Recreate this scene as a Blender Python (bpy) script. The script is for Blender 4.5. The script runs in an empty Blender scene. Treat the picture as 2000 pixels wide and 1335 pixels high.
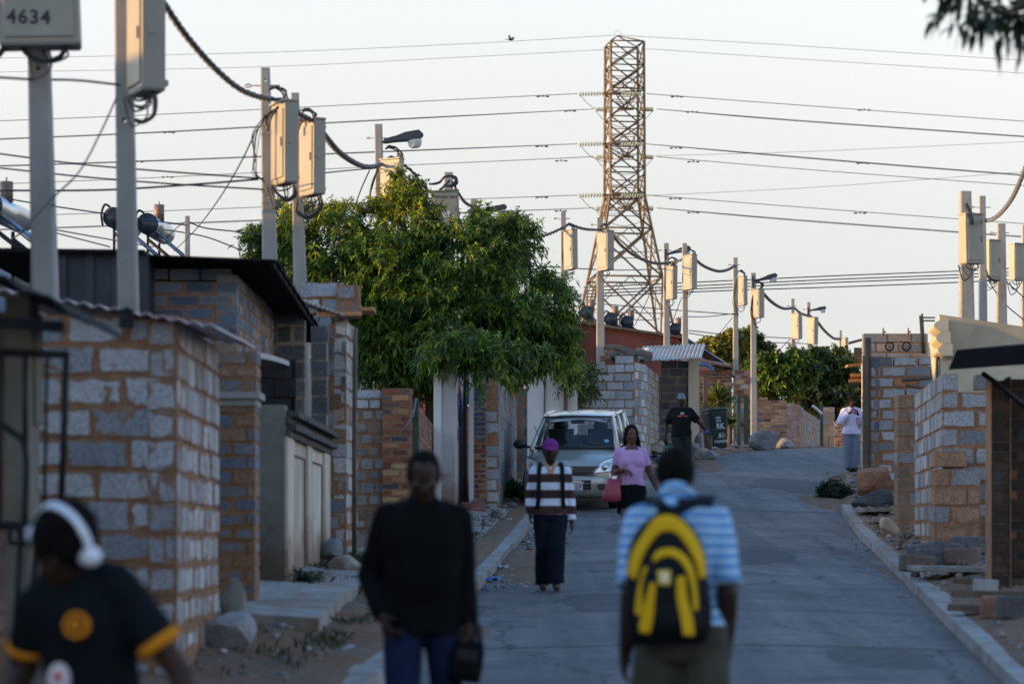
import bpy, math, random
import numpy as np
from mathutils import Vector, Matrix, noise
R = math.radians
random.seed(7)
rng = np.random.default_rng(11)
scene = bpy.context.scene
C = scene.collection
FPX = 5000.0          # focal length expressed in photo pixels (2000 px wide, 36 mm sensor -> 90 mm lens)
CAMZ = 1.9
HORZ = 1050.0
V = Vector

def P(x, y, D):
    """real position of something seen at photo pixel (x, y) and standing D metres away"""
    return V(((x-1000.0)*D/FPX, D, CAMZ+(HORZ-y)*D/FPX))
def PX(x, D): return (x-1000.0)*D/FPX
def PZ(y, D): return CAMZ+(HORZ-y)*D/FPX

# ------------------------------------------------------------------ terrain functions
def lerp(tab, d):
    if d <= tab[0][0]: return tab[0][1]
    for (a, b), (c, e) in zip(tab, tab[1:]):
        if d <= c: return b+(e-b)*(d-a)/(c-a)
    (a, b), (c, e) = tab[-2], tab[-1]
    return e+(e-b)*(d-c)/(c-a)
ZT = [(-60, -3.0), (0, 0), (40, 2.016), (69, 4.31), (74, 4.47), (90, 4.85), (130, 5.5), (200, 6.0), (2500, 6.0)]
LT = [(-40, -4.2), (0, -1.95), (17.9, -.88), (27.4, -.30), (41, .33), (46, .75), (50, 1.9), (58, 3.3), (65, 5.2), (69, 6.6), (76, 9.2), (86, 12.5), (100, 17), (140, 30)]
RT = [(-40, -1.6), (0, 1.87), (17.7, 3.39), (44.8, 5.73), (55, 6.9), (66, 9.3), (76, 13), (86, 17), (100, 22), (140, 36)]
def sm(tab, d, w=3.0):
    return sum(lerp(tab, d+w*k/3.0) for k in (-3, -2, -1, 0, 1, 2, 3))/7.0
def ZR(d): return sm(ZT, d)
def XL(d): return sm(LT, d, 1.5)
def XR(d): return sm(RT, d, 1.5)
def sst(x): x = max(0.0, min(1.0, x)); return x*x*(3-2*x)
def G(x, d):
    z = ZR(d); l = XL(d); r = XR(d)
    if x < l: t = l-x; k = .10*sst(t/.25)+.12*sst((t-.5)/1.5)
    elif x > r: t = x-r; k = .10*sst(t/.25)+.22*sst((t-.25)/1.4)
    else: return z-.03
    far = min(1, t/.6)
    return z+k+far*(.05*noise.noise(V((x*1.3, d*.9, 0)))+.025*noise.noise(V((x*4.3, d*3.1, 5))))

# ------------------------------------------------------------------ mesh builder
WL = {}      # world origin of each object (no rotations are used on parents)
class MB:
    def __init__(s): s.v = []; s.f = []; s.m = []; s.c = []; s.s = []; s.T = None
    def face(s, idx, mat=0, col=(.5, .5, .5), sm_=False):
        s.f.append(idx); s.m.append(mat); s.c.append(col); s.s.append(sm_)
    def add(s, verts, faces, mat=0, col=(.5, .5, .5), smooth=False):
        b = len(s.v)
        T = s.T
        for p in verts: s.v.append(tuple(T @ V(p)) if T is not None else tuple(p))
        for q in faces: s.face([b+i for i in q], mat, col, smooth)
    def frame(s, o, a, b, c, mat=0, col=(.5, .5, .5)):
        """box from corner o with edge vectors a, b, c"""
        o, a, b, c = V(o), V(a), V(b), V(c)
        if a.cross(b).dot(c) < 0: a, b = b, a
        vs = [o, o+a, o+a+b, o+b, o+c, o+a+c, o+a+b+c, o+b+c]
        s.add(vs, [(0, 3, 2, 1), (4, 5, 6, 7), (0, 1, 5, 4), (1, 2, 6, 5), (2, 3, 7, 6), (3, 0, 4, 7)], mat, col)
    def box(s, c, d, mat=0, col=(.5, .5, .5), rz=0, R3=None):
        M = R3 if R3 is not None else Matrix.Rotation(rz, 3, 'Z')
        a = M @ V((d[0], 0, 0)); b = M @ V((0, d[1], 0)); e = M @ V((0, 0, d[2]))
        s.frame(V(c)-a/2-b/2-e/2, a, b, e, mat, col)
    def hexa(s, p, mat=0, col=(.5, .5, .5)):
        s.add(p, [(0, 3, 2, 1), (4, 5, 6, 7), (0, 1, 5, 4), (1, 2, 6, 5), (2, 3, 7, 6), (3, 0, 4, 7)], mat, col)
    def prism(s, poly, ext, mat=0, col=(.5, .5, .5), smooth=False):
        n = len(poly); ext = V(ext); poly = [V(p) for p in poly]
        vs = poly+[p+ext for p in poly]
        fs = [tuple(range(n-1, -1, -1)), tuple(range(n, 2*n))]+[(i, (i+1) % n, n+(i+1) % n, n+i) for i in range(n)]
        nn = V((0, 0, 0))
        for i in range(n): nn += poly[i].cross(poly[(i+1) % n])
        if nn.dot(ext) < 0: fs = [tuple(reversed(q)) for q in fs]
        s.add(vs, fs, mat, col, smooth)
    def loft(s, rings, mat=0, col=(.5, .5, .5), smooth=True, cap=True):
        n = len(rings[0]); vs = [p for r in rings for p in r]; fs = []
        for i in range(len(rings)-1):
            for j in range(n):
                a = i*n+j; b = i*n+(j+1) % n
                fs.append((a, b, b+n, a+n))
        if cap:
            fs.append(tuple(range(n-1, -1, -1))); fs.append(tuple((len(rings)-1)*n+j for j in range(n)))
        s.add(vs, fs, mat, col, smooth)
    def tube(s, pts, r, n=6, mat=0, col=(.5, .5, .5), smooth=True, cap=True, asp=1.0):
        pts = [V(p) for p in pts]; rings = []; u = None
        for i, p in enumerate(pts):
            t = (pts[min(i+1, len(pts)-1)]-pts[max(i-1, 0)])
            if t.length < 1e-9: t = V((0, 0, 1))
            t.normalize()
            if u is None: u = t.orthogonal() if abs(t.z) < .999 else V((1, 0, 0)); 
            u = (u-t*u.dot(t)).normalized(); w = t.cross(u)
            rr = r[i] if isinstance(r, (list, tuple)) else r
            rings.append([p+(u*math.cos(2*math.pi*k/n+math.pi/4)+w*asp*math.sin(2*math.pi*k/n+math.pi/4))*rr for k in range(n)])
        s.loft(rings, mat, col, smooth, cap)
    def capsule(s, p0, r0, p1, r1, n=14, flat0=False, flat1=False, mat=0, col=(.5, .5, .5)):
        p0, p1 = V(p0), V(p1); t = (p1-p0).normalized(); u = t.orthogonal().normalized(); w = t.cross(u); rings = []
        def ring(c, r): rings.append([c+(u*math.cos(2*math.pi*k/n)+w*math.sin(2*math.pi*k/n))*r for k in range(n)])
        if flat0: ring(p0, r0)
        else:
            for a in (80, 55, 30, 0): ring(p0-t*r0*math.sin(R(a)), r0*math.cos(R(a)))
        if flat1: ring(p1, r1)
        else:
            for a in (0, 30, 55, 80): ring(p1+t*r1*math.sin(R(a)), r1*math.cos(R(a)))
        s.loft(rings, mat, col)
    def ball(s, c, r, n=12, k=8, mat=0, col=(.5, .5, .5), M=None):
        c = V(c); rings = []
        for i in range(k+1):
            a = -90+180*i/k; a = max(-86, min(86, a))
            ring = []
            for j in range(n):
                p = V((math.cos(R(a))*math.cos(2*math.pi*j/n)*r[0], math.cos(R(a))*math.sin(2*math.pi*j/n)*r[1], math.sin(R(a))*r[2]))
                if M is not None: p = M @ p
                ring.append(c+p)
            rings.append(ring)
        s.loft(rings, mat, col)
    def bounds(s):
        a = np.array(s.v); return a.min(0), a.max(0)
    def mesh(s, name):
        me = bpy.data.meshes.new(name)
        me.from_pydata(s.v, [], s.f)
        me.polygons.foreach_set('material_index', s.m)
        me.polygons.foreach_set('use_smooth', s.s)
        at = me.color_attributes.new('col', 'FLOAT_COLOR', 'CORNER')
        cols = np.repeat(np.array([tuple(c[:3])+(1.0,) for c in s.c], dtype=np.float32), [len(q) for q in s.f], axis=0)
        at.data.foreach_set('color', cols.ravel())
        if getattr(s, 'blocks', False):      # centred face coordinates in metres and half sizes, so mortar can creep in from each block's edges
            u1 = me.uv_layers.new(name='edge'); u2 = me.uv_layers.new(name='half'); A = []; B = []
            for q in s.f:
                if len(q) != 4: A += [(9, 9)]*len(q); B += [(99, 99)]*len(q); continue
                p = [V(s.v[i]) for i in q]; w = (p[1]-p[0]).length/2; h = (p[3]-p[0]).length/2
                A += [(-w, -h), (w, -h), (w, h), (-w, h)]; B += [(w, h)]*4
            u1.data.foreach_set('uv', np.array(A, dtype=np.float32).ravel()); u2.data.foreach_set('uv', np.array(B, dtype=np.float32).ravel())
        me.update()
        return me
    def build(s, name, mats, parent=None, origin=None):
        if not isinstance(mats, (list, tuple)): mats = [mats]
        if parent is not None: org = V(WL[parent.name])
        elif origin is not None: org = V(origin)
        else:
            lo, hi = s.bounds(); org = V(((lo[0]+hi[0])/2, (lo[1]+hi[1])/2, lo[2]))
        s.v = [(p[0]-org.x, p[1]-org.y, p[2]-org.z) for p in s.v]
        me = s.mesh(name)
        for m in mats: me.materials.append(m)
        o = bpy.data.objects.new(name, me); C.objects.link(o)
        if parent is not None: o.parent = parent
        else: o.location = org
        WL[o.name] = tuple(org)
        return o
def meshobj(name, me, mats, org, parent=None):
    """me's vertices are in world coordinates"""
    if parent is not None: org = V(WL[parent.name])
    me.transform(Matrix.Translation(-V(org)))
    me.materials.clear()
    for m in (mats if isinstance(mats, (list, tuple)) else [mats]): me.materials.append(m)
    me.name = name
    o = bpy.data.objects.new(name, me); C.objects.link(o)
    if parent is not None: o.parent = parent
    else: o.location = org
    WL[o.name] = tuple(org)
    return o
def tag(o, label=None, cat=None, group=None, kind=None):
    if label: o['label'] = label
    if cat: o['category'] = cat
    if group: o['group'] = group
    if kind: o['kind'] = kind
    return o
def thing(name, loc, label, cat, group=None):
    o = bpy.data.objects.new(name, None); C.objects.link(o); o.location = loc; o.empty_display_size = .2
    WL[o.name] = tuple(loc)
    return tag(o, label, cat, group)
def fuse(mb, voxel, it=4, amp=0, fr=9, keepcol=None):
    me = mb.mesh('tmp'); o = bpy.data.objects.new('tmp', me); C.objects.link(o)
    m = o.modifiers.new('r', 'REMESH'); m.mode = 'VOXEL'; m.voxel_size = voxel; m.use_smooth_shade = True
    if it: k = o.modifiers.new('s', 'SMOOTH'); k.iterations = it; k.factor = .5
    bpy.context.view_layer.update()
    dg = bpy.context.evaluated_depsgraph_get()
    out = bpy.data.meshes.new_from_object(o.evaluated_get(dg))
    bpy.data.objects.remove(o); bpy.data.meshes.remove(me)
    if amp:
        n = len(out.vertices); co = np.empty(n*3); nr = np.empty(n*3)
        out.vertices.foreach_get('co', co); out.vertices.foreach_get('normal', nr); co = co.reshape(-1, 3); nr = nr.reshape(-1, 3)
        d = np.array([noise.noise(V((p[0]*fr, p[1]*fr, p[2]*fr*.45)))+.5*noise.noise(V((p[0]*fr*2.3, p[1]*fr*2.3, p[2]*fr*1.3))) for p in co])
        co += nr*(d*amp)[:, None]; out.vertices.foreach_set('co', co.ravel()); out.update()
    for p in out.polygons: p.use_smooth = True
    return out
def apply_bool(o, cutter):
    m = o.modifiers.new('b', 'BOOLEAN'); m.object = cutter; m.operation = 'DIFFERENCE'; m.solver = 'EXACT'
    bpy.context.view_layer.update()
    dg = bpy.context.evaluated_depsgraph_get()
    me = bpy.data.meshes.new_from_object(o.evaluated_get(dg))
    o.modifiers.clear(); o.data = me
    bpy.data.objects.remove(cutter)
def text(s, size, M, mat, name, parent, extr=.004, squeeze=1.0, spacing=1.0, jit=0):
    cu = bpy.data.curves.new('t', 'FONT'); cu.body = s; cu.size = size; cu.extrude = extr; cu.align_x = 'CENTER'; cu.align_y = 'CENTER'
    cu.space_character = spacing; cu.offset = jit; cu.resolution_u = 3
    o = bpy.data.objects.new('t', cu); C.objects.link(o); bpy.context.view_layer.update()
    me = bpy.data.meshes.new_from_object(o.evaluated_get(bpy.context.evaluated_depsgraph_get()))
    bpy.data.objects.remove(o)
    me.transform(Matrix.Diagonal((squeeze, 1, 1, 1))); me.transform(M)
    return meshobj(name, me, mat, (0, 0, 0), parent)
def facing(p, yaw=0):
    """matrix for flat things standing upright at p, facing the camera (-Y) turned by yaw"""
    return Matrix.Translation(V(p)) @ Matrix.Rotation(yaw, 4, 'Z') @ Matrix.Rotation(R(90), 4, 'X')
def spline(pts, n=8):
    pts = [V(p) for p in pts]; out = []
    q = [pts[0]*2-pts[1]]+pts+[pts[-1]*2-pts[-2]]
    for i in range(1, len(q)-2):
        for k in range(n):
            t = k/n; a, b, c, d = q[i-1], q[i], q[i+1], q[i+2]
            out.append(.5*((2*b)+(c-a)*t+(2*a-5*b+4*c-d)*t*t+(3*b-a-3*c+d)*t*t*t))
    out.append(pts[-1]); return out

# ------------------------------------------------------------------ materials
def nt(name):
    m = bpy.data.materials.new(name); m.use_nodes = True; t = m.node_tree
    return m, t, t.nodes['Principled BSDF']
def lk(t, a, b): t.links.new(a, b)
def coords(t, which='Object'):
    n = t.nodes.new('ShaderNodeTexCoord'); return n.outputs[which]
def noisen(t, co, scale, detail=4, rough=.6, dist=0, vec=None):
    n = t.nodes.new('ShaderNodeTexNoise'); n.inputs['Scale'].default_value = scale; n.inputs['Detail'].default_value = detail
    n.inputs['Roughness'].default_value = rough; n.inputs['Distortion'].default_value = dist
    lk(t, co, n.inputs['Vector']); return n
def mapr(t, x, a, b, c=0, d=1, ss=False):
    n = t.nodes.new('ShaderNodeMapRange'); n.inputs[1].default_value = a; n.inputs[2].default_value = b
    n.inputs[3].default_value = c; n.inputs[4].default_value = d
    if ss: n.interpolation_type = 'SMOOTHSTEP'
    lk(t, x, n.inputs[0]); return n.outputs[0]
def mix(t, f, a, b, mode='MIX'):
    n = t.nodes.new('ShaderNodeMix'); n.data_type = 'RGBA'; n.blend_type = mode
    for k, x in ((0, f), (6, a), (7, b)):
        if isinstance(x, (int, float)): n.inputs[k].default_value = x
        elif isinstance(x, (tuple, list)): n.inputs[k].default_value = tuple(x[:3])+(1,)
        else: lk(t, x, n.inputs[k])
    return n.outputs[2]
def mth(t, op, a, b=0):
    n = t.nodes.new('ShaderNodeMath'); n.operation = op
    for k, x in ((0, a), (1, b)):
        if isinstance(x, (int, float)): n.inputs[k].default_value = x
        else: lk(t, x, n.inputs[k])
    return n.outputs[0]
def bumpn(t, h, strength, dist, bsdf):
    b = t.nodes.new('ShaderNodeBump'); b.inputs['Strength'].default_value = strength; b.inputs['Distance'].default_value = dist
    lk(t, h, b.inputs['Height']); lk(t, b.outputs[0], bsdf.inputs['Normal'])
def vcol(t):
    n = t.nodes.new('ShaderNodeAttribute'); n.attribute_name = 'col'; return n.outputs['Color']
def mat(name, col, rough=.8, metal=0, sc=6, amt=.25, col2=None, thr=(.45, .65), bump=.3, bd=.01, spec=.5, attr=False, stretch=None, coat=0, splash=None):
    m, t, b = nt(name); co = coords(t)
    if stretch:
        mp = t.nodes.new('ShaderNodeMapping'); mp.inputs['Scale'].default_value = stretch; lk(t, co, mp.inputs[0]); co = mp.outputs[0]
    base = vcol(t) if attr else tuple(col)+(1,)
    n = noisen(t, co, sc, 6, .65)
    f = mapr(t, n.outputs[0], .3, .7, 1-amt, 1+amt)
    cm = t.nodes.new('ShaderNodeCombineColor')
    for i in range(3): lk(t, f, cm.inputs[i])
    x = mix(t, 1.0, base, cm.outputs[0], 'MULTIPLY')
    if col2 is not None:
        n2 = noisen(t, co, sc*.37, 5, .7, .6)
        x = mix(t, mapr(t, n2.outputs[0], thr[0], thr[1]), x, col2)
    if splash:                 # soil thrown up the foot of the wall and streaks under it
        so = t.nodes.new('ShaderNodeSeparateXYZ'); lk(t, coords(t), so.inputs[0]); n9 = noisen(t, coords(t), 2.6, 6, .7, .5)
        hgt = mth(t, 'ADD', so.outputs[2], mth(t, 'MULTIPLY', mth(t, 'SUBTRACT', n9.outputs[0], .5), splash[0]*2.2))
        x = mix(t, mapr(t, hgt, splash[0]*.35, splash[0]*1.3, .9, 0, True), x, splash[1])
    lk(t, x, b.inputs['Base Color'])
    b.inputs['Roughness'].default_value = rough; b.inputs['Metallic'].default_value = metal
    b.inputs['Specular IOR Level'].default_value = spec
    if coat: b.inputs['Coat Weight'].default_value = coat
    if bump:
        n3 = noisen(t, co, sc*4, 5, .7); bumpn(t, n3.outputs[0], bump, bd, b)
    return m
def blockmat(name, mortar, smear=.55, sc=2.2, speck=.45, edge=.018):
    """blocks carry their own colour in an attribute; mud mortar smeared over some of them"""
    m, t, b = nt(name); co = coords(t, 'Object')
    c = vcol(t)
    n1 = noisen(t, co, 38, 4, .8)
    cm = t.nodes.new('ShaderNodeCombineColor'); f = mapr(t, n1.outputs[0], .34, .62, 1-speck, 1+speck*.55)
    for i in range(3): lk(t, f, cm.inputs[i])
    x = mix(t, 1.0, c, cm.outputs[0], 'MULTIPLY')
    n4 = noisen(t, co, 1.1, 5, .7, .4)
    cm2 = t.nodes.new('ShaderNodeCombineColor'); f2 = mapr(t, n4.outputs[0], .3, .7, .72, 1.2)
    for i in range(3): lk(t, f2, cm2.inputs[i])
    x = mix(t, 1.0, x, cm2.outputs[0], 'MULTIPLY')
    n2 = noisen(t, co, sc, 8, .72, .8)
    n3 = noisen(t, co, 30, 3, .7)
    mcol = mix(t, mapr(t, n3.outputs[0], .3, .7), tuple(k*.72 for k in mortar), tuple(k*1.15 for k in mortar))
    ue = t.nodes.new('ShaderNodeUVMap'); ue.uv_map = 'edge'; uh = t.nodes.new('ShaderNodeUVMap'); uh.uv_map = 'half'
    ab = t.nodes.new('ShaderNodeVectorMath'); ab.operation = 'ABSOLUTE'; lk(t, ue.outputs[0], ab.inputs[0])
    sb = t.nodes.new('ShaderNodeVectorMath'); sb.operation = 'SUBTRACT'; lk(t, uh.outputs[0], sb.inputs[0]); lk(t, ab.outputs[0], sb.inputs[1])
    sp = t.nodes.new('ShaderNodeSeparateXYZ'); lk(t, sb.outputs[0], sp.inputs[0]); ed = mth(t, 'MINIMUM', sp.outputs[0], sp.outputs[1])
    n6 = noisen(t, co, 5.5, 6, .7, .5); n7 = noisen(t, co, 1.3, 3, .6)
    sz = t.nodes.new('ShaderNodeSeparateXYZ'); lk(t, co, sz.inputs[0])
    low = mapr(t, sz.outputs[2], .1, 1.1, .026, 0, True)                      # soil splashed up the foot of the wall
    wob = mth(t, 'MULTIPLY', mth(t, 'SUBTRACT', n6.outputs[0], .5), edge*7.0)
    wob = mth(t, 'ADD', wob, mth(t, 'MULTIPLY', mth(t, 'SUBTRACT', n7.outputs[0], .5), edge*5.5))
    e2 = mth(t, 'SUBTRACT', mth(t, 'SUBTRACT', ed, wob), mth(t, 'MULTIPLY', low, edge/.02))
    m1 = mapr(t, e2, edge*.55, edge*.75+.003, 1, 0)
    m2 = mapr(t, mth(t, 'ADD', n2.outputs[0], low), smear, smear+.03)
    x = mix(t, mth(t, 'MAXIMUM', m1, m2), x, mcol)
    lk(t, x, b.inputs['Base Color']); b.inputs['Roughness'].default_value = .92; b.inputs['Specular IOR Level'].default_value = .25
    h = mth(t, 'ADD', n1.outputs[0], mth(t, 'MULTIPLY', n2.outputs[0], 2.0)); bumpn(t, h, .5, .012, b)
    return m
def leafmat(name, trans=.35, rough=.45):
    m, t, b = nt(name); c = vcol(t)
    lk(t, c, b.inputs['Base Color']); b.inputs['Roughness'].default_value = rough; b.inputs['Specular IOR Level'].default_value = .35
    tr = t.nodes.new('ShaderNodeBsdfTranslucent'); x = mix(t, 1.0, c, (1.35, 1.25, .5), 'MULTIPLY'); lk(t, x, tr.inputs[0])
    ms = t.nodes.new('ShaderNodeMixShader'); ms.inputs[0].default_value = trans
    lk(t, b.outputs[0], ms.inputs[1]); lk(t, tr.outputs[0], ms.inputs[2]); lk(t, ms.outputs[0], t.nodes['Material Output'].inputs[0])
    return m
MUD = (.28, .15, .085)
GREYM = (.30, .27, .23)
M = {}
M['mud'] = mat('mud_mortar', MUD, .95, sc=9, amt=.3, bump=.7, bd=.02)
M['greym'] = mat('grey_mortar', GREYM, .95, sc=9, amt=.3, bump=.6, bd=.02)
M['block_mud'] = blockmat('block_mud', MUD, .635, edge=.014)
M['block_mudheavy'] = blockmat('block_mudheavy', (.25, .14, .085), .565, edge=.017)
M['block_clean'] = blockmat('block_clean', (.34, .26, .19), .68, edge=.009)
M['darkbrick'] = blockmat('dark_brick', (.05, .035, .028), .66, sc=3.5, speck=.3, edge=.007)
M['brick'] = blockmat('brick', (.32, .20, .13), .66, sc=3.5, speck=.3, edge=.007)
M['concrete'] = mat('pole_concrete', (.30, .285, .265), .85, sc=3, amt=.16, bump=.25, col2=(.22, .205, .19), thr=(.5, .8))
M['kerb'] = mat('kerb_concrete', (.25, .245, .24), .85, sc=5, amt=.35, bump=.5, col2=(.20, .14, .10), thr=(.46, .66))
M['boxpaint'] = mat('box_paint', (.275, .25, .20), .45, sc=2, amt=.10, bump=.03, col2=(.225, .195, .15), thr=(.55, .8))
M['boxdark'] = mat('box_trim', (.20, .19, .175), .5, sc=4, amt=.2, bump=.05)
M['cable'] = mat('cable', (.025, .026, .03), .5, sc=10, amt=.2, bump=.1)
M['cablegrey'] = mat('cable_grey', (.11, .11, .125), .5, sc=10, amt=.3, bump=.1)
M['steel'] = mat('galvanised', (.20, .185, .165), .55, .3, sc=5, amt=.25, bump=.1, col2=(.16, .08, .04), thr=(.45, .7))
M['rust'] = mat('pylon_steel', (.155, .112, .055), .7, .0, sc=1.2, amt=.3, bump=.1, col2=(.15, .085, .035), thr=(.4, .6))
M['insul'] = mat('insulator', (.35, .36, .22), .25, sc=4, amt=.1, bump=0)
M['wire'] = mat('line_wire', (.06, .06, .065), .6, sc=4, amt=.1, bump=0)
M['black'] = mat('black_paint', (.012, .0125, .014), .6, sc=6, amt=.3, bump=.15, spec=.25)
M['blackroof'] = mat('black_roof_sheet', (.010, .0105, .012), .85, sc=4, amt=.4, bump=.2, spec=.12)
M['darkcorr'] = mat('dark_sheet', (.035, .04, .05), .5, .2, sc=3, amt=.3, bump=.1)
M['corr'] = mat('corrugated_iron', (.33, .31, .30), .5, .3, sc=4, amt=.25, bump=.15, col2=(.26, .12, .07), thr=(.5, .66))
M['pinkcorr'] = mat('pale_sheet', (.42, .36, .37), .5, .1, sc=4, amt=.2, bump=.15, col2=(.2, .12, .1), thr=(.55, .7))
M['plaster'] = mat('grey_plaster', (.15, .148, .125), .9, sc=2, amt=.3, bump=.25, col2=(.09, .075, .055), thr=(.45, .75), splash=(.55, (.06, .042, .028)))
M['cream'] = mat('cream_plaster', (.48, .42, .33), .85, sc=2, amt=.15, bump=.15, col2=(.30, .17, .10), thr=(.58, .85))
M['creampost'] = mat('cream_pier', (.58, .49, .36), .85, sc=2, amt=.1, bump=.12, col2=(.42, .31, .2), thr=(.6, .85))
M['gate_cream'] = mat('precast_panel', (.56, .49, .40), .85, sc=1.5, amt=.2, bump=.15, col2=(.26, .13, .075), thr=(.46, .72), stretch=(1, 1, .35), splash=(.62, (.22, .13, .085)))
M['creamhouse'] = mat('cream_house', (.46, .41, .31), .85, sc=1.2, amt=.12, bump=.2, col2=(.30, .24, .16), thr=(.5, .7))
M['white'] = mat('white_wall', (.60, .60, .58), .8, sc=1.5, amt=.06, bump=.08, col2=(.58, .56, .52), thr=(.6, .9))
M['whitewash'] = mat('whitewash', (.40, .39, .385), .85, sc=2.5, amt=.16, bump=.2, col2=(.26, .21, .16), thr=(.55, .8), splash=(.6, (.20, .14, .10)))
M['wood'] = mat('timber', (.42, .20, .085), .75, sc=6, amt=.3, bump=.25, stretch=(1, 1, 6))
M['darkwood'] = mat('weathered_timber', (.10, .07, .05), .85, sc=6, amt=.4, bump=.3, stretch=(1, 1, .3))
M['rock'] = mat('rock', (.5, .5, .5), .9, sc=3, amt=.4, bump=.8, bd=.04, attr=True)
M['attr'] = mat('painted_thing', (.5, .5, .5), .6, sc=8, amt=.1, bump=.05, attr=True)
M['greenpaint'] = mat('green_paint', (.03, .07, .055), .6, sc=5, amt=.3, bump=.15)
M['leaf'] = leafmat('leaf')
M['leaf_dark'] = leafmat('leaf_dark', .2, .6)
M['bark'] = mat('bark', (.075, .055, .04), .95, sc=8, amt=.4, bump=.8, bd=.03)
M['redwall'] = mat('red_painted_wall', (.22, .062, .04), .8, sc=1.5, amt=.25, bump=.2, col2=(.17, .05, .035), thr=(.5, .7))
M['tank'] = mat('tank_steel', (.55, .55, .55), .3, .7, sc=3, amt=.1, bump=0)
M['tankend'] = mat('tank_end', (.022, .03, .042), .45, sc=3, amt=.15, bump=.05)
M['tubeglass'] = mat('solar_tube', (.02, .05, .11), .08, sc=3, amt=.1, bump=0, spec=1.0, coat=.6)
M['roofred'] = mat('roof_tiles', (.17, .075, .05), .8, sc=3, amt=.3, bump=.4)
M['glassdark'] = mat('window_glass', (.02, .025, .03), .08, sc=3, amt=.1, bump=0, spec=1)
M['darkink'] = mat('dark_lettering', (.02, .022, .025), .7, sc=9, amt=.2, bump=0)
M['whiteink'] = mat('white_brushwork', (.5, .55, .57), .8, sc=25, amt=.4, bump=0)
# ================================================================== ground, road, kerbs
def dirt_material():
    m, t, b = nt('dirt'); co = coords(t)
    n1 = noisen(t, co, .9, 8, .7, .5); n2 = noisen(t, co, 9, 8, .75)
    x = mix(t, mapr(t, n1.outputs[0], .38, .62), (.26, .135, .08), (.23, .175, .135))
    x = mix(t, mapr(t, n2.outputs[0], .35, .65), mix(t, .5, x, (.09, .06, .045)), x)
    n5 = noisen(t, co, 2.1, 6, .8, 1.0)
    x = mix(t, mapr(t, n5.outputs[0], .56, .66), x, (.10, .09, .082))
    v = t.nodes.new('ShaderNodeTexVoronoi'); v.inputs['Scale'].default_value = 14; lk(t, co, v.inputs['Vector'])
    x = mix(t, mapr(t, v.outputs['Distance'], .12, .18, .7, 0), x, (.33, .27, .22))
    lk(t, x, b.inputs['Base Color']); b.inputs['Roughness'].default_value = .97; b.inputs['Specular IOR Level'].default_value = .2
    h = mth(t, 'ADD', n2.outputs[0], mth(t, 'MULTIPLY', n5.outputs[0], 2)); bumpn(t, h, .8, .05, b); return m
def asphalt_material():
    m, t, b = nt('asphalt'); co = coords(t)
    n1 = noisen(t, co, .5, 7, .72, .9); n2 = noisen(t, co, 60, 4, .8)
    x = mix(t, mapr(t, n1.outputs[0], .42, .58), (.115, .117, .124), (.25, .247, .245))
    x = mix(t, mapr(t, n2.outputs[0], .3, .7), mix(t, .35, x, (.02, .02, .02)), x)
    mp = t.nodes.new('ShaderNodeMapping'); mp.inputs['Scale'].default_value = (.25, 1.6, 1); lk(t, co, mp.inputs[0])
    n3 = noisen(t, mp.outputs[0], .8, 6, .7, .4)
    x = mix(t, mapr(t, n3.outputs[0], .46, .66), x, (.155, .155, .158))
    mp2 = t.nodes.new('ShaderNodeMapping'); mp2.inputs['Scale'].default_value = (3.2, .10, 1); mp2.inputs['Rotation'].default_value = (0, 0, R(4.7)); lk(t, co, mp2.inputs[0])
    n7 = noisen(t, mp2.outputs[0], 1.0, 4, .6, .2); x = mix(t, mapr(t, n7.outputs[0], .38, .6, .5, 0), x, (.07, .072, .078))
    n8 = noisen(t, co, 11, 6, .8); x = mix(t, mapr(t, n8.outputs[0], .36, .58, .5, 0), x, (.05, .051, .055))
    # cracks
    nd = noisen(t, co, 1.5, 4, .6); ma = t.nodes.new('ShaderNodeVectorMath'); ma.operation = 'MULTIPLY_ADD'
    lk(t, nd.outputs['Color'], ma.inputs[0]); ma.inputs[1].default_value = (.9, .9, 0); lk(t, co, ma.inputs[2])
    v = t.nodes.new('ShaderNodeTexVoronoi'); v.feature = 'DISTANCE_TO_EDGE'; v.inputs['Scale'].default_value = .30; lk(t, ma.outputs[0], v.inputs['Vector'])
    x = mix(t, mapr(t, v.outputs['Distance'], .0, .009, .85, 0), x, (.022, .022, .024))
    # oil and dust
    n4 = noisen(t, co, .8, 5, .7, .3)
    x = mix(t, mapr(t, n4.outputs[0], .60, .72, 0, .6), x, (.05, .052, .058))
    n6 = noisen(t, co, 1.3, 7, .75, .6)
    x = mix(t, mapr(t, n6.outputs[0], .58, .68, 0, .7), x, (.18, .135, .105))
    lk(t, x, b.inputs['Base Color']); b.inputs['Specular IOR Level'].default_value = .30
    lk(t, mapr(t, n1.outputs[0], .3, .7, .75, .95), b.inputs['Roughness'])
    bumpn(t, n2.outputs[0], .35, .01, b); return m
M['dirt'] = dirt_material(); M['asphalt'] = asphalt_material()
def grid(name, xs_of, ds, z_of, mt, kind='structure'):
    vs = []; fs = []; n = None
    for d in ds:
        row = xs_of(d); n = len(row)
        for x in row: vs.append((x, d, z_of(x, d)))
    for i in range(len(ds)-1):
        for j in range(n-1):
            a = i*n+j; fs.append((a, a+1, a+n+1, a+n))
    mb = MB(); mb.add(vs, fs, 0, (.5,)*3, True)
    o = mb.build(name, mt, origin=(0, 0, 0)); return tag(o, kind=kind)
ds = [-50, -30, -10]+[i*.5 for i in range(8, 160)]+[80+i*2 for i in range(16)]+[115, 130, 150, 200, 300, 500, 900, 1600]
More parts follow.
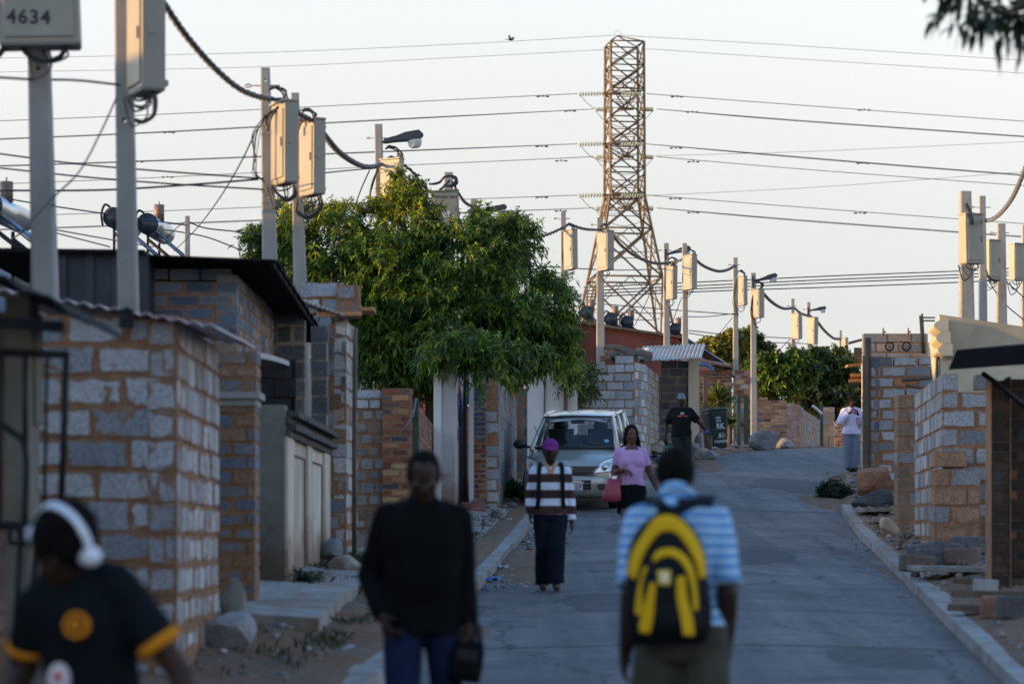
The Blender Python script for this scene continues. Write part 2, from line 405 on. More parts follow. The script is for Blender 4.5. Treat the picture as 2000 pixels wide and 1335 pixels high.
def xs_ground(d):
    l, r = XL(d), XR(d); e = [.0, .1, .2, .3, .5, .75, 1.0, 1.3, 1.6, 2, 2.5, 3, 4, 5, 7, 10, 16, 30, 60, 150, 500, 1500]
    return [l-k for k in reversed(e)]+[l+(r-l)*k for k in (.02, .5, .98)]+[r+k for k in e]
grid('ground', xs_ground, ds, lambda x, d: G(x, d), M['dirt'])
dr = [-50, -30, -10]+[i for i in range(0, 150)]
def z_road(x, d):
    l, r = XL(d), XR(d); u = (x-l)/(r-l)
    return ZR(d)+.05*math.sin(math.pi*max(0, min(1, u)))-.02
grid('road', lambda d: [XL(d)-.02+(XR(d)-XL(d)+.04)*k/12 for k in range(13)], dr, z_road, M['asphalt'])
def strip(name, side, d0, d1, w, h, m, gap=1.0, jit=.01):
    """kerb of cast lengths laid end to end"""
    mb = MB(); d = d0
    while d < d1:
        e = min(d+gap, d1); j = random.uniform(-jit, jit); jz = random.uniform(-jit, jit)*.6
        f = XL if side < 0 else XR
        x0, x1 = f(d), f(e-.012); z0, z1 = ZR(d), ZR(e)
        o = side*w
        a = [(x0+j, d, z0-.25), (x0+o+j, d, z0-.25), (x1+o+j, e-.012, z1-.25), (x1+j, e-.012, z1-.25),
             (x0+j+side*.03, d, z0+h+jz), (x0+o+j, d, z0+h+jz), (x1+o+j, e-.012, z1+h+jz), (x1+j+side*.03, e-.012, z1+h+jz)]
        if side < 0: a = [a[1], a[0], a[3], a[2], a[5], a[4], a[7], a[6]]
        mb.hexa(a, 0); d = e
    return mb.build(name, m)
k = strip('kerb', -1, 2, 43, .50, .085, M['kerb'], 1.8); tag(k, kind='structure')
k = strip('kerb', 1, 2, 45, .24, .085, M['kerb'], 2.2, .008); tag(k, kind='structure')
# paved path slabs beside the left kerb, and the concrete apron in front of the precast gate
def slab(name, pts, h, m, sub=8):
    mb = MB(); top = []
    for (x, d) in pts: top.append(V((x, d, G(x, d)+h)))
    mb.prism([p-V((0, 0, h+.2)) for p in top], (0, 0, h+.2), 0)
    return mb.build(name, m)
for (d0, d1, xo) in ((30.5, 36.5, 1.2), (37, 43.5, .95)):
    pts = [(XL(d0)-.52-xo, d0), (XL(d0)-.55, d0), (XL(d1)-.55, d1), (XL(d1)-.52-xo*.8, d1)]
    tag(slab('path', pts, .015, M['kerb']), kind='structure')
mb = MB(); pts = []
for i, d in enumerate((20.3, 21.4, 22.6, 24, 26.2)):
    pts.append((XL(d)-.80-.06*i, d))
outer = [(-2.6, 26.4), (-2.6, 20.5)]
poly = [V((x, d, G(x, d)+.12)) for x, d in pts+outer]
mb.prism([p-V((0, 0, .35)) for p in poly], (0, 0, .35), 0)
tag(mb.build('apron', M['kerb']), kind='structure')

# ================================================================== masonry
GREYP = [((.36, .37, .39), 3), ((.42, .43, .445), 3), ((.27, .29, .32), 2), ((.46, .46, .47), 2), ((.22, .235, .26), 1)]
BLUEP = [((.12, .15, .20), 3), ((.16, .19, .24), 3), ((.20, .21, .24), 2), ((.10, .12, .16), 2), ((.26, .25, .25), 1)]
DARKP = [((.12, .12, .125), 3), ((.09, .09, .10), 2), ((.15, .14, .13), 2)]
REDP = [((.30, .10, .06), 3), ((.20, .07, .05), 3), ((.40, .20, .10), 2), ((.09, .075, .09), 2), ((.50, .33, .17), .6), ((.14, .09, .08), 1)]
ORANGEP = [((.45, .22, .12), 3), ((.38, .17, .10), 3), ((.20, .10, .08), 1.3), ((.50, .29, .17), 2), ((.12, .09, .09), .8)]
PINKP = [((.34, .19, .16), 3), ((.29, .17, .14), 2), ((.38, .23, .19), 2)]
SQP = [((.33, .33, .30), 3), ((.27, .28, .26), 3), ((.38, .37, .33), 2), ((.21, .23, .24), 2), ((.24, .19, .15), 1)]
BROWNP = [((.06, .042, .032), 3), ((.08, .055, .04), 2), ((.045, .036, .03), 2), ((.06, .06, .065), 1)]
MIXP = [((.15, .18, .23), 3), ((.20, .21, .24), 2), ((.24, .14, .09), 2.2), ((.28, .17, .11), 1.5), ((.11, .13, .17), 1)]
def pick(p):
    t = random.random()*sum(w for _, w in p)
    for c, w in p:
        t -= w
        if t <= 0: break
    k = random.uniform(.85, 1.15); return tuple(min(1, x*k) for x in c)
def wallseg(mb, p0, p1, z0, z1, th=.19, bw=.40, bh=.205, pal=GREYP, mo=.014, jag=0, off=0, zref=None, out=.009, step=None):
    """blocks between plan points p0 and p1 (the face seen), thickness th to the LEFT of p0->p1; slots: 0 mortar, 1 blocks"""
    mb.blocks = True; p0, p1 = V(p0).to_3d(), V(p1).to_3d(); L = (p1-p0).length; u = (p1-p0)/L; n = V((-u.y, u.x, 0)); up = V((0, 0, 1))
    rows = int(math.ceil((z1-z0)/bh)); ztop = z1
    mb.frame(p0+up*z0+n*out+u*out, u*(L-2*out), n*(th-2*out), up*(z1-z0-out-(bh if jag else 0)), 0)
    for r in range(rows):
        zt = ztop-r*bh; zb = zt-bh
        x = -((off+r) % 2)*bw*.5
        while x < L-.01:
            w = bw*random.uniform(.96, 1.04); a = max(x, 0); b = min(x+w, L)
            x += w
            if b-a < .05: continue
            if r == 0 and jag and random.random() < jag: continue
            if step and (a+b)/2 > step(zt): continue
            m_ = mo*random.uniform(.6, 1.5)
            o1 = random.uniform(-.006, .006); tz = random.uniform(-.004, .004)
            la = 0 if a == 0 else m_; lb = 0 if b == L else m_
            mb.frame(p0+up*(zb+m_*.5+tz)+u*(a+la*.5)+n*o1, u*(b-a-(la+lb)*.5)+up*random.uniform(-.004, .004), n*th, up*(bh-m_), 1, pick(pal))
WM = lambda blk='block_mud', mm='mud': [M[mm], M[blk]]
def wall(name, label, cat, segs, mats, group=None, extra=None):
    mb = MB()
    for s in segs: wallseg(mb, *s[0], **s[1])
    o = mb.build(name, mats); return tag(o, label, cat, group)

# ---- left side, nearest first -------------------------------------------------
gz = lambda x, d: G(x, d)-.25
# far left cottage corner with the pinkish brick wall and dark overhanging roof
D0 = 12.6
t = thing('cottage', (PX(-20, D0), D0, G(-2.6, D0)), 'pinkish brick and grey render cottage corner under a dark sagging sheet roof behind the gate', 'cottage')
mb = MB(); wallseg(mb, (-4.6, D0+1.0), (PX(52, D0+1), D0+1), gz(-3, D0), PZ(828, D0+1), pal=PINKP, bw=.24, bh=.10, mo=.01)
mb.build('brick_wall', WM('brick', 'greym'), t)
mb = MB(); mb.frame((PX(-150, 13.65), 13.65, PZ(828, 13.65)), (PX(70, 13.65)-PX(-150, 13.65), 0, 0), (0, .2, 0), (0, 0, .60), 0)
mb.frame((PX(28, 13.8), 13.55, G(-2.6, 13)-.2), (PX(74, 13.8)-PX(28, 13.8), 0, 0), (0, .3, 0), (0, 0, PZ(590, 13.8)-G(-2.6, 13)+.2), 0)
mb.build('rendered_wall', M['plaster'], t)
mb = MB()
for i in range(26):
    x0 = -4.9+i*.105; y = 12.5
    zz = lambda x: PZ(535+(x-PX(0, 12.5))/(PX(130, 12.5)-PX(0, 12.5))*58, 12.5)
    h = .02 if i % 2 else -.012
    if x0+.105 > PX(140, 12.5): break
    mb.hexa([(x0, y, zz(x0)-.03+h), (x0+.105, y, zz(x0+.1)-.03-h), (x0+.105, y+1.9, zz(x0+.1)-.02-h), (x0, y+1.9, zz(x0)-.02+h),
             (x0, y, zz(x0)-.015+h), (x0+.105, y, zz(x0+.1)-.015-h), (x0+.105, y+1.9, zz(x0+.1)-.005-h), (x0, y+1.9, zz(x0)-.005+h)], 0)
mb.build('roof', M['blackroof'], t)
mb = MB()
mb.frame((-4.9, 12.55, PZ(565, 12.5)), (PX(118, 12.5)+4.9, 0, -.20), (0, .1, 0), (0, 0, .05), 0)
mb.build('fascia', M['blackroof'], t)
# steel gate
D1 = 12.9
t = thing('steel_gate', (PX(60, D1), D1, G(-2.4, D1)), 'black welded steel bar gate with a latch standing open at the left edge', 'gate')
mb = MB(); q = lambda x, y, dd=0: P(x, y, D1+dd)
mb.tube([q(-40, 686), q(132, 692)], .020, 4); mb.tube([q(130, 686), q(127, 800), q(119, 990)], .022, 4); mb.tube([q(-40, 1024), q(98, 1028)], .022, 4)
mb.tube([q(76, 1030), q(46, 1340)], .018, 4); mb.tube([q(40, 1060), q(26, 1340)], .016, 4)
mb.tube([q(20, 1024), q(20, 1060), q(60, 1060)], .02, 4); mb.tube([q(36, 1175), q(90, 1178)], .014, 4)
mb.build('gate_frame', M['black'], t)
mb = MB()
mb.tube(spline([q(-30, 810), q(20, 840), q(50, 880), q(48, 1024)]), .017, 6)
for x in (4, 92): mb.tube([q(x, 690), q(x-6, 1024)], .010 if x > 50 else .013, 6)
mb.tube([q(50, 690), q(49, 880)], .013, 6)
mb.build('gate_bars', M['black'], t)
mb = MB(); mb.box(q(66, 1040), (.16, .05, .10)); mb.tube([q(40, 1034, -.04), q(105, 1034, -.04)], .012, 6); mb.build('latch', M['black'], t)

# block shed B
DB = 16.7; xb0, xb1 = PX(60, DB), PX(345, DB); DBe = 19.6; xbe = PX(428, DBe)
t = thing('block_shed', (PX(200, DB), DB, G(-2.3, DB)), 'grey concrete block shed smeared with orange mud mortar beneath a low iron roof', 'shed')
mb = MB()
zt = PZ(612, DB); zlo = G(-2.3, DB)-.3
wallseg(mb, (xb0-.2, DB), (xb1, DB), zlo, zt, pal=GREYP, bw=.41, bh=.203, mo=.03)
wallseg(mb, (xb1-.0, DB+.0), (xbe, DBe), zlo, zt-.02, pal=[((.36, .36, .37), 2), ((.42, .42, .43), 2), ((.30, .30, .32), 1)], bw=.41, bh=.203, mo=.022, off=1)
mb.build('block_walls', WM('block_mudheavy'), t)
mb = MB()
def rz(x, y): return PZ(593, DB)-(x-PX(150, DB))*.17+(y-DB)*.04
xa, xb_ = xb0-.3, PX(430, DB)
n = 30
for i in range(n):
    x0 = xa+(xb_-xa)*i/n; x1 = xa+(xb_-xa)*(i+1)/n; h = .012*(1 if i % 2 else -1)
    ys, ye = DB-.12, DBe+.6
    mb.hexa([(x0, ys, rz(x0, ys)+h), (x1, ys, rz(x1, ys)-h), (x1*1.06, ye, rz(x1, ye)-h), (x0*1.06, ye, rz(x0, ye)+h),
             (x0, ys, rz(x0, ys)+h+.008), (x1, ys, rz(x1, ys)-h+.008), (x1*1.06, ye, rz(x1, ye)-h+.008), (x0*1.06, ye, rz(x0, ye)+h+.008)], 0)
mb.build('roof', [M['pinkcorr'], M['blackroof']], t)
mb = MB(); mb.box(P(247, 622, DB-.13), (.09, .05, .12)); mb.tube([P(247, 608, DB-.16), P(250, 600, DB-.16)], .02, 8)
mb.build('roof_bracket', M['black'], t)
# black sheet metal shack behind
D2 = 24.2
t = thing('sheet_metal_shack', (PX(190, D2), D2, G(-4.2, D2)), 'black ribbed sheet metal shack with flat top behind the block shed', 'shack')
mb = MB(); x = PX(60, D2); i = 0
while x < PX(285, D2):
    h = .0 if i % 3 else .035
    mb.frame((x, D2-h, 1.0), (.085, 0, 0), (0, 2.0, 0), (0, 0, PZ(492, D2)-1.0), 0); x += .086; i += 1
mb.build('ribbed_walls', M['darkcorr'], t)
mb = MB(); mb.frame((PX(-60, D2), D2-.12, PZ(494, D2)+.004), (PX(285, D2)-PX(-60, D2), 0, -.02), (0, 3, .0), (0, 0, .035), 0)
mb.build('roof', M['blackroof'], t)

# brick house C with black roof
DC = 24.6; xc0, xc1 = PX(270, DC), PX(462, DC); DCe = 31
t = thing('brick_house', (-3.1, DC, G(-3.1, DC)), 'bluish maxi brick house with an open carport and black sheet roof over the street', 'house')
mb = MB()
zt = PZ(523, DC)
wallseg(mb, (xc0, DC), (xc1, DC), G(-3, DC)-.3, zt, pal=BLUEP, bw=.295, bh=.125, mo=.02, jag=.12)
wallseg(mb, (xc1, DC), (xc1+.02, DCe), PZ(700, 26.8), PZ(535, DC), pal=BLUEP+[((.28, .2, .15), 3)], bw=.295, bh=.125, mo=.02)
mb.build('brick_walls', WM('brick'), t)
mb = MB()
for i in range(24):
    xm = PX(478, DC)+.0; h = .012*(1 if i % 2 else -1)
    y0 = DC-.4+i*.29; y1 = y0+.29
    zz = lambda y: PZ(507, DC-.3)-(y-DC)*.035
    mb.hexa([(xc0-.2, y0, zz(y0)+.03+h), (xc1+.42, y0, zz(y0)-.03+h), (xc1+.42, y1, zz(y1)-.03-h), (xc0-.2, y1, zz(y1)+.03-h),
             (xc0-.2, y0, zz(y0)+.05+h), (xc1+.42, y0, zz(y0)-.01+h), (xc1+.42, y1, zz(y1)-.01-h), (xc0-.2, y1, zz(y1)+.05-h)], 0)
mb.build('roof', M['blackroof'], t)
mb = MB(); mb.frame((xc1+.34, DC-.35, PZ(507, DC)-.10), (.05, 0, 0), (0, 6.6, -.23), (0, 0, .06), 0); mb.build('fascia', M['blackroof'], t)
mb = MB(); wallseg(mb, (PX(498, 26.5), 26.5), (PX(578, 26.5), 26.5), PZ(830, 26.5), PZ(700, 26.5), th=.1, pal=[((.035, .037, .042), 2), ((.05, .05, .055), 1)], bw=.39, bh=.2, mo=.008)  # near-black block backing, coloured dark for the shade inside the carport opening
mb.build('carport_shade_wall', [M['blackroof'], M['darkbrick']], t); mb = MB()
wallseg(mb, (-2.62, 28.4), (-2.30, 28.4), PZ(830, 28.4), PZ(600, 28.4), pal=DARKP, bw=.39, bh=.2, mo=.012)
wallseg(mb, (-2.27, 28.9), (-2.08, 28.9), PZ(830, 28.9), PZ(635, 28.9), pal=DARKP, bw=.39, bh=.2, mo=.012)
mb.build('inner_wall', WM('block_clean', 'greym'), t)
mb = MB()
ring = [(PX(500, 24.3), PZ(690, 24.3)), (PX(520, 24.6), PZ(690, 24.6)), (PX(545, 25.5), PZ(697, 25.5)), (PX(572, 27.5), PZ(712, 27.5))]
dd = [24.1, 24.8, 25.8, 27.4]
for i in range(3):
    a, b = ring[i], ring[i+1]
    mb.hexa([(a[0], dd[i], a[1]-.05), (a[0]+.03, dd[i], a[1]-.05), (b[0]+.03, dd[i+1], b[1]-.05), (b[0], dd[i+1], b[1]-.05),
             (a[0], dd[i], a[1]), (a[0]+.03, dd[i], a[1]), (b[0]+.03, dd[i+1], b[1]), (b[0], dd[i+1], b[1])], 0)
mb.build('lintel_sheet', M['whitewash'], t)
# gate pillar with ledge
DP = 21.6
t = thing('gate_pillar', (PX(464, DP), DP, G(-2.3, DP)), 'square pillar of slate blue bricks and orange mud with a projecting stone ledge', 'pillar')
mb = MB(); wallseg(mb, (PX(428, DP), DP), (PX(498, DP), DP), G(-2.3, DP)-.3, PZ(781, DP), th=.4, pal=MIXP, bw=.23, bh=.118, mo=.022)
wallseg(mb, (PX(430, DP), DP+.01), (PX(500, DP), DP+.01), PZ(764, DP), PZ(684, DP), th=.4, pal=[((.22, .18, .16), 2), ((.18, .18, .19), 2), ((.28, .17, .11), 2)], bw=.23, bh=.118, mo=.022)
mb.build('brick_shaft', WM('block_mudheavy'), t)
mb = MB(); mb.frame((PX(424, DP), DP-.06, PZ(778, DP)), (PX(508, DP)-PX(424, DP), 0, 0), (0, .5, 0), (0, 0, .055), 0, (.2,)*3)
mb.frame((PX(426, DP), DP-.02, PZ(792, DP)), (PX(500, DP)-PX(426, DP), 0, 0), (0, .46, 0), (0, 0, .057), 0)
mb.build('ledge', M['concrete'], t)
# precast gate wall
DG = 24.0; xg0, xg1 = PX(489, DG), PX(556, DG)
t = thing('precast_gate_wall', (xg1-.1, DG, G(xg1, DG)), 'stained cream precast panel wall with grey render end and stepped dark cornice', 'wall')
mb = MB(); zg = G(xg1, DG)-.2
mb.frame((xg0, DG, zg), (xg1-xg0, 0, 0), (0, .3, 0), (0, 0, PZ(790, DG)-zg), 0)
mb.build('rendered_end', M['plaster'], t)
mb = MB(); Dg2 = 29.2; xg2 = PX(640, Dg2)
def gp(k, off=0): return V((xg1+(xg2-xg1)*k+off, DG+.02+(Dg2-DG)*k, 0))
for (a, b, o) in ((0, .12, .03), (.12, .43, 0), (.43, .53, .03), (.53, .85, 0), (.85, 1.0, .03)):
    p = gp(a, -.16); r = gp(b, -.16)
    mb.hexa([(p.x, p.y, zg), (p.x+.16+o, p.y, zg), (r.x+.16+o, r.y, zg), (r.x, r.y, zg), (p.x, p.y, PZ(852, DG)), (p.x+.16+o, p.y, PZ(852, DG)), (r.x+.16+o, r.y, PZ(852, DG)), (r.x, r.y, PZ(852, DG))], 0)
mb.build('panels', M['gate_cream'], t)
mb = MB()
for (a, b) in ((.16, .40), (.57, .82)):
    for zz0, zz1 in ((PZ(1120, DG), PZ(1117, DG)), (PZ(885, DG), PZ(881, DG))):
        p = gp(a, .0); r = gp(b, .0)
        mb.hexa([(p.x, p.y, zz0), (p.x+.012, p.y, zz0), (r.x+.012, r.y, zz0), (r.x, r.y, zz0), (p.x, p.y, zz1), (p.x+.012, p.y, zz1), (r.x+.012, r.y, zz1), (r.x, r.y, zz1)], 0)
    for kk in (a, b):
        p = gp(kk); mb.box((p.x+.006, p.y, (PZ(1120, DG)+PZ(881, DG))/2), (.014, .04, PZ(881, DG)-PZ(1120, DG)))
mb.build('panel_grooves', M['darkwood'], t)
mb = MB(); k = 0
while k < .97:
    for j, (z0, oo) in enumerate(((PZ(852, DG), .05), (PZ(838, DG), .10), (PZ(824, DG), .04), (PZ(812, DG), .12))):
        p = gp(k+.02*(j % 2), -.2); mb.frame((p.x, p.y, z0+random.uniform(-.004, .004)), (.2+oo, 0, 0), (0, .36, 0), (0, 0, .058), 0)
    k += .073
mb.build('cornice', M['block_clean'] if False else mat('dark_block_cornice', (.075, .07, .065), .9, sc=6, amt=.4, bump=.6, bd=.02), t)

# pier D with slab and timber
DD = 29.6
t = thing('block_pier', (PX(665, DD), DD, G(-2, DD)), 'tall mud streaked grey block pier capped with rubble, rags and an orange plank', 'pier')
mb = MB(); xd0, xd1 = PX(640, DD), PX(676, DD)
wallseg(mb, (xd0, DD), (xd1, DD), G(-2, DD)-.2, PZ(632, DD), th=.3, pal=MIXP+[((.24, .25, .27), 4)], bw=.30, bh=.2, mo=.03)
wallseg(mb, (xd1, DD), (xd1+.03, DD+1.6), G(-2, DD)-.2, PZ(622, DD), th=.15, pal=[((.42, .40, .39), 2), ((.5, .47, .45), 1), ((.33, .26, .22), 1)], bw=.4, bh=.2, mo=.02)
wallseg(mb, (PX(588, DD), DD-.05), (PX(672, DD), DD-.05), PZ(584, DD), PZ(551, DD), th=.2, pal=GREYP, bw=.45, bh=.19, mo=.02)
wallseg(mb, (PX(660, DD), DD-.12), (PX(704, DD), DD-.12), PZ(620, DD), PZ(556, DD), th=.3, pal=[((.30, .29, .30), 1), ((.22, .17, .14), 1)], bw=.22, bh=.19, mo=.03)
mb.build('block_shaft', WM('block_mud'), t)
mb = MB()
mb.frame(P(618, 619, DD-.2), (PX(706, DD)-PX(618, DD), 0, .02), (0, .06, 0), (0, 0, .05), 0); mb.frame(P(690, 607, DD-.1), (PX(730, DD)-PX(690, DD), 0, .01), (0, .5, 0), (0, 0, .035), 0)
mb.build('timber_plank', M['wood'], t)
mb = MB()
for i in range(9):
    x = PX(600, DD)+i*.055; a = P(595+i*9, 588+i*3.2, DD-.25)
    mb.tube([a, a+V((.02, .5, -.02))], .026, 6)
mb.build('loose_sheeting', M['corr'], t)
mb = MB(); mb.tube([P(694, 640, 29.2), P(692, 900, 29.2), P(692, 1112, 29.2)], .028, 8); tag(mb.build('scaffold_pipe', M['darkwood']), 'thin dark pole leaning upright against the mud streaked block pier', 'pole')

# square stone wall and red brick pier
DE = 35.0
o = wall('stone_wall', 'waist wide wall of small squarish pale stones set in brown mortar', 'wall',
     [(((PX(690, DE), DE), (PX(747, DE), DE), G(-2, DE)-.2, PZ(775, DE)), dict(th=.3, pal=SQP, bw=.19, bh=.165, mo=.05)),
      (((PX(690, DE), DE-.01), (PX(742, DE), DE-.01), PZ(779, DE), PZ(759, DE)), dict(th=.3, pal=GREYP, bw=.4, bh=.14, mo=.02))], [M['mud'], M['block_clean']])
DE2 = 34.8
wall('red_brick_pier', 'red, yellow and purple brick pier with crumbling mortar beside the stone wall', 'pier',
     [(((PX(747, DE2), DE2), (PX(804, DE2), DE2), G(-1.5, DE2)-.2, PZ(757, DE2)), dict(th=.35, pal=REDP, bw=.235, bh=.092, mo=.018))], WM('brick'))
mb = MB(); mb.frame((PX(806, 35.1), 35.1, G(-1.3, 35)-.1), (.085, 0, 0), (0, .085, 0), (0, 0, PZ(775, 35)-G(-1.3, 35)+.1), 0)
mb.tube([P(812, 778, 35), P(806, 812, 34.7), P(790, 835, 34.6), P(787, 845, 34.6)], .014, 6, 1)
tag(mb.build('steel_post', [M['greenpaint'], M['cablegrey']]), 'green steel gate post with a loose chain against the red brick pier', 'post')
wall('brick_yard_wall', 'long pinkish red brick wall running back behind the green steel post', 'wall',
     [(((PX(818, 35.7), 35.7), (PX(846, 42), 42), G(-1.5, 36)-.3, PZ(792, 35.7)), dict(th=.2, pal=[((.30, .15, .11), 2), ((.24, .12, .09), 2), ((.36, .20, .15), 1)], bw=.235, bh=.092, mo=.014))], WM('brick'))
# white gate structure with adverts
DF = 41.6
t = thing('rendered_gatehouse', (PX(870, DF), DF, G(-1, DF)), 'whitewashed gateway with painted adverts down its street side under the tree', 'gateway')
mb = MB(); zf = G(-1, DF)-.2; ztf = PZ(688, DF)
mb.frame((PX(847, DF), DF-.05, zf), (PX(862, DF)-PX(847, DF), 0, 0), (0, .35, 0), (0, 0, ztf-zf), 0); mb.build('pilaster', M['white'], t)
mb = MB(); mb.frame((PX(862, DF)+.002, DF, zf), (PX(889, DF)-PX(862, DF), 0, 0), (0, .3, 0), (0, 0, ztf-zf-.05), 0)
mb.hexa([(PX(889, DF)-.25, DF+.3, zf), (PX(889, DF), DF+.3, zf), (PX(905, 46), 46, zf), (PX(905, 46)-.25, 46, zf), (PX(889, DF)-.25, DF+.3, ztf-.05), (PX(889, DF), DF+.3, ztf-.05), (PX(905, 46), 46, ztf-.05), (PX(905, 46)-.25, 46, ztf-.05)], 0)
mb.build('walls', M['whitewash'], t)
A = V((PX(889, DF), DF+.3)); B = V((PX(905, 46), 46)); yaw = math.atan2(B.y-A.y, B.x-A.x)
red = mat('red_paint', (.45, .10, .10), .8, sc=8, amt=.2, bump=0); blu = mat('blue_paint', (.07, .09, .42), .8, sc=8, amt=.2, bump=0)
def ad(s, y, size, m, sq=1.0, k=.5):
    c = A+(B-A)*k; z = PZ(y, DF+.3+(46-DF-.3)*k)
    n_ = V((math.sin(yaw), -math.cos(yaw), 0))
    Mx = Matrix.Translation(V((c.x, c.y, z))+n_*.006) @ Matrix.Rotation(yaw, 4, 'Z') @ Matrix.Rotation(R(90), 4, 'X')
    text(s, size, Mx, m, 'painted_advert', t, .003, sq)
ad('ACE', 735, .30, M['darkink'], 5); ad('R', 757, .34, red, 9); ad('FS', 772, .30, red, 6); ad('DA', 788, .30, blu, 6); ad('R', 812, .34, M['darkink'], 8, .45); ad('A', 812, .3, M['darkink'], 3, .8); ad('a,n', 826, .12, M['darkink'], 5); ad('B', 850, .28, blu, 3, .25)
# dark post, white post
t = thing('steel_column', (PX(909, 42.8), 42.8, G(-.8, 42.8)), 'round black steel column with a brass coloured collar beside the adverts', 'column')
mb = MB(); b0 = P(909, 1000, 42.8); mb.tube([(b0.x, 42.8, G(-.8, 42.8)-.1), (b0.x, 42.8, PZ(742, 42.8))], .038, 12); mb.build('shaft', M['black'], t)
mb = MB(); mb.tube([(b0.x, 42.8, PZ(742, 42.8)+.001), (b0.x, 42.8, PZ(736, 42.8))], .042, 12); mb.build('collar', M['wood'], t)
mb = MB(); mb.tube(spline([P(905, 734, 42.8), P(900, 730, 42.6), P(903, 726, 42.5), P(912, 733, 42.7), P(917, 726, 42.8)]), .012, 5); mb.build('wire_tie', M['cable'], t)
mb = MB(); mb.frame((PX(916, 43), 43, G(-.7, 43)-.1), (PX(925, 43)-PX(916, 43), 0, 0), (0, .12, 0), (0, 0, PZ(724, 43)-G(-.7, 43)+.1), 0)
tag(mb.build('gate_post', M['white']), 'tall narrow white gate post against the blue brick pier', 'post')
mb = MB(); zb_ = G(-.7, 42.6); mb.frame((PX(903, 42.6), 42.2, zb_-.05), (.22, 0, 0), (0, .5, 0), (0, 0, .16), 0)
mb.hexa([(PX(918, 42), 41.9, zb_-.1), (PX(950, 42), 41.9, zb_-.1), (PX(948, 43.2), 43.2, zb_-.1), (PX(925, 43.2), 43.2, zb_-.1), (PX(918, 42), 41.9, zb_-.02), (PX(950, 42), 41.9, zb_-.02), (PX(948, 43.2), 43.2, zb_+.2), (PX(925, 43.2), 43.2, zb_+.2)], 0)
tag(mb.build('red_step', mat('red_polish', (.20, .07, .05), .6, sc=6, amt=.3, bump=.2)), 'worn red polished step at the foot of the white gate post', 'step')
DH = 43.4
wall('blue_brick_pier', 'brick pier with blue upper courses and red brown lower courses', 'pier',
     [(((PX(925, DH), DH), (PX(949, DH), DH), G(-.6, DH)-.2, PZ(856, DH)), dict(th=.3, pal=REDP, bw=.21, bh=.085, mo=.013)),
      (((PX(925, DH), DH), (PX(949, DH), DH), PZ(856, DH), PZ(725, DH)), dict(th=.3, pal=[((.07, .115, .18), 3), ((.09, .14, .21), 2), ((.06, .09, .15), 2)], bw=.21, bh=.085, mo=.013))], WM('brick', 'greym'))
wall('block_pier_wall', 'grey speckled block pier and long bluish block wall along the verge', 'wall',
     [(((PX(950, 43.7), 43.7), (PX(974, 43.7), 43.7), G(-.3, 43.7)-.2, PZ(735, 43.7)), dict(th=.3, pal=GREYP+[((.33, .16, .09), 3)], bw=.39, bh=.195, mo=.02)),
      (((PX(974, 43.75), 43.75), (PX(1009, 50), 50), G(-.3, 44)-.3, PZ(742, 43.7)), dict(th=.2, pal=[((.17, .19, .225), 2), ((.22, .23, .25), 2), ((.25, .22, .2), 1)], bw=.39, bh=.195, mo=.012))], WM('block_clean'))
wall('narrow_pier', 'narrow brown and grey block pier at the end of the verge wall', 'pier',
     [(((PX(1008, 50.6), 50.6), (PX(1021, 50.6), 50.6), G(.1, 50)-.3, PZ(750, 50.6)), dict(th=.2, pal=[((.24, .17, .12), 3), ((.2, .18, .16), 2)], bw=.39, bh=.195, mo=.015)),
      (((PX(1021, 50.9), 50.9), (PX(1030, 50.9), 50.9), G(.1, 50)-.3, PZ(757, 50.9)), dict(th=.2, pal=BLUEP+[((.3, .15, .09), 2)], bw=.39, bh=.195, mo=.015))], WM('block_clean'))
# white house behind the car
DW = 57.5
t = thing('white_house', (PX(1078, DW), DW, G(.9, DW)), 'white rendered house wall with brown downpipe behind the silver car', 'house')
mb = MB(); zw = G(1, DW)-.3
mb.frame((PX(1026, DW), DW, zw), (PX(1128, DW)-PX(1026, DW), 0, 0), (0, 5, 0), (0, 0, PZ(660, DW)-zw), 0); mb.build('walls', M['white'], t)
mb = MB(); mb.frame((PX(1101, DW), DW-.07, zw), (.085, 0, 0), (0, .068, 0), (0, 0, PZ(715, DW)-zw), 0); mb.frame((PX(1062, DW), DW-.03, zw), (.03, 0, 0), (0, .028, 0), (0, 0, PZ(735, DW)-zw), 0)
mb.build('downpipe', mat('brown_paint', (.14, .07, .055), .6, sc=5, amt=.2, bump=.1), t)
mb = MB(); mb.frame((PX(1015, DW), DW-.4, PZ(660, DW)+.005), (PX(1140, DW)-PX(1015, DW), 0, 0), (0, 6, .3), (0, 0, .08), 0); mb.build('roof', M['blackroof'], t)

# grey block house I
DI = 60.0
t = thing('block_outbuilding', (PX(1200, DI), DI, G(2, DI)), 'pale grey concrete block outbuilding with mud joints and bent corner beyond the car', 'building')
mb = MB(); zi = G(2.5, DI)-.4
wallseg(mb, (PX(1118, DI), DI), (PX(1240, DI), DI), zi, PZ(711, DI), pal=GREYP, bw=.40, bh=.205, mo=.02)
wallseg(mb, (PX(1202, DI), DI-.02), (PX(1239, DI), DI-.02), PZ(711, DI)+.004, PZ(694, DI), pal=GREYP, bw=.44, bh=.2, mo=.02)
wallseg(mb, (PX(1240, DI), DI+.02), (PX(1264, 61.2), 61.2), zi, PZ(706, DI), pal=GREYP, bw=.40, bh=.205, mo=.02, off=1)
wallseg(mb, (PX(1264, 61.2), 61.2), (PX(1291, 65), 65), zi, PZ(708, DI), pal=[((.29, .285, .28), 2), ((.34, .33, .32), 2), ((.24, .23, .22), 1)], bw=.40, bh=.205, mo=.02)
mb.build('block_walls', WM('block_clean'), t)
DJ = 64.6
t = thing('lean_to', (PX(1320, DJ), DJ, G(4, DJ)), 'dark block lean-to with cream rendered pier and rusty corrugated iron roof', 'lean-to')
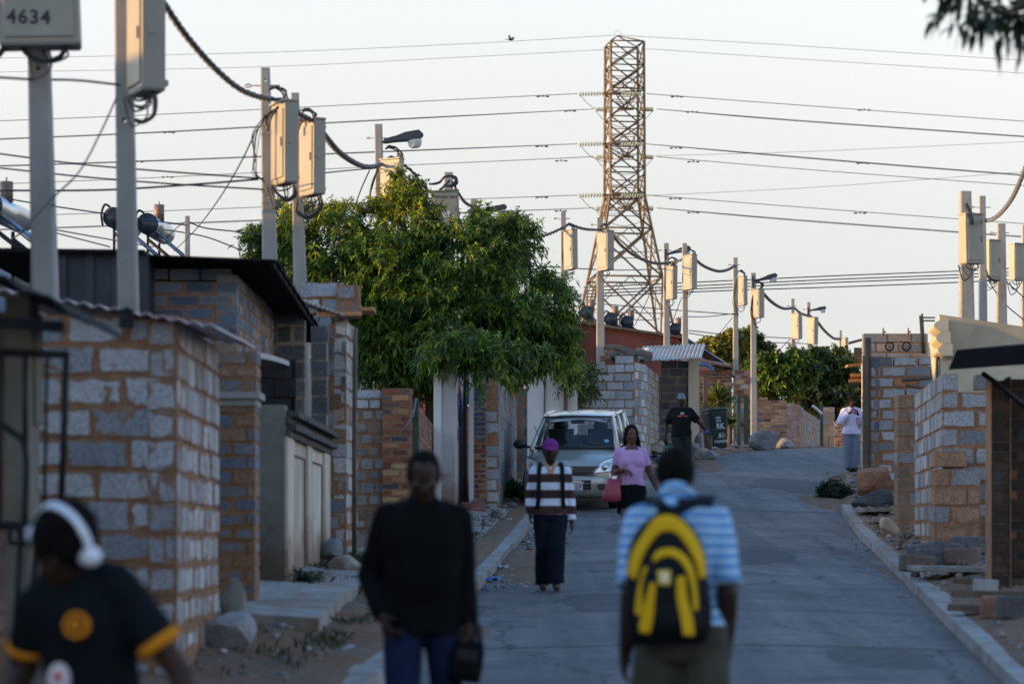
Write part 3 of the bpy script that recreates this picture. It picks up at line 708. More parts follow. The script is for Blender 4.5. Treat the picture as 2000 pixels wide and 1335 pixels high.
mb = MB(); zj = G(4.2, DJ)-.4
wallseg(mb, (PX(1291, DJ), DJ), (PX(1345, DJ), DJ), zj, PZ(704, DJ), pal=DARKP, bw=.40, bh=.205, mo=.014); mb.build('block_wall', WM('block_clean', 'greym'), t)
mb = MB(); mb.frame((PX(1344, DJ)+.002, DJ-.1, zj), (PX(1365, DJ)-PX(1344, DJ), 0, 0), (0, .35, 0), (0, 0, PZ(700, DJ)-zj), 0); mb.build('pier', M['creampost'], t)
mb = MB(); n = 34
for i in range(n):
    # ridges run front to back
    pts_f = lambda k: V((PX(1238+k*130, 62.5), 62.3, PZ(706.5-k*5.5, 62.5)))
    a = pts_f(i/n); b = pts_f((i+1)/n); h = .022*(1 if i % 2 else -1); s_ = V((PX(1372, 66)-PX(1368, 62.5), 3.4, .62))*1.0; s_ = V((.38, 3.6, .62))
    e = V((0, 0, .012)); ha = V((0, 0, h))
    mb.hexa([a+ha, b-ha, b-ha+s_, a+ha+s_, a+ha+e, b-ha+e, b-ha+s_+e, a+ha+s_+e], 0)
mb.build('roof', M['corr'], t)
# junk on the wall under the red house
mb = MB()
for i in range(26):
    x = random.uniform(1180, 1262); y = random.uniform(686, 706); c = P(x, y, 61.2+random.uniform(0, .6)); s_ = random.uniform(.1, .3)
    mb.box(c, (s_, s_*.7, s_*.5), 0, pick([((.3, .14, .08), 2), ((.2, .2, .2), 2), ((.42, .38, .33), 1), ((.09, .08, .07), 2)]), R3=Matrix.Rotation(random.uniform(-.5, .5), 3, 'Y') @ Matrix.Rotation(random.uniform(0, 3), 3, 'Z'))
tag(mb.build('rubble', M['rock'], ), kind='stuff')
mb = MB(); mb.tube(spline([P(1182, 679, 61.8), P(1210, 680, 61.6), P(1238, 690, 61.4), P(1272, 694, 61.6)]), [.11]*25, 8, asp=.6); tag(mb.build('rolled_carpet', M['darkwood'], ), 'dark rolled carpet lying along the top of the block outbuilding', 'carpet')
mb = MB(); mb.ball(P(1266, 686, 61.9), (.13, .13, .1)); tag(mb.build('stone', M['rock']), 'pale round stone on the roof sheets by the rolled carpet', 'stone')
# red house with solar geysers
DR = 77.0
t = thing('red_house', (PX(1240, DR), DR, G(3, DR)), 'red painted house end with a dark sloping parapet carrying solar water heaters', 'house')
def redtop(x): return 634+(x-1150)*.148
mb = MB(); xl, xr = 1120, 1345
mb.hexa([P(xl, 850, DR), P(xr, 850, DR), P(xr, 850, DR)+V((1.5, 7, 0)), P(xl, 850, DR)+V((0, 7, 0)),
         P(xl, redtop(xl), DR), P(xr-20, redtop(xr-20), DR), P(xr-20, redtop(xr-20), DR)+V((1.5, 7, 0)), P(xl, redtop(xl), DR)+V((0, 7, 0))], 0)
mb.build('walls', M['redwall'], t)
mb = MB(); 
mb.hexa([P(xl, redtop(xl)+1, DR)+V((0, -.2, 0)), P(xr-8, redtop(xr-8)+1, DR)+V((0, -.2, 0)), P(xr-8, redtop(xr-8)+1, DR)+V((1, 7.4, 0)), P(xl, redtop(xl)+1, DR)+V((0, 7.4, 0)),
         P(xl, redtop(xl)-4, DR)+V((0, -.2, 0)), P(xr-8, redtop(xr-8)-4, DR)+V((0, -.2, 0)), P(xr-8, redtop(xr-8)-4, DR)+V((1, 7.4, 0)), P(xl, redtop(xl)-4, DR)+V((0, 7.4, 0))], 0)
mb.hexa([P(1318, 668, DR-.1), P(1350, 671, DR-.1), P(1372, 694, DR-.1), P(1330, 694, DR-.1), P(1318, 666, DR+5), P(1350, 669, DR+5), P(1372, 692, DR+5), P(1330, 692, DR+5)], 0)
mb.build('roof', M['darkwood'], t)
def geyser(x, y, D, rpx, label, tubes=12, L=2.2, slope=33, W=1.6):
    t = thing('solar_geyser', P(x, y, D), label, 'solar water heater', 'solar water heaters on the roofs')
    r = rpx*D/FPX; c = P(x, y, D)
    mb = MB(); mb.tube([c+V((0, .03, 0)), c+V((.10, W, 0))], r, 24); mb.build('tank', M['tank'], t)
    mb = MB(); mb.tube([c+V((0, -.03, 0)), c+V((0, .028, 0))], r*1.03, 24); mb.build('tank_end', M['tankend'], t)
    mb = MB(); mb.tube([c+V((r*.75, .5, r*.6)), c+V((r*.75, .5, r*2.15))], r*.5, 14); mb.tube([c+V((r*.75, .5, r*2.15)), c+V((r*.75, .5, r*2.5))], r*.06, 6); mb.build('expansion_can', M['steel'], t)
    d = V((math.cos(R(slope)), 0, -math.sin(R(slope))))
    mb = MB()
    for i in range(tubes):
        a = c+V((r*.5, .12+i*(W-.24)/(tubes-1), -r*.55)); mb.tube([a, a+d*L], .035, 8)
    mb.build('glass_tubes', M['tubeglass'], t)
    mb = MB()
    for yy in (.05, W-.05):
        a = c+V((0, yy, -r*.9)); b = a+d*(L+.3)+V((0, 0, -.12))
        mb.tube([a+V((0, 0, -.1)), b], .03, 4); mb.tube([a, a+V((0, 0, -L*math.sin(R(slope))-.2))], .03, 4); mb.tube([a+V((0, 0, -L*.5)), b], .02, 4)
    mb.tube([c+V((r*.5, .05, -r*.75))+d*L, c+V((r*.5, W-.05, -r*.75))+d*L], .05, 4)
    mb.build('stand', M['black'], t)
    mb = MB(); mb.tube(spline([c+V((-.05, -.05, r)), c+V((-r*.8, -.08, r*1.2)), c+V((-r*1.15, -.05, r*.3)), c+V((-r*1.05, -.02, -r*.8))]), .022, 6); mb.build('pipe', M['black'], t)
geyser(1193, 623, 77.3, 13, 'solar water heater on the red roof, the one nearest the tree', L=1.9)
geyser(1224.5, 629, 77.6, 12.5, 'solar water heater on the red roof, between two others', L=1.9)
geyser(1318.5, 642.5, 79, 11.5, 'solar water heater low behind the two concrete poles over the lean-to', L=1.9)
geyser(1146, 610, 78, 13, 'solar water heater half hidden by the big tree on the red roof', L=1.7)
geyser(222, 425, 46, 20, 'solar water heater mostly behind the second concrete pole', L=1.9, slope=40)
geyser(288, 437, 46.3, 20.5, 'solar water heater with upright can, right of the second concrete pole', L=1.9, slope=40)
geyser(-22, 400, 32, 26, 'solar water heater at the left edge with blue tubes slanting down', L=2.3, slope=38)
# houses behind left yards; most are unseen and added to shade the street
def cottage(x0, x1, d0, d1, eave, ridge, wcol, label, roof='darkcorr', win=True):
    xm = (x0+x1)/2; g = G(xm, (d0+d1)/2)-.4
    t = thing('small_house', (xm, d0, g), label, 'house')
    m = MB(); m.frame((x0, d0, g), (x1-x0, 0, 0), (0, d1-d0, 0), (0, 0, eave-g), 0)
    ym = (d0+d1)/2
    m.prism([(x0, d0, eave), (x0, d1, eave), (x0, ym, ridge)], (x1-x0, 0, 0), 0)
    m.build('walls', wcol, t)
    for s in (0, 1):
        m = MB(); ya = d0-.35 if s == 0 else d1+.35; k = (ridge-eave)/(ym-d0)
        m.hexa([(x0-.3, ya, eave-.35*k+.02), (x1+.3, ya, eave-.35*k+.02), (x1+.3, ym, ridge+.02), (x0-.3, ym, ridge+.02),
                (x0-.3, ya, eave-.35*k+.07), (x1+.3, ya, eave-.35*k+.07), (x1+.3, ym, ridge+.07), (x0-.3, ym, ridge+.07)], 0)
        m.build('roof_slope', M[roof], t)
    if win:
        for k in (.3, .7):
            m = MB(); m.box((x0+(x1-x0)*k, d0-.02, eave-1.1), (1.0, .06, .9)); w = m.build('window', M['glassdark'], t)
            m = MB(); m.box((x0+(x1-x0)*k, d0-.03, eave-.62), (1.12, .09, .06)); m.box((x0+(x1-x0)*k, d0-.03, eave-1.58), (1.12, .1, .06)); m.box((x0+(x1-x0)*k, d0-.045, eave-1.1), (.05, .05, .88)); m.build('window_frame', M['white'], w)
    return t
cottage(-11.5, -6.4, 45.5, 50.5, 5.6, 6.55, M['cream'], 'small cream house behind the shacks, under the two solar water heaters')
cottage(-12.5, -6.2, 30.5, 35.5, 4.2, 4.95, M['plaster'], 'small grey house under the solar water heater at the left edge')
cottage(-14, -8.0, 53.5, 59, 6.0, 7.0, M['redwall'], 'small red house hidden beyond the left yards, added to shade the street')
cottage(-9.5, -3.6, 62, 68, 6.9, 8.1, M['cream'], 'small house hidden behind the big peach tree, added to shade the street')
cottage(-14.5, -7.2, 4.0, 12.0, 4.6, 6.0, M['plaster'], 'long grey house just outside the picture on the left, added to shade the street')
cottage(-14.0, -8.2, 21.8, 29.6, 4.6, 5.6, M['cream'], 'grey roofed house between the left yards, out of the picture, added for its shade')
cottage(-14.0, -7.4, 36.3, 44.6, 5.5, 6.3, M['plaster'], 'long low house beyond the gateway yard on the left, added for its shade')
cottage(-26, -16, 2, 30, 7.6, 7.9, M['cream'], 'unseen larger house, added for shade, far out on the left of the near yards')  # this and the next: height set to shade the right wall, boxes left lit
cottage(-27, -16, 30.6, 62, 7.9, 8.3, M['cream'], 'unseen larger house, added for shade, far out on the left of the middle yards')
cottage(-12.0, -5.2, 14.5, 21, 4.9, 6.2, M['cream'], 'small cream house behind the block shed yard, added to shade the street')
cottage(-9, 1.5, 72, 82, 7.2, 8.3, M['redwall'], 'small house hidden beyond the white house, added to shade the street')
# ================================================================== beyond the crest, left side of the bend
DK = 74.0
t = thing('brick_yard_house', (PX(1418, DK), DK, G(6, DK)), 'red brick yard building with loose tiles on top behind the spiky plant', 'building')
mb = MB(); zk = G(6, DK)-.5
wallseg(mb, (PX(1366, DK), DK), (PX(1430, DK), DK), zk, PZ(722, DK), pal=REDP, bw=.235, bh=.092, mo=.014)
wallseg(mb, (PX(1436, DK), DK-.1), (PX(1468, DK), DK-.1), zk, PZ(722, DK), pal=REDP+[((.45, .36, .3), 2), ((.3, .28, .28), 2)], bw=.26, bh=.14, mo=.018)
mb.build('brick_walls', WM('brick', 'greym'), t)
mb = MB()
for i in range(13):
    a = P(1362+i*5.2, 706+i*.9, DK-.5); mb.hexa([a, a+V((.085, 0, -.02)), a+V((.085, 2.5, .25)), a+V((0, 2.5, .27)), a+V((0, 0, .04)), a+V((.085, 0, .02)), a+V((.085, 2.5, .29)), a+V((0, 2.5, .31))], 0)
mb.build('roof', M['roofred'], t)
mb = MB(); mb.tube(spline([P(1366, 711, DK-.8), P(1378, 712, DK-.8), P(1390, 718, DK-.8), P(1392, 724, DK-.8)]), [.06]*24+[.02], 8, asp=.7)
tag(mb.build('tarpaulin', mat('blue_tarp', (.03, .10, .24), .6, sc=6, amt=.3, bump=.3)), 'blue tarpaulin bunched on the roof edge beside the cream pier', 'tarpaulin')
# orange face brick wall, pink wall, receding grey wall and end pier
D5 = 73.0
wall('orange_brick_wall', 'broken topped orange face brick wall with charcoal bricks behind the big boulder', 'wall',
     [(((PX(1474, D5), D5), (PX(1536, D5), D5), G(7, D5)-.4, PZ(781, D5)), dict(th=.22, pal=ORANGEP, bw=.235, bh=.088, mo=.013)),
      (((PX(1476, D5), D5+.02), (PX(1500, D5), D5+.02), PZ(781, D5), PZ(769, D5)), dict(th=.2, pal=REDP, bw=.235, bh=.088, mo=.013, jag=.4))], WM('brick', 'greym'))
wall('pink_block_wall', 'smooth pink block wall turning the corner next to the orange brick wall', 'wall',
     [(((PX(1537, D5), D5), (PX(1562, 74), 74), G(7, D5)-.4, PZ(786, D5)), dict(th=.22, pal=PINKP, bw=.3, bh=.12, mo=.01)),
      (((PX(1562, 74.02), 74.02), (PX(1570, 75.5), 75.5), G(7, D5)-.4, PZ(788, D5)), dict(th=.22, pal=PINKP, bw=.3, bh=.12, mo=.01))], WM('brick', 'mud'))
t = thing('yard_wall_with_beam', (PX(1585, 78), 78, G(8, 78)), 'receding grey and tan block wall topped with a white rail and ended by a dark green post', 'wall')
mb = MB(); wallseg(mb, (PX(1566, 76), 76), (PX(1604, 84), 84), G(9, 78)-.6, PZ(797, 76), pal=[((.25, .24, .24), 2), ((.36, .25, .19), 2), ((.3, .28, .26), 1)], bw=.4, bh=.2, mo=.012)
mb.build('block_wall', WM('block_clean'), t)
mb = MB(); mb.tube([P(1588, 793, 78), P(1604, 807, 82)], .05, 6); mb.build('rail', M['white'], t)
mb = MB(); mb.frame((PX(1602, 83.5), 83.5, G(11, 83)-.4), (.1, 0, 0), (0, .1, 0), (0, 0, PZ(790, 83.5)-G(11, 83)+.4), 0); mb.build('post', M['greenpaint'], t)
wall('end_pier', 'tan and grey block pier at the far end of the bend', 'pier',
     [(((PX(1607, 85), 85), (PX(1630, 85), 85), G(11, 85)-.4, PZ(794, 85)), dict(th=.35, pal=[((.33, .27, .22), 2), ((.25, .23, .22), 2)], bw=.4, bh=.2, mo=.02))], WM('block_clean'))
wall('distant_wall', 'low red brick wall with a white band far round the bend', 'wall',
     [(((PX(1630, 92), 92), (PX(1690, 92), 92), G(12, 92)-.4, PZ(822, 92)), dict(th=.25, pal=REDP, bw=.24, bh=.1, mo=.02))], WM('brick', 'greym'))
# green posts
for (x, y0, Dp, lab, w) in ((1443, 771, 69.5, 'taller dark green steel gate post with a diagonal brace', .10), (1458, 777, 70.5, 'shorter dark green steel gate post next to the taller braced one', .11), (1378, 735, 68.9, 'dark rusty post between the cream pier and the wheelie bin', .11)):
    t = thing('green_gate_post', (PX(x, Dp), Dp, G(PX(x, Dp), Dp)), lab, 'post')
    mb = MB(); g = G(PX(x, Dp), Dp)-.3; mb.frame((PX(x, Dp)-w/2, Dp, g), (w, 0, 0), (0, w, 0), (0, 0, PZ(y0, Dp)-g), 0); mb.build('post', M['greenpaint'] if x > 1400 else M['darkwood'], t)
    mb = MB(); mb.box((PX(x, Dp), Dp+w/2, PZ(y0, Dp)+.02), (w+.03, w+.03, .04)); mb.build('cap', M['greenpaint'], t)
    if x == 1443: mb = MB(); mb.tube([P(1441, 778, Dp-.02), P(1427, 800, Dp-.02)], .025, 4); mb.build('brace', M['greenpaint'], t)
# ================================================================== rocks
def rock(c, r, col, label, seed, name='boulder', cat='boulder', sub=3, flat=.55, group=None, emb=.25, rough=.35):
    import bmesh
    bm = bmesh.new(); bmesh.ops.create_icosphere(bm, subdivisions=sub, radius=1)
    rr = random.Random(seed); planes = []
    for i in range(11):
        n = V((rr.gauss(0, 1), rr.gauss(0, 1), rr.gauss(0, .8))).normalized(); planes.append((n, rr.uniform(.50, .84)))
    for v in bm.verts:
        p = v.co.copy()
        for n, d in planes:
            k = p.dot(n)
            if k > d: p -= n*(k-d)*.93
        p *= 1+.10*noise.noise(p*1.7+V((seed, 0, 0)))+.04*noise.noise(p*5+V((seed, 3, 0)))
        v.co = V((p.x*r[0], p.y*r[1], p.z*r[2]))
    me = bpy.data.meshes.new(name); bm.to_mesh(me); bm.free()
    at = me.color_attributes.new('col', 'FLOAT_COLOR', 'CORNER'); n = len(at.data)
    at.data.foreach_set('color', np.tile(np.array(tuple(col)+(1,), dtype=np.float32), n))
    c = V(c); base = V((c.x, c.y, c.z-r[2])); me.transform(Matrix.Translation(c))
    o = meshobj(name, me, M['rock'], base); return tag(o, label, cat, group)
def rk(x, D, wpx, hpx, col, label, seed, **kw):
    X = PX(x, D); w = wpx*D/FPX; h = hpx*D/FPX; g = G(X, D) if not (XL(D) < X < XR(D)) else z_road(X, D)
    dx = kw.pop('dz', 0)
    return rock((X, D, g+h*.42+dx), (w*.56, w*.45, h*.62), col, label, seed, **kw)
rk(1494, 69, 60, 40, (.15, .155, .165), 'big angular grey boulder in front of the orange brick wall', 3)
rk(1709, 46.6, 92, 62, (.21, .10, .055), 'large rounded rust brown boulder beside the kerb on the right', 5)
rk(1722, 49, 62, 30, (.36, .36, .38), 'white flecked grey rock behind the rust brown boulder', 8)
rk(1708, 43.5, 98, 36, (.06, .07, .08), 'dark flat slab of rock in front of the rust brown boulder', 9, flat=.4)
rk(1733, 36, 46, 36, (.42, .30, .20), 'tan angular stone alone on the orange dirt verge', 12, name='stone', cat='stone')
rk(678, 26.2, 75, 44, (.30, .25, .22), 'tan sloping rock among the weeds below the block pier', 15)
rk(650, 28.2, 50, 42, (.22, .23, .25), 'grey angular rock leaning at the foot of the block pier', 17)
rk(715, 25.2, 70, 26, (.15, .16, .17), 'low dark flat stone at the edge of the weeds', 18, name='stone', cat='stone')
rk(440, 18.6, 110, 75, (.27, .27, .29), 'pale grey lump of concrete at the corner of the block shed', 21, name='rubble_lump', cat='rubble')
rk(455, 20.0, 60, 95, (.20, .19, .17), 'broken upright block stump between shed and gate pillar', 23, name='rubble_lump', cat='rubble')
rk(1282, 62.5, 50, 30, (.36, .30, .24), 'tan rock heaped against the pale block outbuilding', 25)
rk(1372, 63, 36, 26, (.30, .25, .21), 'brown rock in the heap below the cream pier', 27)
rk(1388, 62.5, 34, 20, (.17, .18, .18), 'dark grey rock at the right of the heap by the bin', 28)
rk(1352, 63.2, 26, 30, (.22, .21, .21), 'grey rock at the left of the heap below the cream pier', 31)
rk(1367, 64.0, 22, 40, (.20, .19, .19), 'upright grey rock at the top of the heap', 33)
rk(950, 38.5, 26, 14, (.20, .16, .12), 'small brown stone on the path by the red step', 35, name='stone', cat='stone')
rk(968, 40.5, 22, 16, (.13, .12, .11), 'small dark stone near litter beyond the red step', 36, name='stone', cat='stone')
rk(1790, 27.6, 24, 22, (.12, .07, .07), 'small dark red stone sitting on the right kerb', 37, name='stone', cat='stone')
rk(1535, 70.5, 40, 22, (.2, .19, .18), 'grey stone at the foot of the pink wall', 38, name='stone', cat='stone')
rk(1640, 52.8, 40, 12, (.16, .12, .1), 'flat brown stone at the feet of the woman on the phone', 39, name='stone', cat='stone')
mb = MB(); c = P(1389, 870, 65.5); g = G(c.x, 65.5); mb.tube([(c.x-.15, 65.5, g-.1), (c.x-.13, 65.5, g+.42)], .17, 14)
tag(mb.build('tree_stump', M['bark']), 'short cut tree stump between the rock heap and the bin', 'stump')
# ================================================================== right side
DQ = 31.0; xq = 5.21
t = thing('boundary_wall', (xq, DQ, G(xq, DQ)), 'long grey block boundary wall with orange mud joints stepping up the right verge', 'wall')
mb = MB(); zq = G(5.3, DQ)-.3
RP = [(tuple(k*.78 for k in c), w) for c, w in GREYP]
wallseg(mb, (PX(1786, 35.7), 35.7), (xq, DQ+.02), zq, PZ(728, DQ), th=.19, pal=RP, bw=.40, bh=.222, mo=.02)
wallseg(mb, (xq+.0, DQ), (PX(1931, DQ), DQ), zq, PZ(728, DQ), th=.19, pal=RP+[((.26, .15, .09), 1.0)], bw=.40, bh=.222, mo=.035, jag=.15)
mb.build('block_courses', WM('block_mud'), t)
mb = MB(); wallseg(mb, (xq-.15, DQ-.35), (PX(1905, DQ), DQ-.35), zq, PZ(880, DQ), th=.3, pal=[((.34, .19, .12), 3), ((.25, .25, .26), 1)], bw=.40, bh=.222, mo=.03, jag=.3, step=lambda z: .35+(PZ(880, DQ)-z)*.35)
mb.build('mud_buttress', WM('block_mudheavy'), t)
DU = 36.6
wall('tan_pier', 'narrow tan plastered block pier at the far end of the boundary wall', 'pier',
     [(((PX(1754, DU), DU), (PX(1788, DU), DU), G(5.6, DU)-.3, PZ(770, DU)), dict(th=.4, pal=[((.26, .18, .12), 3), ((.21, .15, .11), 2), ((.2, .21, .23), .7)], bw=.3, bh=.2, mo=.02))], WM('block_mudheavy'))
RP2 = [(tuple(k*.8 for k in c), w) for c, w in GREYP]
DV = 49.0
t = thing('block_house', (PX(1750, DV), DV, G(7.4, DV)), 'grey block house with wide orange joints, a taller rear wall and exposed starter bars', 'house')
mb = MB(); zv = G(7.4, DV)-.3
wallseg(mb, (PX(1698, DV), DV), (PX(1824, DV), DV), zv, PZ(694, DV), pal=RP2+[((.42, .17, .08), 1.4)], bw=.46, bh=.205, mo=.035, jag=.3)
wallseg(mb, (PX(1698, DV+1.4), DV+1.4), (PX(1698, DV), DV+.01), zv, PZ(697, DV), pal=BLUEP, bw=.4, bh=.205, mo=.02)
mb.build('front_wall', WM('block_mud'), t)
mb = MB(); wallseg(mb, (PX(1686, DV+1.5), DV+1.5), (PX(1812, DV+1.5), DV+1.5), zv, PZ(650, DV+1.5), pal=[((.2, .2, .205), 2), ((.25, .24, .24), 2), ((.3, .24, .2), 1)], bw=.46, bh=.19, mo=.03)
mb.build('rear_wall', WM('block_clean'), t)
mb = MB()
for x in (1725, 1774): mb.tube([P(x, 656, DV+1.2), P(x, 640, DV+1.2)], .018, 4); mb.tube([P(x-2, 648, DV+1.2), P(x+5, 648, DV+1.2)], .018, 4); mb.build('starter_bar', M['rust'], t); mb = MB()
for (x, y) in ((1797, 616), (1801, 612)): mb.tube([P(x, y, DV-.3), P(x+5, 690, DV-.3)], .02, 4)
mb.tube([P(1799, 620, DV-.3), P(1826, 620, DV-.3)], .015, 4); mb.tube([P(1799, 626, DV-.3), P(1826, 626, DV-.3)], .015, 4)
mb.build('bar_frame', M['rust'], t)
mb = MB(); mb.frame((PX(1684, DV)-.02, DV-.3, zv), (.10, 0, 0), (0, .12, 0), (0, 0, PZ(640+56, DV)-zv), 0); mb.frame((PX(1690, DV), DV-.1, zv), (.10, 0, 0), (0, .12, 0), (0, 0, PZ(660, DV)-zv), 0); mb.build('corner_post', M['darkwood'], t)
mb = MB(); mb.tube([P(1762, 742, DV-.3), P(1822, 737, DV-.3)], .04, 6); mb.tube([P(1770, 752, DV-.3), P(1800, 757, DV-.3)], .03, 6); mb.build('beam_end', M['darkwood'], t)
for (x, lab) in ((1737.5, 'small black spoked wheel lying against the rear wall, nearer the street'), (1770.5, 'small black spoked wheel lying against the rear wall, nearer the cream cornice')):
    t = thing('pram_wheel', P(x, 676, DV+.9), lab, 'wheel', 'pair of small wheels on the block house')
    c = P(x, 676, DV+1.0); r = 8.2*DV/FPX
    mb = MB(); mb.tube([c+V((math.cos(a*math.pi/12)*r, 0, math.sin(a*math.pi/12)*r)) for a in range(25)], .018, 6, cap=False); mb.build('tyre', M['black'], t)
    mb = MB()
    for a in range(6): mb.tube([c, c+V((math.cos(a*math.pi/3)*r, 0, math.sin(a*math.pi/3)*r))], .009, 4)
    mb.ball(c, (.03, .03, .03), 8, 6); mb.build('spokes', M['steel'], t)
DX = 55.5
t = thing('roof_eave_house', (PX(1700, DX), DX, G(8, DX)), 'weathered house with a broken tiled eave sticking out over the street', 'house')
mb = MB(); mb.frame((PX(1690, DX), DX, G(8, DX)-.3), (2.5, 0, 0), (0, .6, 0), (0, 0, PZ(668, DX)-G(8, DX)+.3), 0); mb.build('walls', M['cream'], t)
mb = MB()
for i in range(6):
    a = P(1657+i*6, 672-i*1.6, DX-.3-.02*i); mb.hexa([a, a+V((.07, 0, .018)), a+V((.27, 1.4, .12)), a+V((.2, 1.4, .10)), a+V((0, 0, .05)), a+V((.07, 0, .068)), a+V((.27, 1.4, .17)), a+V((.2, 1.4, .15))], 0)
mb.frame(P(1668, 702, DX-.2), (.22, 0, 0), (.15, 1.0, 0), (0, 0, .26), 0)
mb.build('eave', M['darkwood'], t)
mb = MB(); mb.frame(P(1660, 735, DX+1), (.36, 0, .0), (.13, .9, 0), (0, 0, .07), 0); mb.frame(P(1657, 746, DX+1), (.42, 0, .02), (.13, .9, 0), (0, 0, .06), 0); mb.frame(P(1655, 716, DX+1), (.36, 0, .05), (0, .4, 0), (0, 0, .05), 0)
mb.build('timber_ends', M['wood'], t)
# cream house with stepped cornice
DY = 38.0
t = thing('cream_house', (PX(1850, DY), DY, G(6.5, DY)), 'cream plastered house corner with stepped curved cornice above the boundary wall', 'house')
prof = []
xe = lambda x: PX(x, DY)
mb = MB(); zy = G(6.5, DY)-.3
mb.hexa([(xe(1838), DY, zy), (xe(2100), DY, zy), (xe(2100), DY+5, zy), (xe(1838)+.70, DY+5, zy), (xe(1838), DY, PZ(700, DY)), (xe(2100), DY, PZ(700, DY)), (xe(2100), DY+5, PZ(700, DY)), (xe(1838)+.70, DY+5, PZ(700, DY))], 0)
mb.hexa([(xe(1838), DY-.01, PZ(702, DY)), (xe(2100), DY-.01, PZ(702, DY)), (xe(2100), DY+5, PZ(702, DY)), (xe(1838)+.70, DY+5, PZ(702, DY)), (xe(1830), DY-.2, PZ(616, DY)), (xe(2100), DY-.2, PZ(655, DY)), (xe(2100), DY+5, PZ(655, DY)), (xe(1830)+.70, DY+5, PZ(616, DY))], 0)
mb.build('walls', M['creamhouse'], t)
mb = MB()
for i, (x, y, w) in enumerate(((1829, 626, 13), (1833, 650, 12), (1837, 673, 11))):
    # curved mouldings running back along the side
    pr = []
    for a in range(7): 
        aa = R(90+a*30); pr.append((xe(x)+.02-.10*math.sin(R(a*30)), 0, PZ(y, DY)-a*.030))
    pr += [(xe(x)+.14, 0, PZ(y, DY)-.18), (xe(x)+.14, 0, PZ(y, DY))]
    mb.prism([V((p[0], DY-.24, p[2])) for p in pr], (.08, 1.0, 0), 0)
mb.build('cornice', M['creamhouse'], t)
mb = MB(); mb.frame((xe(1836)-.0, DY+.3, PZ(735, DY)), (.03, 0, 0), (.10, .7, 0), (0, 0, .36), 0); mb.build('window', M['glassdark'], t)
# front awning and dark brick pier
DZ = 25.5
t = thing('dark_awning', (PX(1940, DZ), DZ, PZ(720, DZ)), 'black sheet awning with a diagonal strut jutting in at the right edge', 'awning')
mb = MB(); a, b = P(1852, 722, DZ-1.2), P(2080, 706, DZ-1.2)
mb.hexa([a, b, b+V((0, 2.6, .30)), a+V((.50, 2.6, .22)), a+V((.08, 0, .19)), b+V((0, 0, .19)), b+V((0, 2.6, .36)), a+V((.53, 2.6, .28))], 0); mb.build('sheet', M['blackroof'], t)
mb = MB(); mb.tube([P(1918, 728, DZ-.6), P(1950, 750, DZ-.6), P(2010, 800, DZ-.6)], .024, 4); mb.build('strut', M['black'], t)
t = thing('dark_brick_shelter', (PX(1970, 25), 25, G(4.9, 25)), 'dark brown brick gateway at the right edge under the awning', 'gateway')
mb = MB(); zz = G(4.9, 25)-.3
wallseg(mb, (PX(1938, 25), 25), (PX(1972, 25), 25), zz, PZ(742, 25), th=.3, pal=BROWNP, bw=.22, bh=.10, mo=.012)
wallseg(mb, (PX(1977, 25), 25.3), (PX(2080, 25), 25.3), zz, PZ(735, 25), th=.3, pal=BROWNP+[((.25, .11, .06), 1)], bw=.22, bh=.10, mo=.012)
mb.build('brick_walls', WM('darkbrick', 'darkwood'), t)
mb = MB(); mb.frame((PX(1934, 25)+.006, 24.98, zz), (.006, 0, 0), (0, .3, 0), (0, 0, PZ(735, 25)-zz), 0); mb.frame((PX(1972, 25)+.002, 24.98, zz), (.007, 0, 0), (0, .3, 0), (0, 0, PZ(735, 25)-zz), 0); mb.build('edge_strip', M['mud'], t)
# heaps of dark blocks and planks on the right verge
def loose(name, label, cat, c, size, mt, rz=0, ry=0, rx=0, col=(.12, .12, .125)):
    m = MB(); m.box(c, size, 0, col, R3=Matrix.Rotation(rz, 3, 'Z') @ Matrix.Rotation(ry, 3, 'Y') @ Matrix.Rotation(rx, 3, 'X'))
    o = m.build(name, mt); 
    bv = o.modifiers.new('bevel', 'BEVEL'); bv.width = min(size)*.08; bv.segments = 1
    return tag(o, label, cat)
rr = random.Random(5)
spots = [(1792, 28.6, 'end block of the dark heap nearest the kerb'), (1822, 28.9, 'second dark block from the kerb in the verge heap'), (1850, 29.2, 'third dark block from the kerb in the verge heap'), (1880, 28.8, 'fourth dark block from the kerb in the verge heap'), (1912, 29.3, 'dark block of the verge heap nearest the brown gateway'),
         (1806, 29.8, 'dark block behind the end block of the verge heap'), (1840, 30.0, 'dark block at the back middle of the verge heap'), (1893, 30.0, 'dark block at the back of the heap near the boundary wall')]
for i, (x, D, lab) in enumerate(spots):
    X = PX(x, D); o = loose('loose_block', lab, 'block', (X, D, G(X, D)+.09+.02*(i % 3)), (.39, .19, .19), M['rock'], rr.uniform(-.5, .5), rr.uniform(-.15, .15), 0, (.105, .105, .11) if i % 3 else (.14, .10, .08)); o['group'] = 'loose dark blocks on the right verge'
for i, (x, D, L, a, lab) in enumerate(((1880, 27.2, 1.5, .05, 'flat grey paving slab lying across the verge below the dark blocks'), (1950, 25.3, 1.3, -.05, 'long weathered plank lying across the verge'), (1965, 23.4, 1.4, .12, 'second weathered plank nearer the camera on the verge'), (1925, 22.4, .9, -.35, 'slanting grey plank end beside the right kerb'))):
    X = PX(x, D); loose('plank' if i else 'paving_slab', lab, 'plank' if i else 'slab', (X+L*.15, D, G(X, D)+.05), (L, .22 if i else .7, .06), M['darkwood'] if i else M['kerb'], a, .02)
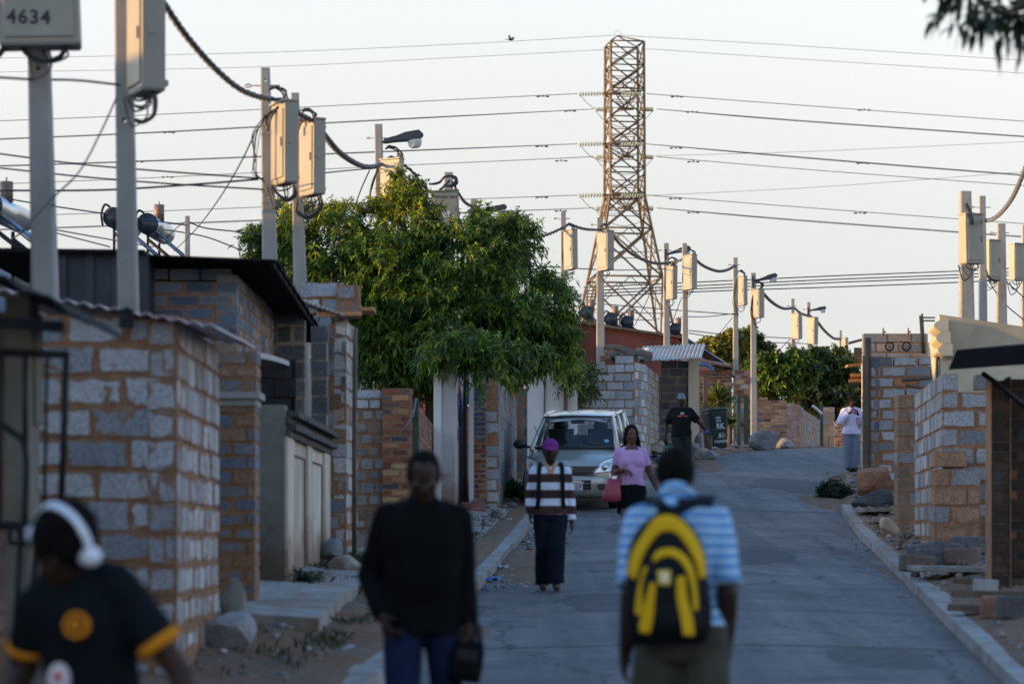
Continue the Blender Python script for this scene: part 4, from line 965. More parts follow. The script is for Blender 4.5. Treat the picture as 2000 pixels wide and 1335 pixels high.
for i, (x, D, lab) in enumerate(((1955, 22.0, 'reddish broken brick block beside the slanting plank'), (1990, 21.6, 'dark upright block at the right edge by the kerb'), (1925, 24.4, 'small grey concrete chunk between the planks'))):
    X = PX(x, D); loose('broken_block', lab, 'block', (X, D, G(X, D)+.08), (.34, .2, .2) if i < 2 else (.2, .16, .12), M['rock'], .4*i-.3, .05, 0, ((.26, .13, .08), (.08, .08, .085), (.3, .3, .3))[i])
loose('paving_slab', 'pale flat slab beside the dark flat rock on the right verge', 'slab', (PX(1722, 42), 42, G(6.2, 42)+.05), (.75, .8, .07), M['kerb'], .1)
loose('paving_slab', 'broken slab edge at the foot of the tan pier', 'slab', (PX(1745, 39.6), 39.6, G(5.9, 39.6)+.04), (.6, .5, .08), M['kerb'], -.3)
M['tarpatch'] = mat('old_tar_patch', (.10, .102, .108), .9, sc=9, amt=.45, bump=.5, col2=(.10, .098, .098), thr=(.45, .6), spec=.15)
# pebbles and litter: uncountable ground cover
mb = MB(); rr = random.Random(9)
def pebble(X, D, s, col):
    if XL(D) < X < XR(D): z = z_road(X, D)
    elif XL(D)-.5 < X <= XL(D) and D < 43: z = ZR(D)+.085
    else: z = G(X, D)
    o = V((X, D, z+s*.25)); n = 6; rings = []
    mb.ball(o, (s*rr.uniform(.6, 1.2), s*rr.uniform(.6, 1.2), s*rr.uniform(.35, .7)), 6, 4, 0, col)
pc = [((.28, .20, .15), 3), ((.2, .2, .21), 3), ((.12, .1, .09), 2), ((.4, .37, .34), 1)]
for i in range(2600):
    D = rr.uniform(17, 66); s = abs(rr.gauss(0, .030))+.008
    if D < 26: s *= .55
    if i % 2 and i % 5 == 0: X = XR(D)-abs(rr.gauss(0, .12)); s *= .4
    elif i % 2: X = XR(D)+.25+abs(rr.gauss(0, .5))
    else: X = XL(D)-.52-abs(rr.gauss(0, .5))
    pebble(X, D, s, pick(pc))
for i in range(1100):   # broken road edge by the left kerb
    D = rr.uniform(27, 40); X = XL(D)+abs(rr.gauss(0, .28)); pebble(X, D, abs(rr.gauss(0, .014))+.005, pick(pc))
for i in range(160):
    D = rr.uniform(55, 69); X = XL(D)-abs(rr.gauss(0, .5)); pebble(X, D, abs(rr.gauss(0, .05))+.01, pick(pc))
tag(mb.build('pebbles', M['rock']), kind='stuff')
# dirt and crumbled tar washed over the road beside the left kerb and near the boulders
def patch(name, cx, cd, rx, rd, mt, h=.02, seed=0):
    m = MB(); n = 28; k = 5; vs = [(cx, cd, 0)]; fs = []
    for j in range(1, k+1):
        for i in range(n):
            a = 2*math.pi*i/n; q = j/k*(1+.30*noise.noise(V((math.cos(a)*1.6, math.sin(a)*1.6, seed)))+.12*noise.noise(V((math.cos(a)*5, math.sin(a)*5, seed))))
            vs.append((cx+rx*q*math.cos(a), cd+rd*q*math.sin(a), j))
    out = []
    for (x, d, j) in vs:
        f = 1-(j/k)**2
        out.append((x, d, z_road(x, d)+.006+(h*f if j < k else -.02)+f*.012*noise.noise(V((x*6, d*6, 0)))))
    for i in range(n): fs.append((0, 1+i, 1+(i+1) % n))
    for j in range(k-1):
        for i in range(n): a = 1+j*n+i; b = 1+j*n+(i+1) % n; fs.append((a, a+n, b+n, b))
    m.add(out, fs, 0, (.5,)*3, True); return tag(m.build(name, mt, origin=(0, 0, 0)), kind='structure')
patch('dirt_drift', XL(31)+.30, 31.5, .42, 4.2, M['dirt'], .03, 1)
for (dx, d, rx, rd, sd) in ((1.4, 25, .55, 1.6, 11), (2.9, 33, .9, 2.2, 12), (3.6, 19.5, .5, .9, 13), (1.9, 40, .8, 2.0, 14), (3.4, 52, 1.0, 2.5, 15)): patch('tar_patch', XL(d)+dx, d, rx, rd, M['tarpatch'], .004, sd)
patch('dirt_drift', XL(22)+.05, 21.5, .4, 1.6, M['dirt'], .03, 2)
patch('dirt_drift', XR(46.5)-.1, 47, .55, 2.2, M['dirt'], .05, 3)
patch('dirt_drift', XR(30)-.05, 24, .14, 9, M['dirt'], .012, 4)
patch('dirt_drift', XL(62)+.15, 62, .5, 5, M['dirt'], .03, 6)
# tar seams across the road
for (d, w) in ((20.3, .035), (44.2, .04), (23.9, .015)):
    m = MB(); xs = [XL(d)+.05+(XR(d)-XL(d)-.1)*i/24 for i in range(25)]
    for a, b in zip(xs, xs[1:]):
        ja = .12*noise.noise(V((a*1.2, d, 0)))+d; jb = .12*noise.noise(V((b*1.2, d, 0)))+d
        m.add([(a, ja, z_road(a, ja)+.004), (b, jb, z_road(b, jb)+.004), (b, jb+w*2, z_road(b, jb+w*2)+.004), (a, ja+w*2, z_road(a, ja+w*2)+.004)], [(0, 1, 2, 3)])
    tag(m.build('tar_seam', mat('tar', (.03, .031, .035), .7, sc=9, amt=.3, bump=.1), origin=(0, 0, 0)), kind='structure')
def litter(x, D, col, s, label, cat='litter'):
    m = MB(); X = PX(x, D); z = (z_road(X, D) if XL(D) < X < XR(D) else G(X, D))+.01
    if XL(D)-.5 < X < XL(D) and D < 43: z = ZR(D)+.1
    n = 5; vs = []; r_ = random.Random(int(x*7))
    for i in range(n):
        for j in range(n): vs.append((X+(i-2)*s*.4, D+(j-2)*s*.4, z+r_.uniform(0, s*.55)))
    fs = [(i*n+j, (i+1)*n+j, (i+1)*n+j+1, i*n+j+1) for i in range(n-1) for j in range(n-1)]
    m.add(vs, fs, 0, col, True); o = m.build('litter', M['attr']); so = o.modifiers.new('s', 'SOLIDIFY'); so.thickness = .002
    return tag(o, label, cat)
litter(963, 28.4, (.03, .16, .50), .10, 'bright blue crumpled wrapper on the rubble beside the left kerb')
litter(948, 26.9, (.03, .18, .30), .06, 'small blue scrap on the road just below the blue wrapper')
litter(1271, 60.5, (.02, .14, .42), .22, 'blue plastic bag lying against the rocks by the pale outbuilding')
litter(1033, 34.5, (.50, .08, .03), .07, 'orange red wrapper on the kerb left of the boy in stripes')
litter(994, 40.6, (.6, .6, .58), .06, 'white paper scrap on the verge beyond the path')
litter(983, 30.6, (.5, .5, .5), .09, 'pale crumpled paper among the broken tar by the kerb')
litter(1236, 20.2, (.55, .58, .62), .05, 'white scrap on the road near the walking man\'s hand')
litter(1123, 33.8, (.5, .5, .48), .05, 'small pale scrap on the road below the silver car')
litter(1434, 69.2, (.6, .58, .58), .10, 'white scrap at the foot of the braced green post')
litter(1931, 27.8, (.05, .12, .5), .07, 'blue plastic scrap beside the dark brown gateway')
# ================================================================== poles, meter boxes, lamps
def pole(label, xb, yb, xt, yt, D, wb, wt, holes=(), bolts=(), name='utility_pole', gz_=None):
    """leaning tapered concrete pole seen from (xt,yt) down to (xb,yb), carried on to the ground"""
    T = P(xt, yt, D); Bv = P(xb, yb, D); g = (gz_ if gz_ is not None else G(Bv.x, D))-.3
    k = (T.z-g)/(T.z-Bv.z); base = T+(Bv-T)*k; wbb = wt+(wb-wt)*k
    t = thing(name, (base.x, D, g+.3), label, 'utility pole', 'concrete utility poles along the street')
    mb = MB(); rings = []
    for (c, w) in ((base, wbb), (T, wt)):
        h = w/2; q = h*.8; dd = h*.85; e = dd*.8
        rings.append([V((c.x+a, c.y+b, c.z)) for a, b in ((-q, -dd), (q, -dd), (h, -e), (h, e), (q, dd), (-q, dd), (-h, e), (-h, -e))])
    mb.loft(rings, 0, (.5,)*3, False); o = mb.build('shaft', M['concrete'], t)
    if holes:
        cm = MB()
        for y in holes:
            f = (PZ(y, D)-T.z)/(Bv.z-T.z); c = T+(Bv-T)*f; cm.tube([c+V((0, -.4, 0)), c+V((0, .4, 0))], .017*(1 if D > 25 else 1.15), 10)
        co = cm.build('cut', M['concrete'], t); apply_bool(o, co)
    for (y, w, s) in bolts:
        f = (PZ(y, D)-T.z)/(Bv.z-T.z); c = T+(Bv-T)*f; m = MB()
        m.tube([c+V((-w, -.02, 0)), c+V((w, -.02, 0))], .009*s, 6)
        m.tube([c+V((-w, -.02, 0))+V((math.cos(a/8*6.283)*.035-.035, 0, math.sin(a/8*6.283)*.018)) for a in range(9)], .008*s, 4)
        m.build('eye_bolt', M['steel'], t)
    return t, T, Bv
def meter_box(label, cx, cy, D, w, d, h, phi, txt=None, tsz=.1, toff=(0, 0), loops=True, plate=False, lean=0, gr='electricity meter boxes on the poles'):
    q_ = random.Random(int(cx*3)); lean += q_.uniform(-.03, .03); phi += q_.uniform(-.07, .07)
    c = P(cx, cy, D); t = thing('meter_box', c-V((0, 0, h/2)), label, 'electricity box', gr)
    Rm = Matrix.Rotation(phi, 3, 'Z') @ Matrix.Rotation(lean, 3, 'Y')
    L = lambda a, b, z: c+Rm @ V((a, b, z))
    m = MB(); m.box(c, (w, d, h), 0, (.5,)*3, R3=Rm); m.box(L(0, d*.5+.03, h*.42), (w*.5, .06, .05), 0, R3=Rm); m.box(L(0, d*.5+.03, -h*.42), (w*.5, .06, .05), 0, R3=Rm)
    o = m.build('cabinet', M['boxpaint'], t); bv = o.modifiers.new('bevel', 'BEVEL'); bv.width = .008; bv.segments = 2
    m = MB(); m.box(L(0, -d*.5-.008, -.01), (w*.86, .016, h*.86), 0, R3=Rm); dr = m.build('door', M['boxpaint'], t); bv = dr.modifiers.new('bevel', 'BEVEL'); bv.width = .004; bv.segments = 1
    m = MB(); m.box(L(w*.36, -d*.5-.022, 0), (.02, .02, .10), 0, R3=Rm); m.build('handle', M['boxdark'], dr)
    m = MB(); m.box(L(0, -.012, h*.5+.012), (w*1.06, d*1.14, .022), 0, R3=Rm); m.build('rain_cap', M['boxpaint'], t)
    m = MB(); m.box(L(0, 0, -h*.5-.006), (w*.96, d*.96, .012), 0, R3=Rm); m.build('base_plate', M['boxdark'], t); m = MB(); m.box(L(w*.5+.02, -d*.1, .0), (.05, .014, .014), 0, R3=Rm); m.build('latch', M['boxdark'], t)
    if plate: m = MB(); m.box(L(0, -d*.5-.019, -.10), (w*.3, .005, h*.16), 0, R3=Rm); m.build('paper_notice', M['white'], dr)
    if txt:
        Mx = Matrix.Translation(L(toff[0], -d*.5-.018, toff[1])) @ Matrix.Rotation(phi, 4, 'Z') @ Matrix.Rotation(R(90), 4, 'X')
        text(txt, tsz, Mx, M['darkink'], 'number', dr, .002, 1.0, 1.15, .0035 if len(txt) < 6 else .001)
    if loops:
        m = MB(); rr = random.Random(int(cx))
        for i in range(rr.choice((1, 2, 2, 3))):
            a = L(w*(.3-.2*i), 0, -h*.5); k = .05+.05*i+rr.uniform(0, .07)
            m.tube(spline([a, a+V((.02, 0, -k)), a+V((-.10, .02, -k*1.5)), a+V((-.15, .06, -k*1.0)), a+V((-.19, .08, -.02+.0))], 5), rr.uniform(.006, .014), 5)
        m.build('cable_loop', M['cable'], t)
    return t
def street_lamp(label, x0, y0, x1, y1, D, wire=True, light=False):
    """arm root at (x0,y0), lantern end at (x1,y1)"""
    a, b = P(x0, y0, D), P(x1, y1, D); L = (b-a).length; u = (b-a).normalized(); up = V((0, 1, 0)).cross(u)*-1
    if up.z < 0: up = -up
    t = thing('street_lamp', a, label, 'street lamp', 'street lamps on the poles')
    m = MB(); y = V((0, .11, 0))
    prof = [(0, -.035), (0, .05), (.35, .10), (.55, .15), (.90, .17), (1.0, .06), (.93, -.02), (.55, -.04), (.3, -.03)]
    pts = [a+u*L*p+up*q*L*1.1-y for p, q in prof]; m.prism(pts, y*2, 0); o = m.build('housing', M['tankend'], t)
    bv = o.modifiers.new('bevel', 'BEVEL'); bv.width = .012; bv.segments = 2
    m = MB(); c = a+u*L*.76-up*L*.045
    rings = []
    for k, (s, dz) in enumerate(((1, .03), (.96, -.02), (.78, -.12), (.5, -.15))):
        rings.append([c+u*(L*.19*s*math.cos(i*math.pi/6))+V((0, .10*s*math.sin(i*math.pi/6), 0))+up*L*dz*1.3 for i in range(12)])
    m.loft(rings); m.build('lens', mat('lamp_lens', (.55, .58, .58), .2, sc=3, amt=.05, bump=0, spec=.8) if 'lamp_lens' not in bpy.data.materials else bpy.data.materials['lamp_lens'], t)
    m = MB(); m.tube([a-u*.15, a+u*L*.1], .03, 8); m.box(a-u*.12, (.06, .12, .30)); m.build('bracket', M['tankend'], t)
    return t
# left row
BW, BD, BH, PH = .45, .17, .93, R(-65)
pole('nearest concrete pole at the left, under the box numbered 4634', 88, 560, 72, -90, 20.2, .195, .15, holes=(137,), bolts=())
meter_box('grey electricity box with black number 4634 on its door', 76, -10, 19.9, .62, .30, .80, R(5), '4634', .150, (-.075, -.21), lean=R(-3.5))
pole('second concrete pole from the left, beside a tall grey box', 251, 606, 238, -150, 21.6, .168, .13, holes=(237,))
meter_box('tall beige box on the second pole from the left, cut by the top edge', 286, 72, 21.3, BW*1.02, .20, .93, R(-63))
pole('concrete pole with a loose black coil, left of the paired golden boxes', 527, 505, 518, 133, 30.2, .17, .105, holes=(158, 385), bolts=((168, .17, 1),))
meter_box('golden sunlit box, higher left one of the pair before the tree', 556, 281, 29.9, BW, BD, BH, PH)
pole('concrete pole behind the lower right golden box before the tree', 586, 548, 576, 182, 33.2, .165, .10, holes=(), bolts=((215, .15, 1),))
meter_box('golden sunlit box, lower right one of the pair before the tree', 610, 309, 32.9, BW, BD, .94, PH)
pole('concrete pole carrying the street lamp above the big tree', 744, 500, 739, 243, 50, .17, .15, bolts=((270, .16, 1),))
street_lamp('dark street lamp tilted up over the top of the big tree', 750, 277, 828, 268, 50)
meter_box('grey box half hidden by the tip of the big tree', 766, 350, 49.7, BW, BD, .75, R(-30))
pole('concrete pole top just behind the grey box at the tree tip', 781, 420, 780, 300, 56, .15, .13)
pole('concrete pole rising over the SAP NO 2941 box', 876, 480, 876, 337, 51.5, .19, .18)
meter_box('grey box lettered SAP NO 2941 above the big tree', 871, 410, 51, .53, .25, .72, R(3), 'SAP NO 2941', .076, (.0, .24), plate=True, loops=False, lean=R(-2.5))
pole('concrete pole in the leaves carrying the second street lamp', 925, 500, 925, 388, 58, .16, .15)
street_lamp('dark street lamp poking out of the leaves right of the SAP NO box', 945, 413, 991, 407, 58)
pole('small thin grey pole among the crossing wires at the left', 366, 520, 366, 422, 45, .09, .08, name='utility_pole')
rowsm = [  # x, ytop, ybase, D, wb, wt, box cx, box cy, h, labels
 (1100, 413, 560, 62, .15, .12, 1114.5, 488, 'concrete pole at the right edge of the big tree', 'box on the pole at the right edge of the big tree'),
 (1171.5, 425, 700, 64, .21, .15, 1183, 490, 'concrete pole standing in front of the pylon foot', 'box on the pole in front of the pylon foot'),
 (1301, 475, 690, 75, .19, .15, 1312, 552, 'concrete pole right of the pylon, carrying a street lamp', 'box on the street lamp pole just right of the pylon'),
 (1337, 475, 690, 74, .17, .14, 1348, 532, 'concrete pole over the corrugated lean-to roof, right of the lamp pole', 'box on the pole above the corrugated lean-to roof'),
 (1436, 503, 780, 84, .19, .15, 1451, 568, 'concrete pole rising behind the spiky plant', 'box on the pole behind the spiky plant'),
 (1471, 533, 850, 72.2, .18, .14, 1479, 593, 'concrete pole with street lamp behind the braced green post', 'box on the lamp pole by the orange brick wall'),
 (1548, 583, 720, 102, .16, .14, 1556, 637, 'first thin far pole above the distant trees', 'box on the first far pole above the distant trees'),
 (1579, 590, 720, 105, .16, .14, 1587, 646, 'far pole with street lamp above the distant trees', 'box on the far lamp pole above the distant trees'),
 (1641.5, 645, 740, 140, .16, .14, 1650, 676, 'farthest pole beside the eave of the right hand house', 'box on the farthest pole beside the broken eave')]
for (x, yt, yb, D, wb, wt, bx, by, l1, l2) in rowsm:
    w_px = {1114.5: 26, 1183: 31, 1312: 21, 1348: 25, 1451: 17, 1479: 25, 1556: 19, 1587: 19, 1650: 12}[bx]; h_px = {1114.5: 75, 1183: 74, 1312: 63, 1348: 65, 1451: 55, 1479: 54, 1556: 49, 1587: 51, 1650: 32}[bx]
    pole(l1, x+1.5, yb, x, yt, D, wb, wt, bolts=((yt+14, .16, 1.2),))
    s = FPX/D; k = (w_px/s)/(BW*.423+BD*.906); meter_box(l2, bx, by, D-.35, BW*min(k, 1.35), BD*min(k, 1.35), h_px/s, PH)
street_lamp('street lamp leaning left to right beside the pylon leg', 1308, 495, 1350, 487, 74.7)
street_lamp('street lamp above the orange brick wall', 1479, 548, 1519, 540, 72)
street_lamp('small far street lamp above the distant trees', 1584, 606, 1614, 603, 104.7)
# right row
pole('thick concrete pole rising behind the cream cornice, the leftmost of four', 1888, 625, 1885, 374, 46, .26, .20, gz_=G(8.5, 46), bolts=())
meter_box('grey box between the two leftmost poles on the right', 1897, 467, 45.5, .40, .2, .86, R(30))
pole('thin concrete pole close beside the thick one on the right', 1920, 625, 1918, 383, 52, .16, .13, gz_=G(9, 52), bolts=((405, .17, 1),))
pole('third concrete pole from the left in the right hand group', 1956, 632, 1955, 437, 55, .22, .17, gz_=G(10, 55), bolts=((455, .17, 1),))
meter_box('grey box left of the third pole in the right hand group', 1937, 508, 54.6, .34, .2, .82, R(30))
pole('concrete pole cut by the right edge of the picture', 2003, 640, 2003, 440, 58, .20, .16, gz_=G(11, 58))
meter_box('grey box left of the pole at the right edge of the picture', 1987, 512, 57.6, .34, .2, .80, R(30))
# ================================================================== cables
def cable(label, pts, r, name='cable', cat='cable', group=None, m='cable', n=6, sub=8, spiral=0, sag=0):
    q = spline([P(*p) for p in pts], sub); mb = MB()
    mb.tube(q, r, n)
    if spiral:
        hel = []; acc = 0; turns = 0
        L = sum((b-a).length for a, b in zip(q, q[1:])); N = int(L/.035); cur = 0; seg = 0; pos = 0
        cum = [0]
        for a, b in zip(q, q[1:]): cum.append(cum[-1]+(b-a).length)
        j = 0
        for i in range(N):
            s = L*i/N
            while j < len(q)-2 and cum[j+1] < s: j += 1
            f = (s-cum[j])/max(1e-6, cum[j+1]-cum[j]); p = q[j].lerp(q[j+1], f); t_ = (q[j+1]-q[j]).normalized(); u = t_.cross(V((0, 1, 0))).normalized(); w = t_.cross(u)
            a = s/spiral*6.283; hel.append(p+(u*math.cos(a)+w*math.sin(a))*r*1.15)
        mb.tube(hel, r*.62, 5, 1)
    o = mb.build(name, [M[m], M['cablegrey']]); return tag(o, label, cat, group)
AG = 'twisted service cables strung from pole to pole'
def A(label, pts, r=.020): cable(label, pts, r, 'aerial_cable', 'cable', AG, spiral=.16)
A('thick twisted cable sagging from the top edge to the first golden box', [(250, -110, 21.5), (318, 4, 23), (365, 72, 24.8), (420, 134, 27), (470, 175, 28.6), (520, 193, 29.8), (552, 194, 30)], .023)
A('short twisted cable between the two golden boxes', [(552, 200, 30), (578, 219, 31.5), (612, 238, 33)], .026)
A('twisted cable from the second golden box to the first street lamp pole', [(612, 238, 33), (632, 262, 33.8), (662, 297, 37), (695, 319, 42), (718, 326, 46), (742, 322, 49.6), (766, 306, 50)], .028)
A('twisted cable curving over the tree tip to the SAP NO box', [(770, 310, 50), (805, 335, 50.4), (825, 362, 50.8), (848, 378, 51), (866, 365, 51.2), (878, 352, 51.3)], .024)
A('twisted cable dropping from the SAP NO box into the leaves', [(884, 356, 51.3), (900, 385, 52), (912, 398, 54), (930, 405, 57.8)], .022)
A('twisted cable leaving the leaves towards the pole by the pylon', [(940, 420, 58), (985, 452, 59), (1020, 464, 60), (1060, 461, 61), (1097, 446, 61.8), (1112, 436, 62)], .026)
A('twisted cable between the two poles before the pylon', [(1112, 438, 62), (1140, 447, 63), (1168, 449, 63.8), (1184, 448, 64)], .026)
A('twisted cable sagging across the pylon legs', [(1190, 452, 64), (1215, 481, 66), (1245, 502, 69), (1275, 513, 72), (1300, 514, 74.8), (1312, 512, 75)], .028)
A('twisted cable between the lamp pole and the pole over the lean-to', [(1312, 512, 75), (1328, 508, 74.5), (1345, 499, 74)], .028)
A('twisted cable sagging left of the pole behind the spiky plant', [(1352, 500, 74), (1372, 518, 76), (1400, 529, 80), (1420, 527, 82.5), (1436, 518, 84)], .030)
A('twisted cable from the orange wall pole to the first far pole', [(1484, 566, 72.5), (1508, 590, 82), (1530, 602, 94), (1550, 601, 101)], .032)
A('twisted cable between the two far poles', [(1550, 600, 102), (1565, 612, 103), (1585, 618, 105)], .034)
A('twisted cable to the farthest pole', [(1592, 622, 105), (1610, 645, 118), (1628, 660, 130), (1642, 662, 139)], .04)
A('twisted cable rising to the right edge from the thick right hand pole', [(1886, 400, 45.6), (1900, 418, 45.8), (1920, 430, 46), (1945, 424, 44), (1975, 390, 41), (2000, 335, 38), (2020, 280, 36)], .024)
WG = 'thin house connection wires'
wires = [
 ('wire from the left edge to the second pole', [(-20, 150, 20), (60, 155, 20.1), (150, 157, 20.8), (235, 166, 21.4)], .010),
 ('slack wire curving between the first and second poles', [(228, 190, 21.4), (195, 262, 21), (155, 335, 20.6), (105, 385, 20.1), (40, 455, 19.4)], .009),
 ('upper of two wires crossing behind the first poles', [(-10, 299, 30), (150, 320, 30), (300, 333, 30), (515, 349, 30)], .010),
 ('lower of two wires crossing behind the first poles', [(-10, 327, 30), (160, 345, 30), (320, 358, 30), (515, 370, 30)], .010),
 ('nearly level wire reaching the coil pole', [(-10, 372, 30), (200, 371, 30), (380, 360, 30), (505, 350, 30)], .012),
 ('steep wire slanting down left from the coil pole', [(500, 255, 30), (470, 318, 32), (430, 385, 35), (385, 445, 40), (340, 490, 46)], .010),
 ('wire reaching the small thin pole from the left', [(-10, 384, 40), (100, 402, 42), (260, 425, 44), (366, 440, 45)], .012),
 ('lower wire running right from the left edge', [(-10, 425, 34), (90, 445, 36), (200, 465, 38), (300, 482, 42)], .010),
 ('lowest wire running right from the left edge', [(10, 430, 34), (110, 455, 36), (215, 482, 38)], .010),
 ('steep thin wire beside the first pole', [(105, 400, 20.1), (60, 440, 24), (20, 470, 28)], .010),
 ('wire from the small thin pole towards the tree', [(366, 432, 45), (400, 445, 45), (460, 452, 45), (520, 460, 45)], .012),
 ('lower wire from the small thin pole towards the tree', [(320, 448, 45), (400, 462, 45), (470, 488, 45)], .011),
 ('short slanting wire left of the small thin pole', [(366, 430, 45), (345, 445, 46), (320, 470, 47)], .011),
 ('wire slanting into the big tree left of the first lamp', [(722, 332, 49), (705, 370, 49), (685, 425, 49)], .013),
 ('wire meeting the first lamp pole from the left', [(630, 338, 42), (680, 333, 46), (735, 328, 49.8)], .012),
 ('wire crossing the pylon foot', [(1030, 518, 66), (1190, 527, 68), (1300, 525, 75)], .014),
 ('upper wire left of the pole behind the spiky plant', [(1160, 592, 80), (1290, 603, 82), (1436, 614, 84)], .016),
 ('lower wire left of the pole behind the spiky plant', [(1330, 618, 78), (1380, 618, 81), (1436, 612, 84)], .014),
 ('slanting wire down from the pole behind the spiky plant', [(1434, 615, 84), (1410, 645, 88), (1380, 680, 92)], .014),
 ('slanting wire down beside the pylon leg', [(1275, 560, 76), (1262, 590, 78), (1240, 635, 80)], .013),
 ('short slanting wire over the lean-to', [(1334, 575, 74), (1322, 605, 76), (1312, 635, 78)], .012),
 ('level wire to the first far pole', [(1345, 645, 95), (1440, 655, 98), (1545, 660, 102)], .018),
 ('lower level wire to the first far pole', [(1345, 650, 95), (1440, 665, 98), (1580, 671, 105)], .018),
 ('slanting wire down from the first far pole', [(1543, 662, 102), (1525, 680, 102), (1505, 700, 102)], .016),
 ('slanting wire behind the right hand poles', [(1925, 540, 55), (1960, 590, 55), (2000, 625, 55)], .012),
 ('second slanting wire behind the right hand poles', [(1930, 525, 55), (1965, 550, 55), (2010, 590, 55)], .012),
]
for l, p, r in wires: cable(l, p, r, 'service_wire', 'wire', WG, n=4)
# loops of slack wire hanging by the poles
def loops(label, cx, cy, D, pts, n, r=.010, jit=6):
    mb = MB(); rr = random.Random(int(cx))
    for i in range(n):
        q = [P(cx+x+rr.uniform(-jit, jit)*(1 if 0 < k < len(pts)-1 else .2), cy+y+rr.uniform(-jit, jit)*(.6 if 0 < k < len(pts)-1 else .2), D-.12-.01*i) for k, (x, y) in enumerate(pts)]
        mb.tube(spline(q, 7), r*rr.uniform(.8, 1.3), 5)
    tag(mb.build('slack_wire_coil', M['cable']), label, 'wire coil', 'slack wires coiled by the poles')
loops('loose coil of black wire left of the first golden box', 515, 225, 30, [(5, 0), (-14, 35), (-22, 80), (-18, 110), (0, 130)], 5, .0055, 9)
loops('knot of black wire at the top of the first golden box', 545, 175, 30, [(-20, 0), (-5, -5), (8, 5), (14, 22), (2, 30), (-18, 50), (-22, 80)], 5, .008, 6)
loops('black loop hanging under the first golden box', 535, 362, 30, [(-5, 0), (5, 15), (25, 28), (40, 20), (38, 0)], 3, .015, 4)
loops('black loop hanging under the second golden box', 588, 392, 33, [(-8, 0), (-6, 20), (8, 32), (24, 28), (38, 8), (38, -10)], 4, .014, 4)
loops('knot of wire at the top of the second golden box', 600, 222, 33, [(-10, -4), (2, -8), (14, 2), (6, 12), (-12, 10), (-20, 40)], 5, .010, 5)
loops('arcs of slack wire beside the first lamp pole', 738, 330, 50, [(0, 0), (-14, 30), (-18, 60), (-8, 80)], 5, .013, 5)
loops('knot of wire beside the first street lamp', 765, 295, 50, [(-12, -4), (0, -8), (16, 2), (20, 18), (6, 12), (-10, 14)], 5, .014, 5)
loops('knot of wire over the SAP NO box, beside its pole', 868, 355, 51, [(-28, 5), (-10, 2), (5, -10), (22, -6), (20, 6), (0, 8)], 5, .013, 4)
loops('two thick black hooks of cable under the 4634 box', 60, 92, 20, [(-18, -4), (-8, 12), (20, 28), (55, 20), (70, -3)], 3, .016, 3)
loops('black cable end left of the 4634 box', 5, 92, 20, [(8, -2), (-2, 10), (-14, 26)], 3, .018, 2)
loops('thin wire arcs below the tall beige box', 285, 185, 21.3, [(-25, 20), (-8, 24), (10, 10), (12, -4)], 2, .008, 4)
loops('black loop hanging below the tall beige box', 285, 186, 21.2, [(-22, 48), (-5, 52), (15, 38), (18, 10), (16, -2)], 2, .014, 2)
for (x, y, D, l) in ((1106, 455, 62, 'pole at the right edge of the tree'), (1175, 455, 64, 'pole before the pylon foot'), (1306, 520, 75, 'lamp pole by the pylon'), (1342, 505, 74, 'pole over the lean-to'), (1440, 545, 84, 'pole behind the spiky plant'), (1475, 568, 72, 'lamp pole by the orange wall')):
    loops('thin wires by the box on the '+l, x, y, D, [(0, -4), (-5, 20), (-6, 45), (2, 70)], 4, .012, 3)
    loops('black knot at cable end on the '+l, x+6, y-12, D, [(-8, 0), (0, -5), (8, 0), (5, 8), (-4, 8)], 4, .016, 2.5)
loops('wire loops among the right hand poles', 1925, 450, 54, [(-4, -10), (-8, 30), (0, 80), (18, 100), (26, 96)], 4, .011, 6)
loops('brown rag or cable end tied to the thick right hand pole', 1893, 405, 45.5, [(-7, -8), (-2, 6), (4, 22), (6, 32)], 4, .03, 2)
# ================================================================== high voltage lines
HG = 'high voltage conductors strung from the lattice pylon'
DPY = 200.0
def hv(label, pts, r=.027, m='wire'): cable(label, pts, r, 'power_line', 'power line', HG, m=m, n=4, sub=10)
Ln = [('top', 183, 233, 237, 197, 3.0), ('middle', 281, 320, 342, 197, 3.0), ('bottom', 381, 432, 437, 197, 2.5)]
for nm, y0, yl, yr, D, dy in Ln:
    for k, w in ((0, 'front'), (1, 'back')):
        yy = y0+(30 if k else 0)+( -5 if (k and nm != 'top') else 0); ylb = {'top': 268, 'middle': 356, 'bottom': 444}[nm] if k else {'top': 233, 'middle': 320, 'bottom': 419}[nm]
        yrb = {'top': 266, 'middle': 363, 'bottom': 462}[nm] if k else yr
        Dk = D+8*k
        xl0 = 1128 if not k else 1160; xr0 = 1262 if not k else 1283
        for tw in (0, 1.6):
            if tw and (nm, k) in (('top', 1), ('middle', 0), ('bottom', 1)) or not tw:
                hv(f'{nm} {w} high voltage line left of the pylon'+(', its lower twin strand' if tw else ''), [(-60, ylb+5.5+tw, Dk), (300, yy+(ylb-yy)*.80+1+tw, Dk), (700, yy+(ylb-yy)*.42+tw, Dk), (xl0, yy, Dk)])
                hv(f'{nm} {w} high voltage line right of the pylon'+(', its lower twin strand' if tw else ''), [(xr0, yy-(0 if not k else 0), Dk), (1500, yy+(yrb-yy)*.33+tw, Dk), (1750, yy+(yrb-yy)*.67+tw, Dk), (2060, yrb+4+tw, Dk)])
hv('faint upper earth wire left of the pylon top', [(-60, 115, 200), (500, 103, 200), (900, 86, 200), (1202, 69, 200)], .016)
hv('faint upper earth wire right of the pylon top', [(1208, 69, 200), (1500, 86, 200), (2060, 122, 200)], .016)
hv('faint lower earth wire left of the pylon top', [(-60, 142, 206), (500, 131, 206), (900, 112, 206), (1185, 97, 206)], .016)
hv('faint lower earth wire right of the pylon top', [(1257, 95, 206), (1600, 118, 206), (2060, 147, 206)], .016)
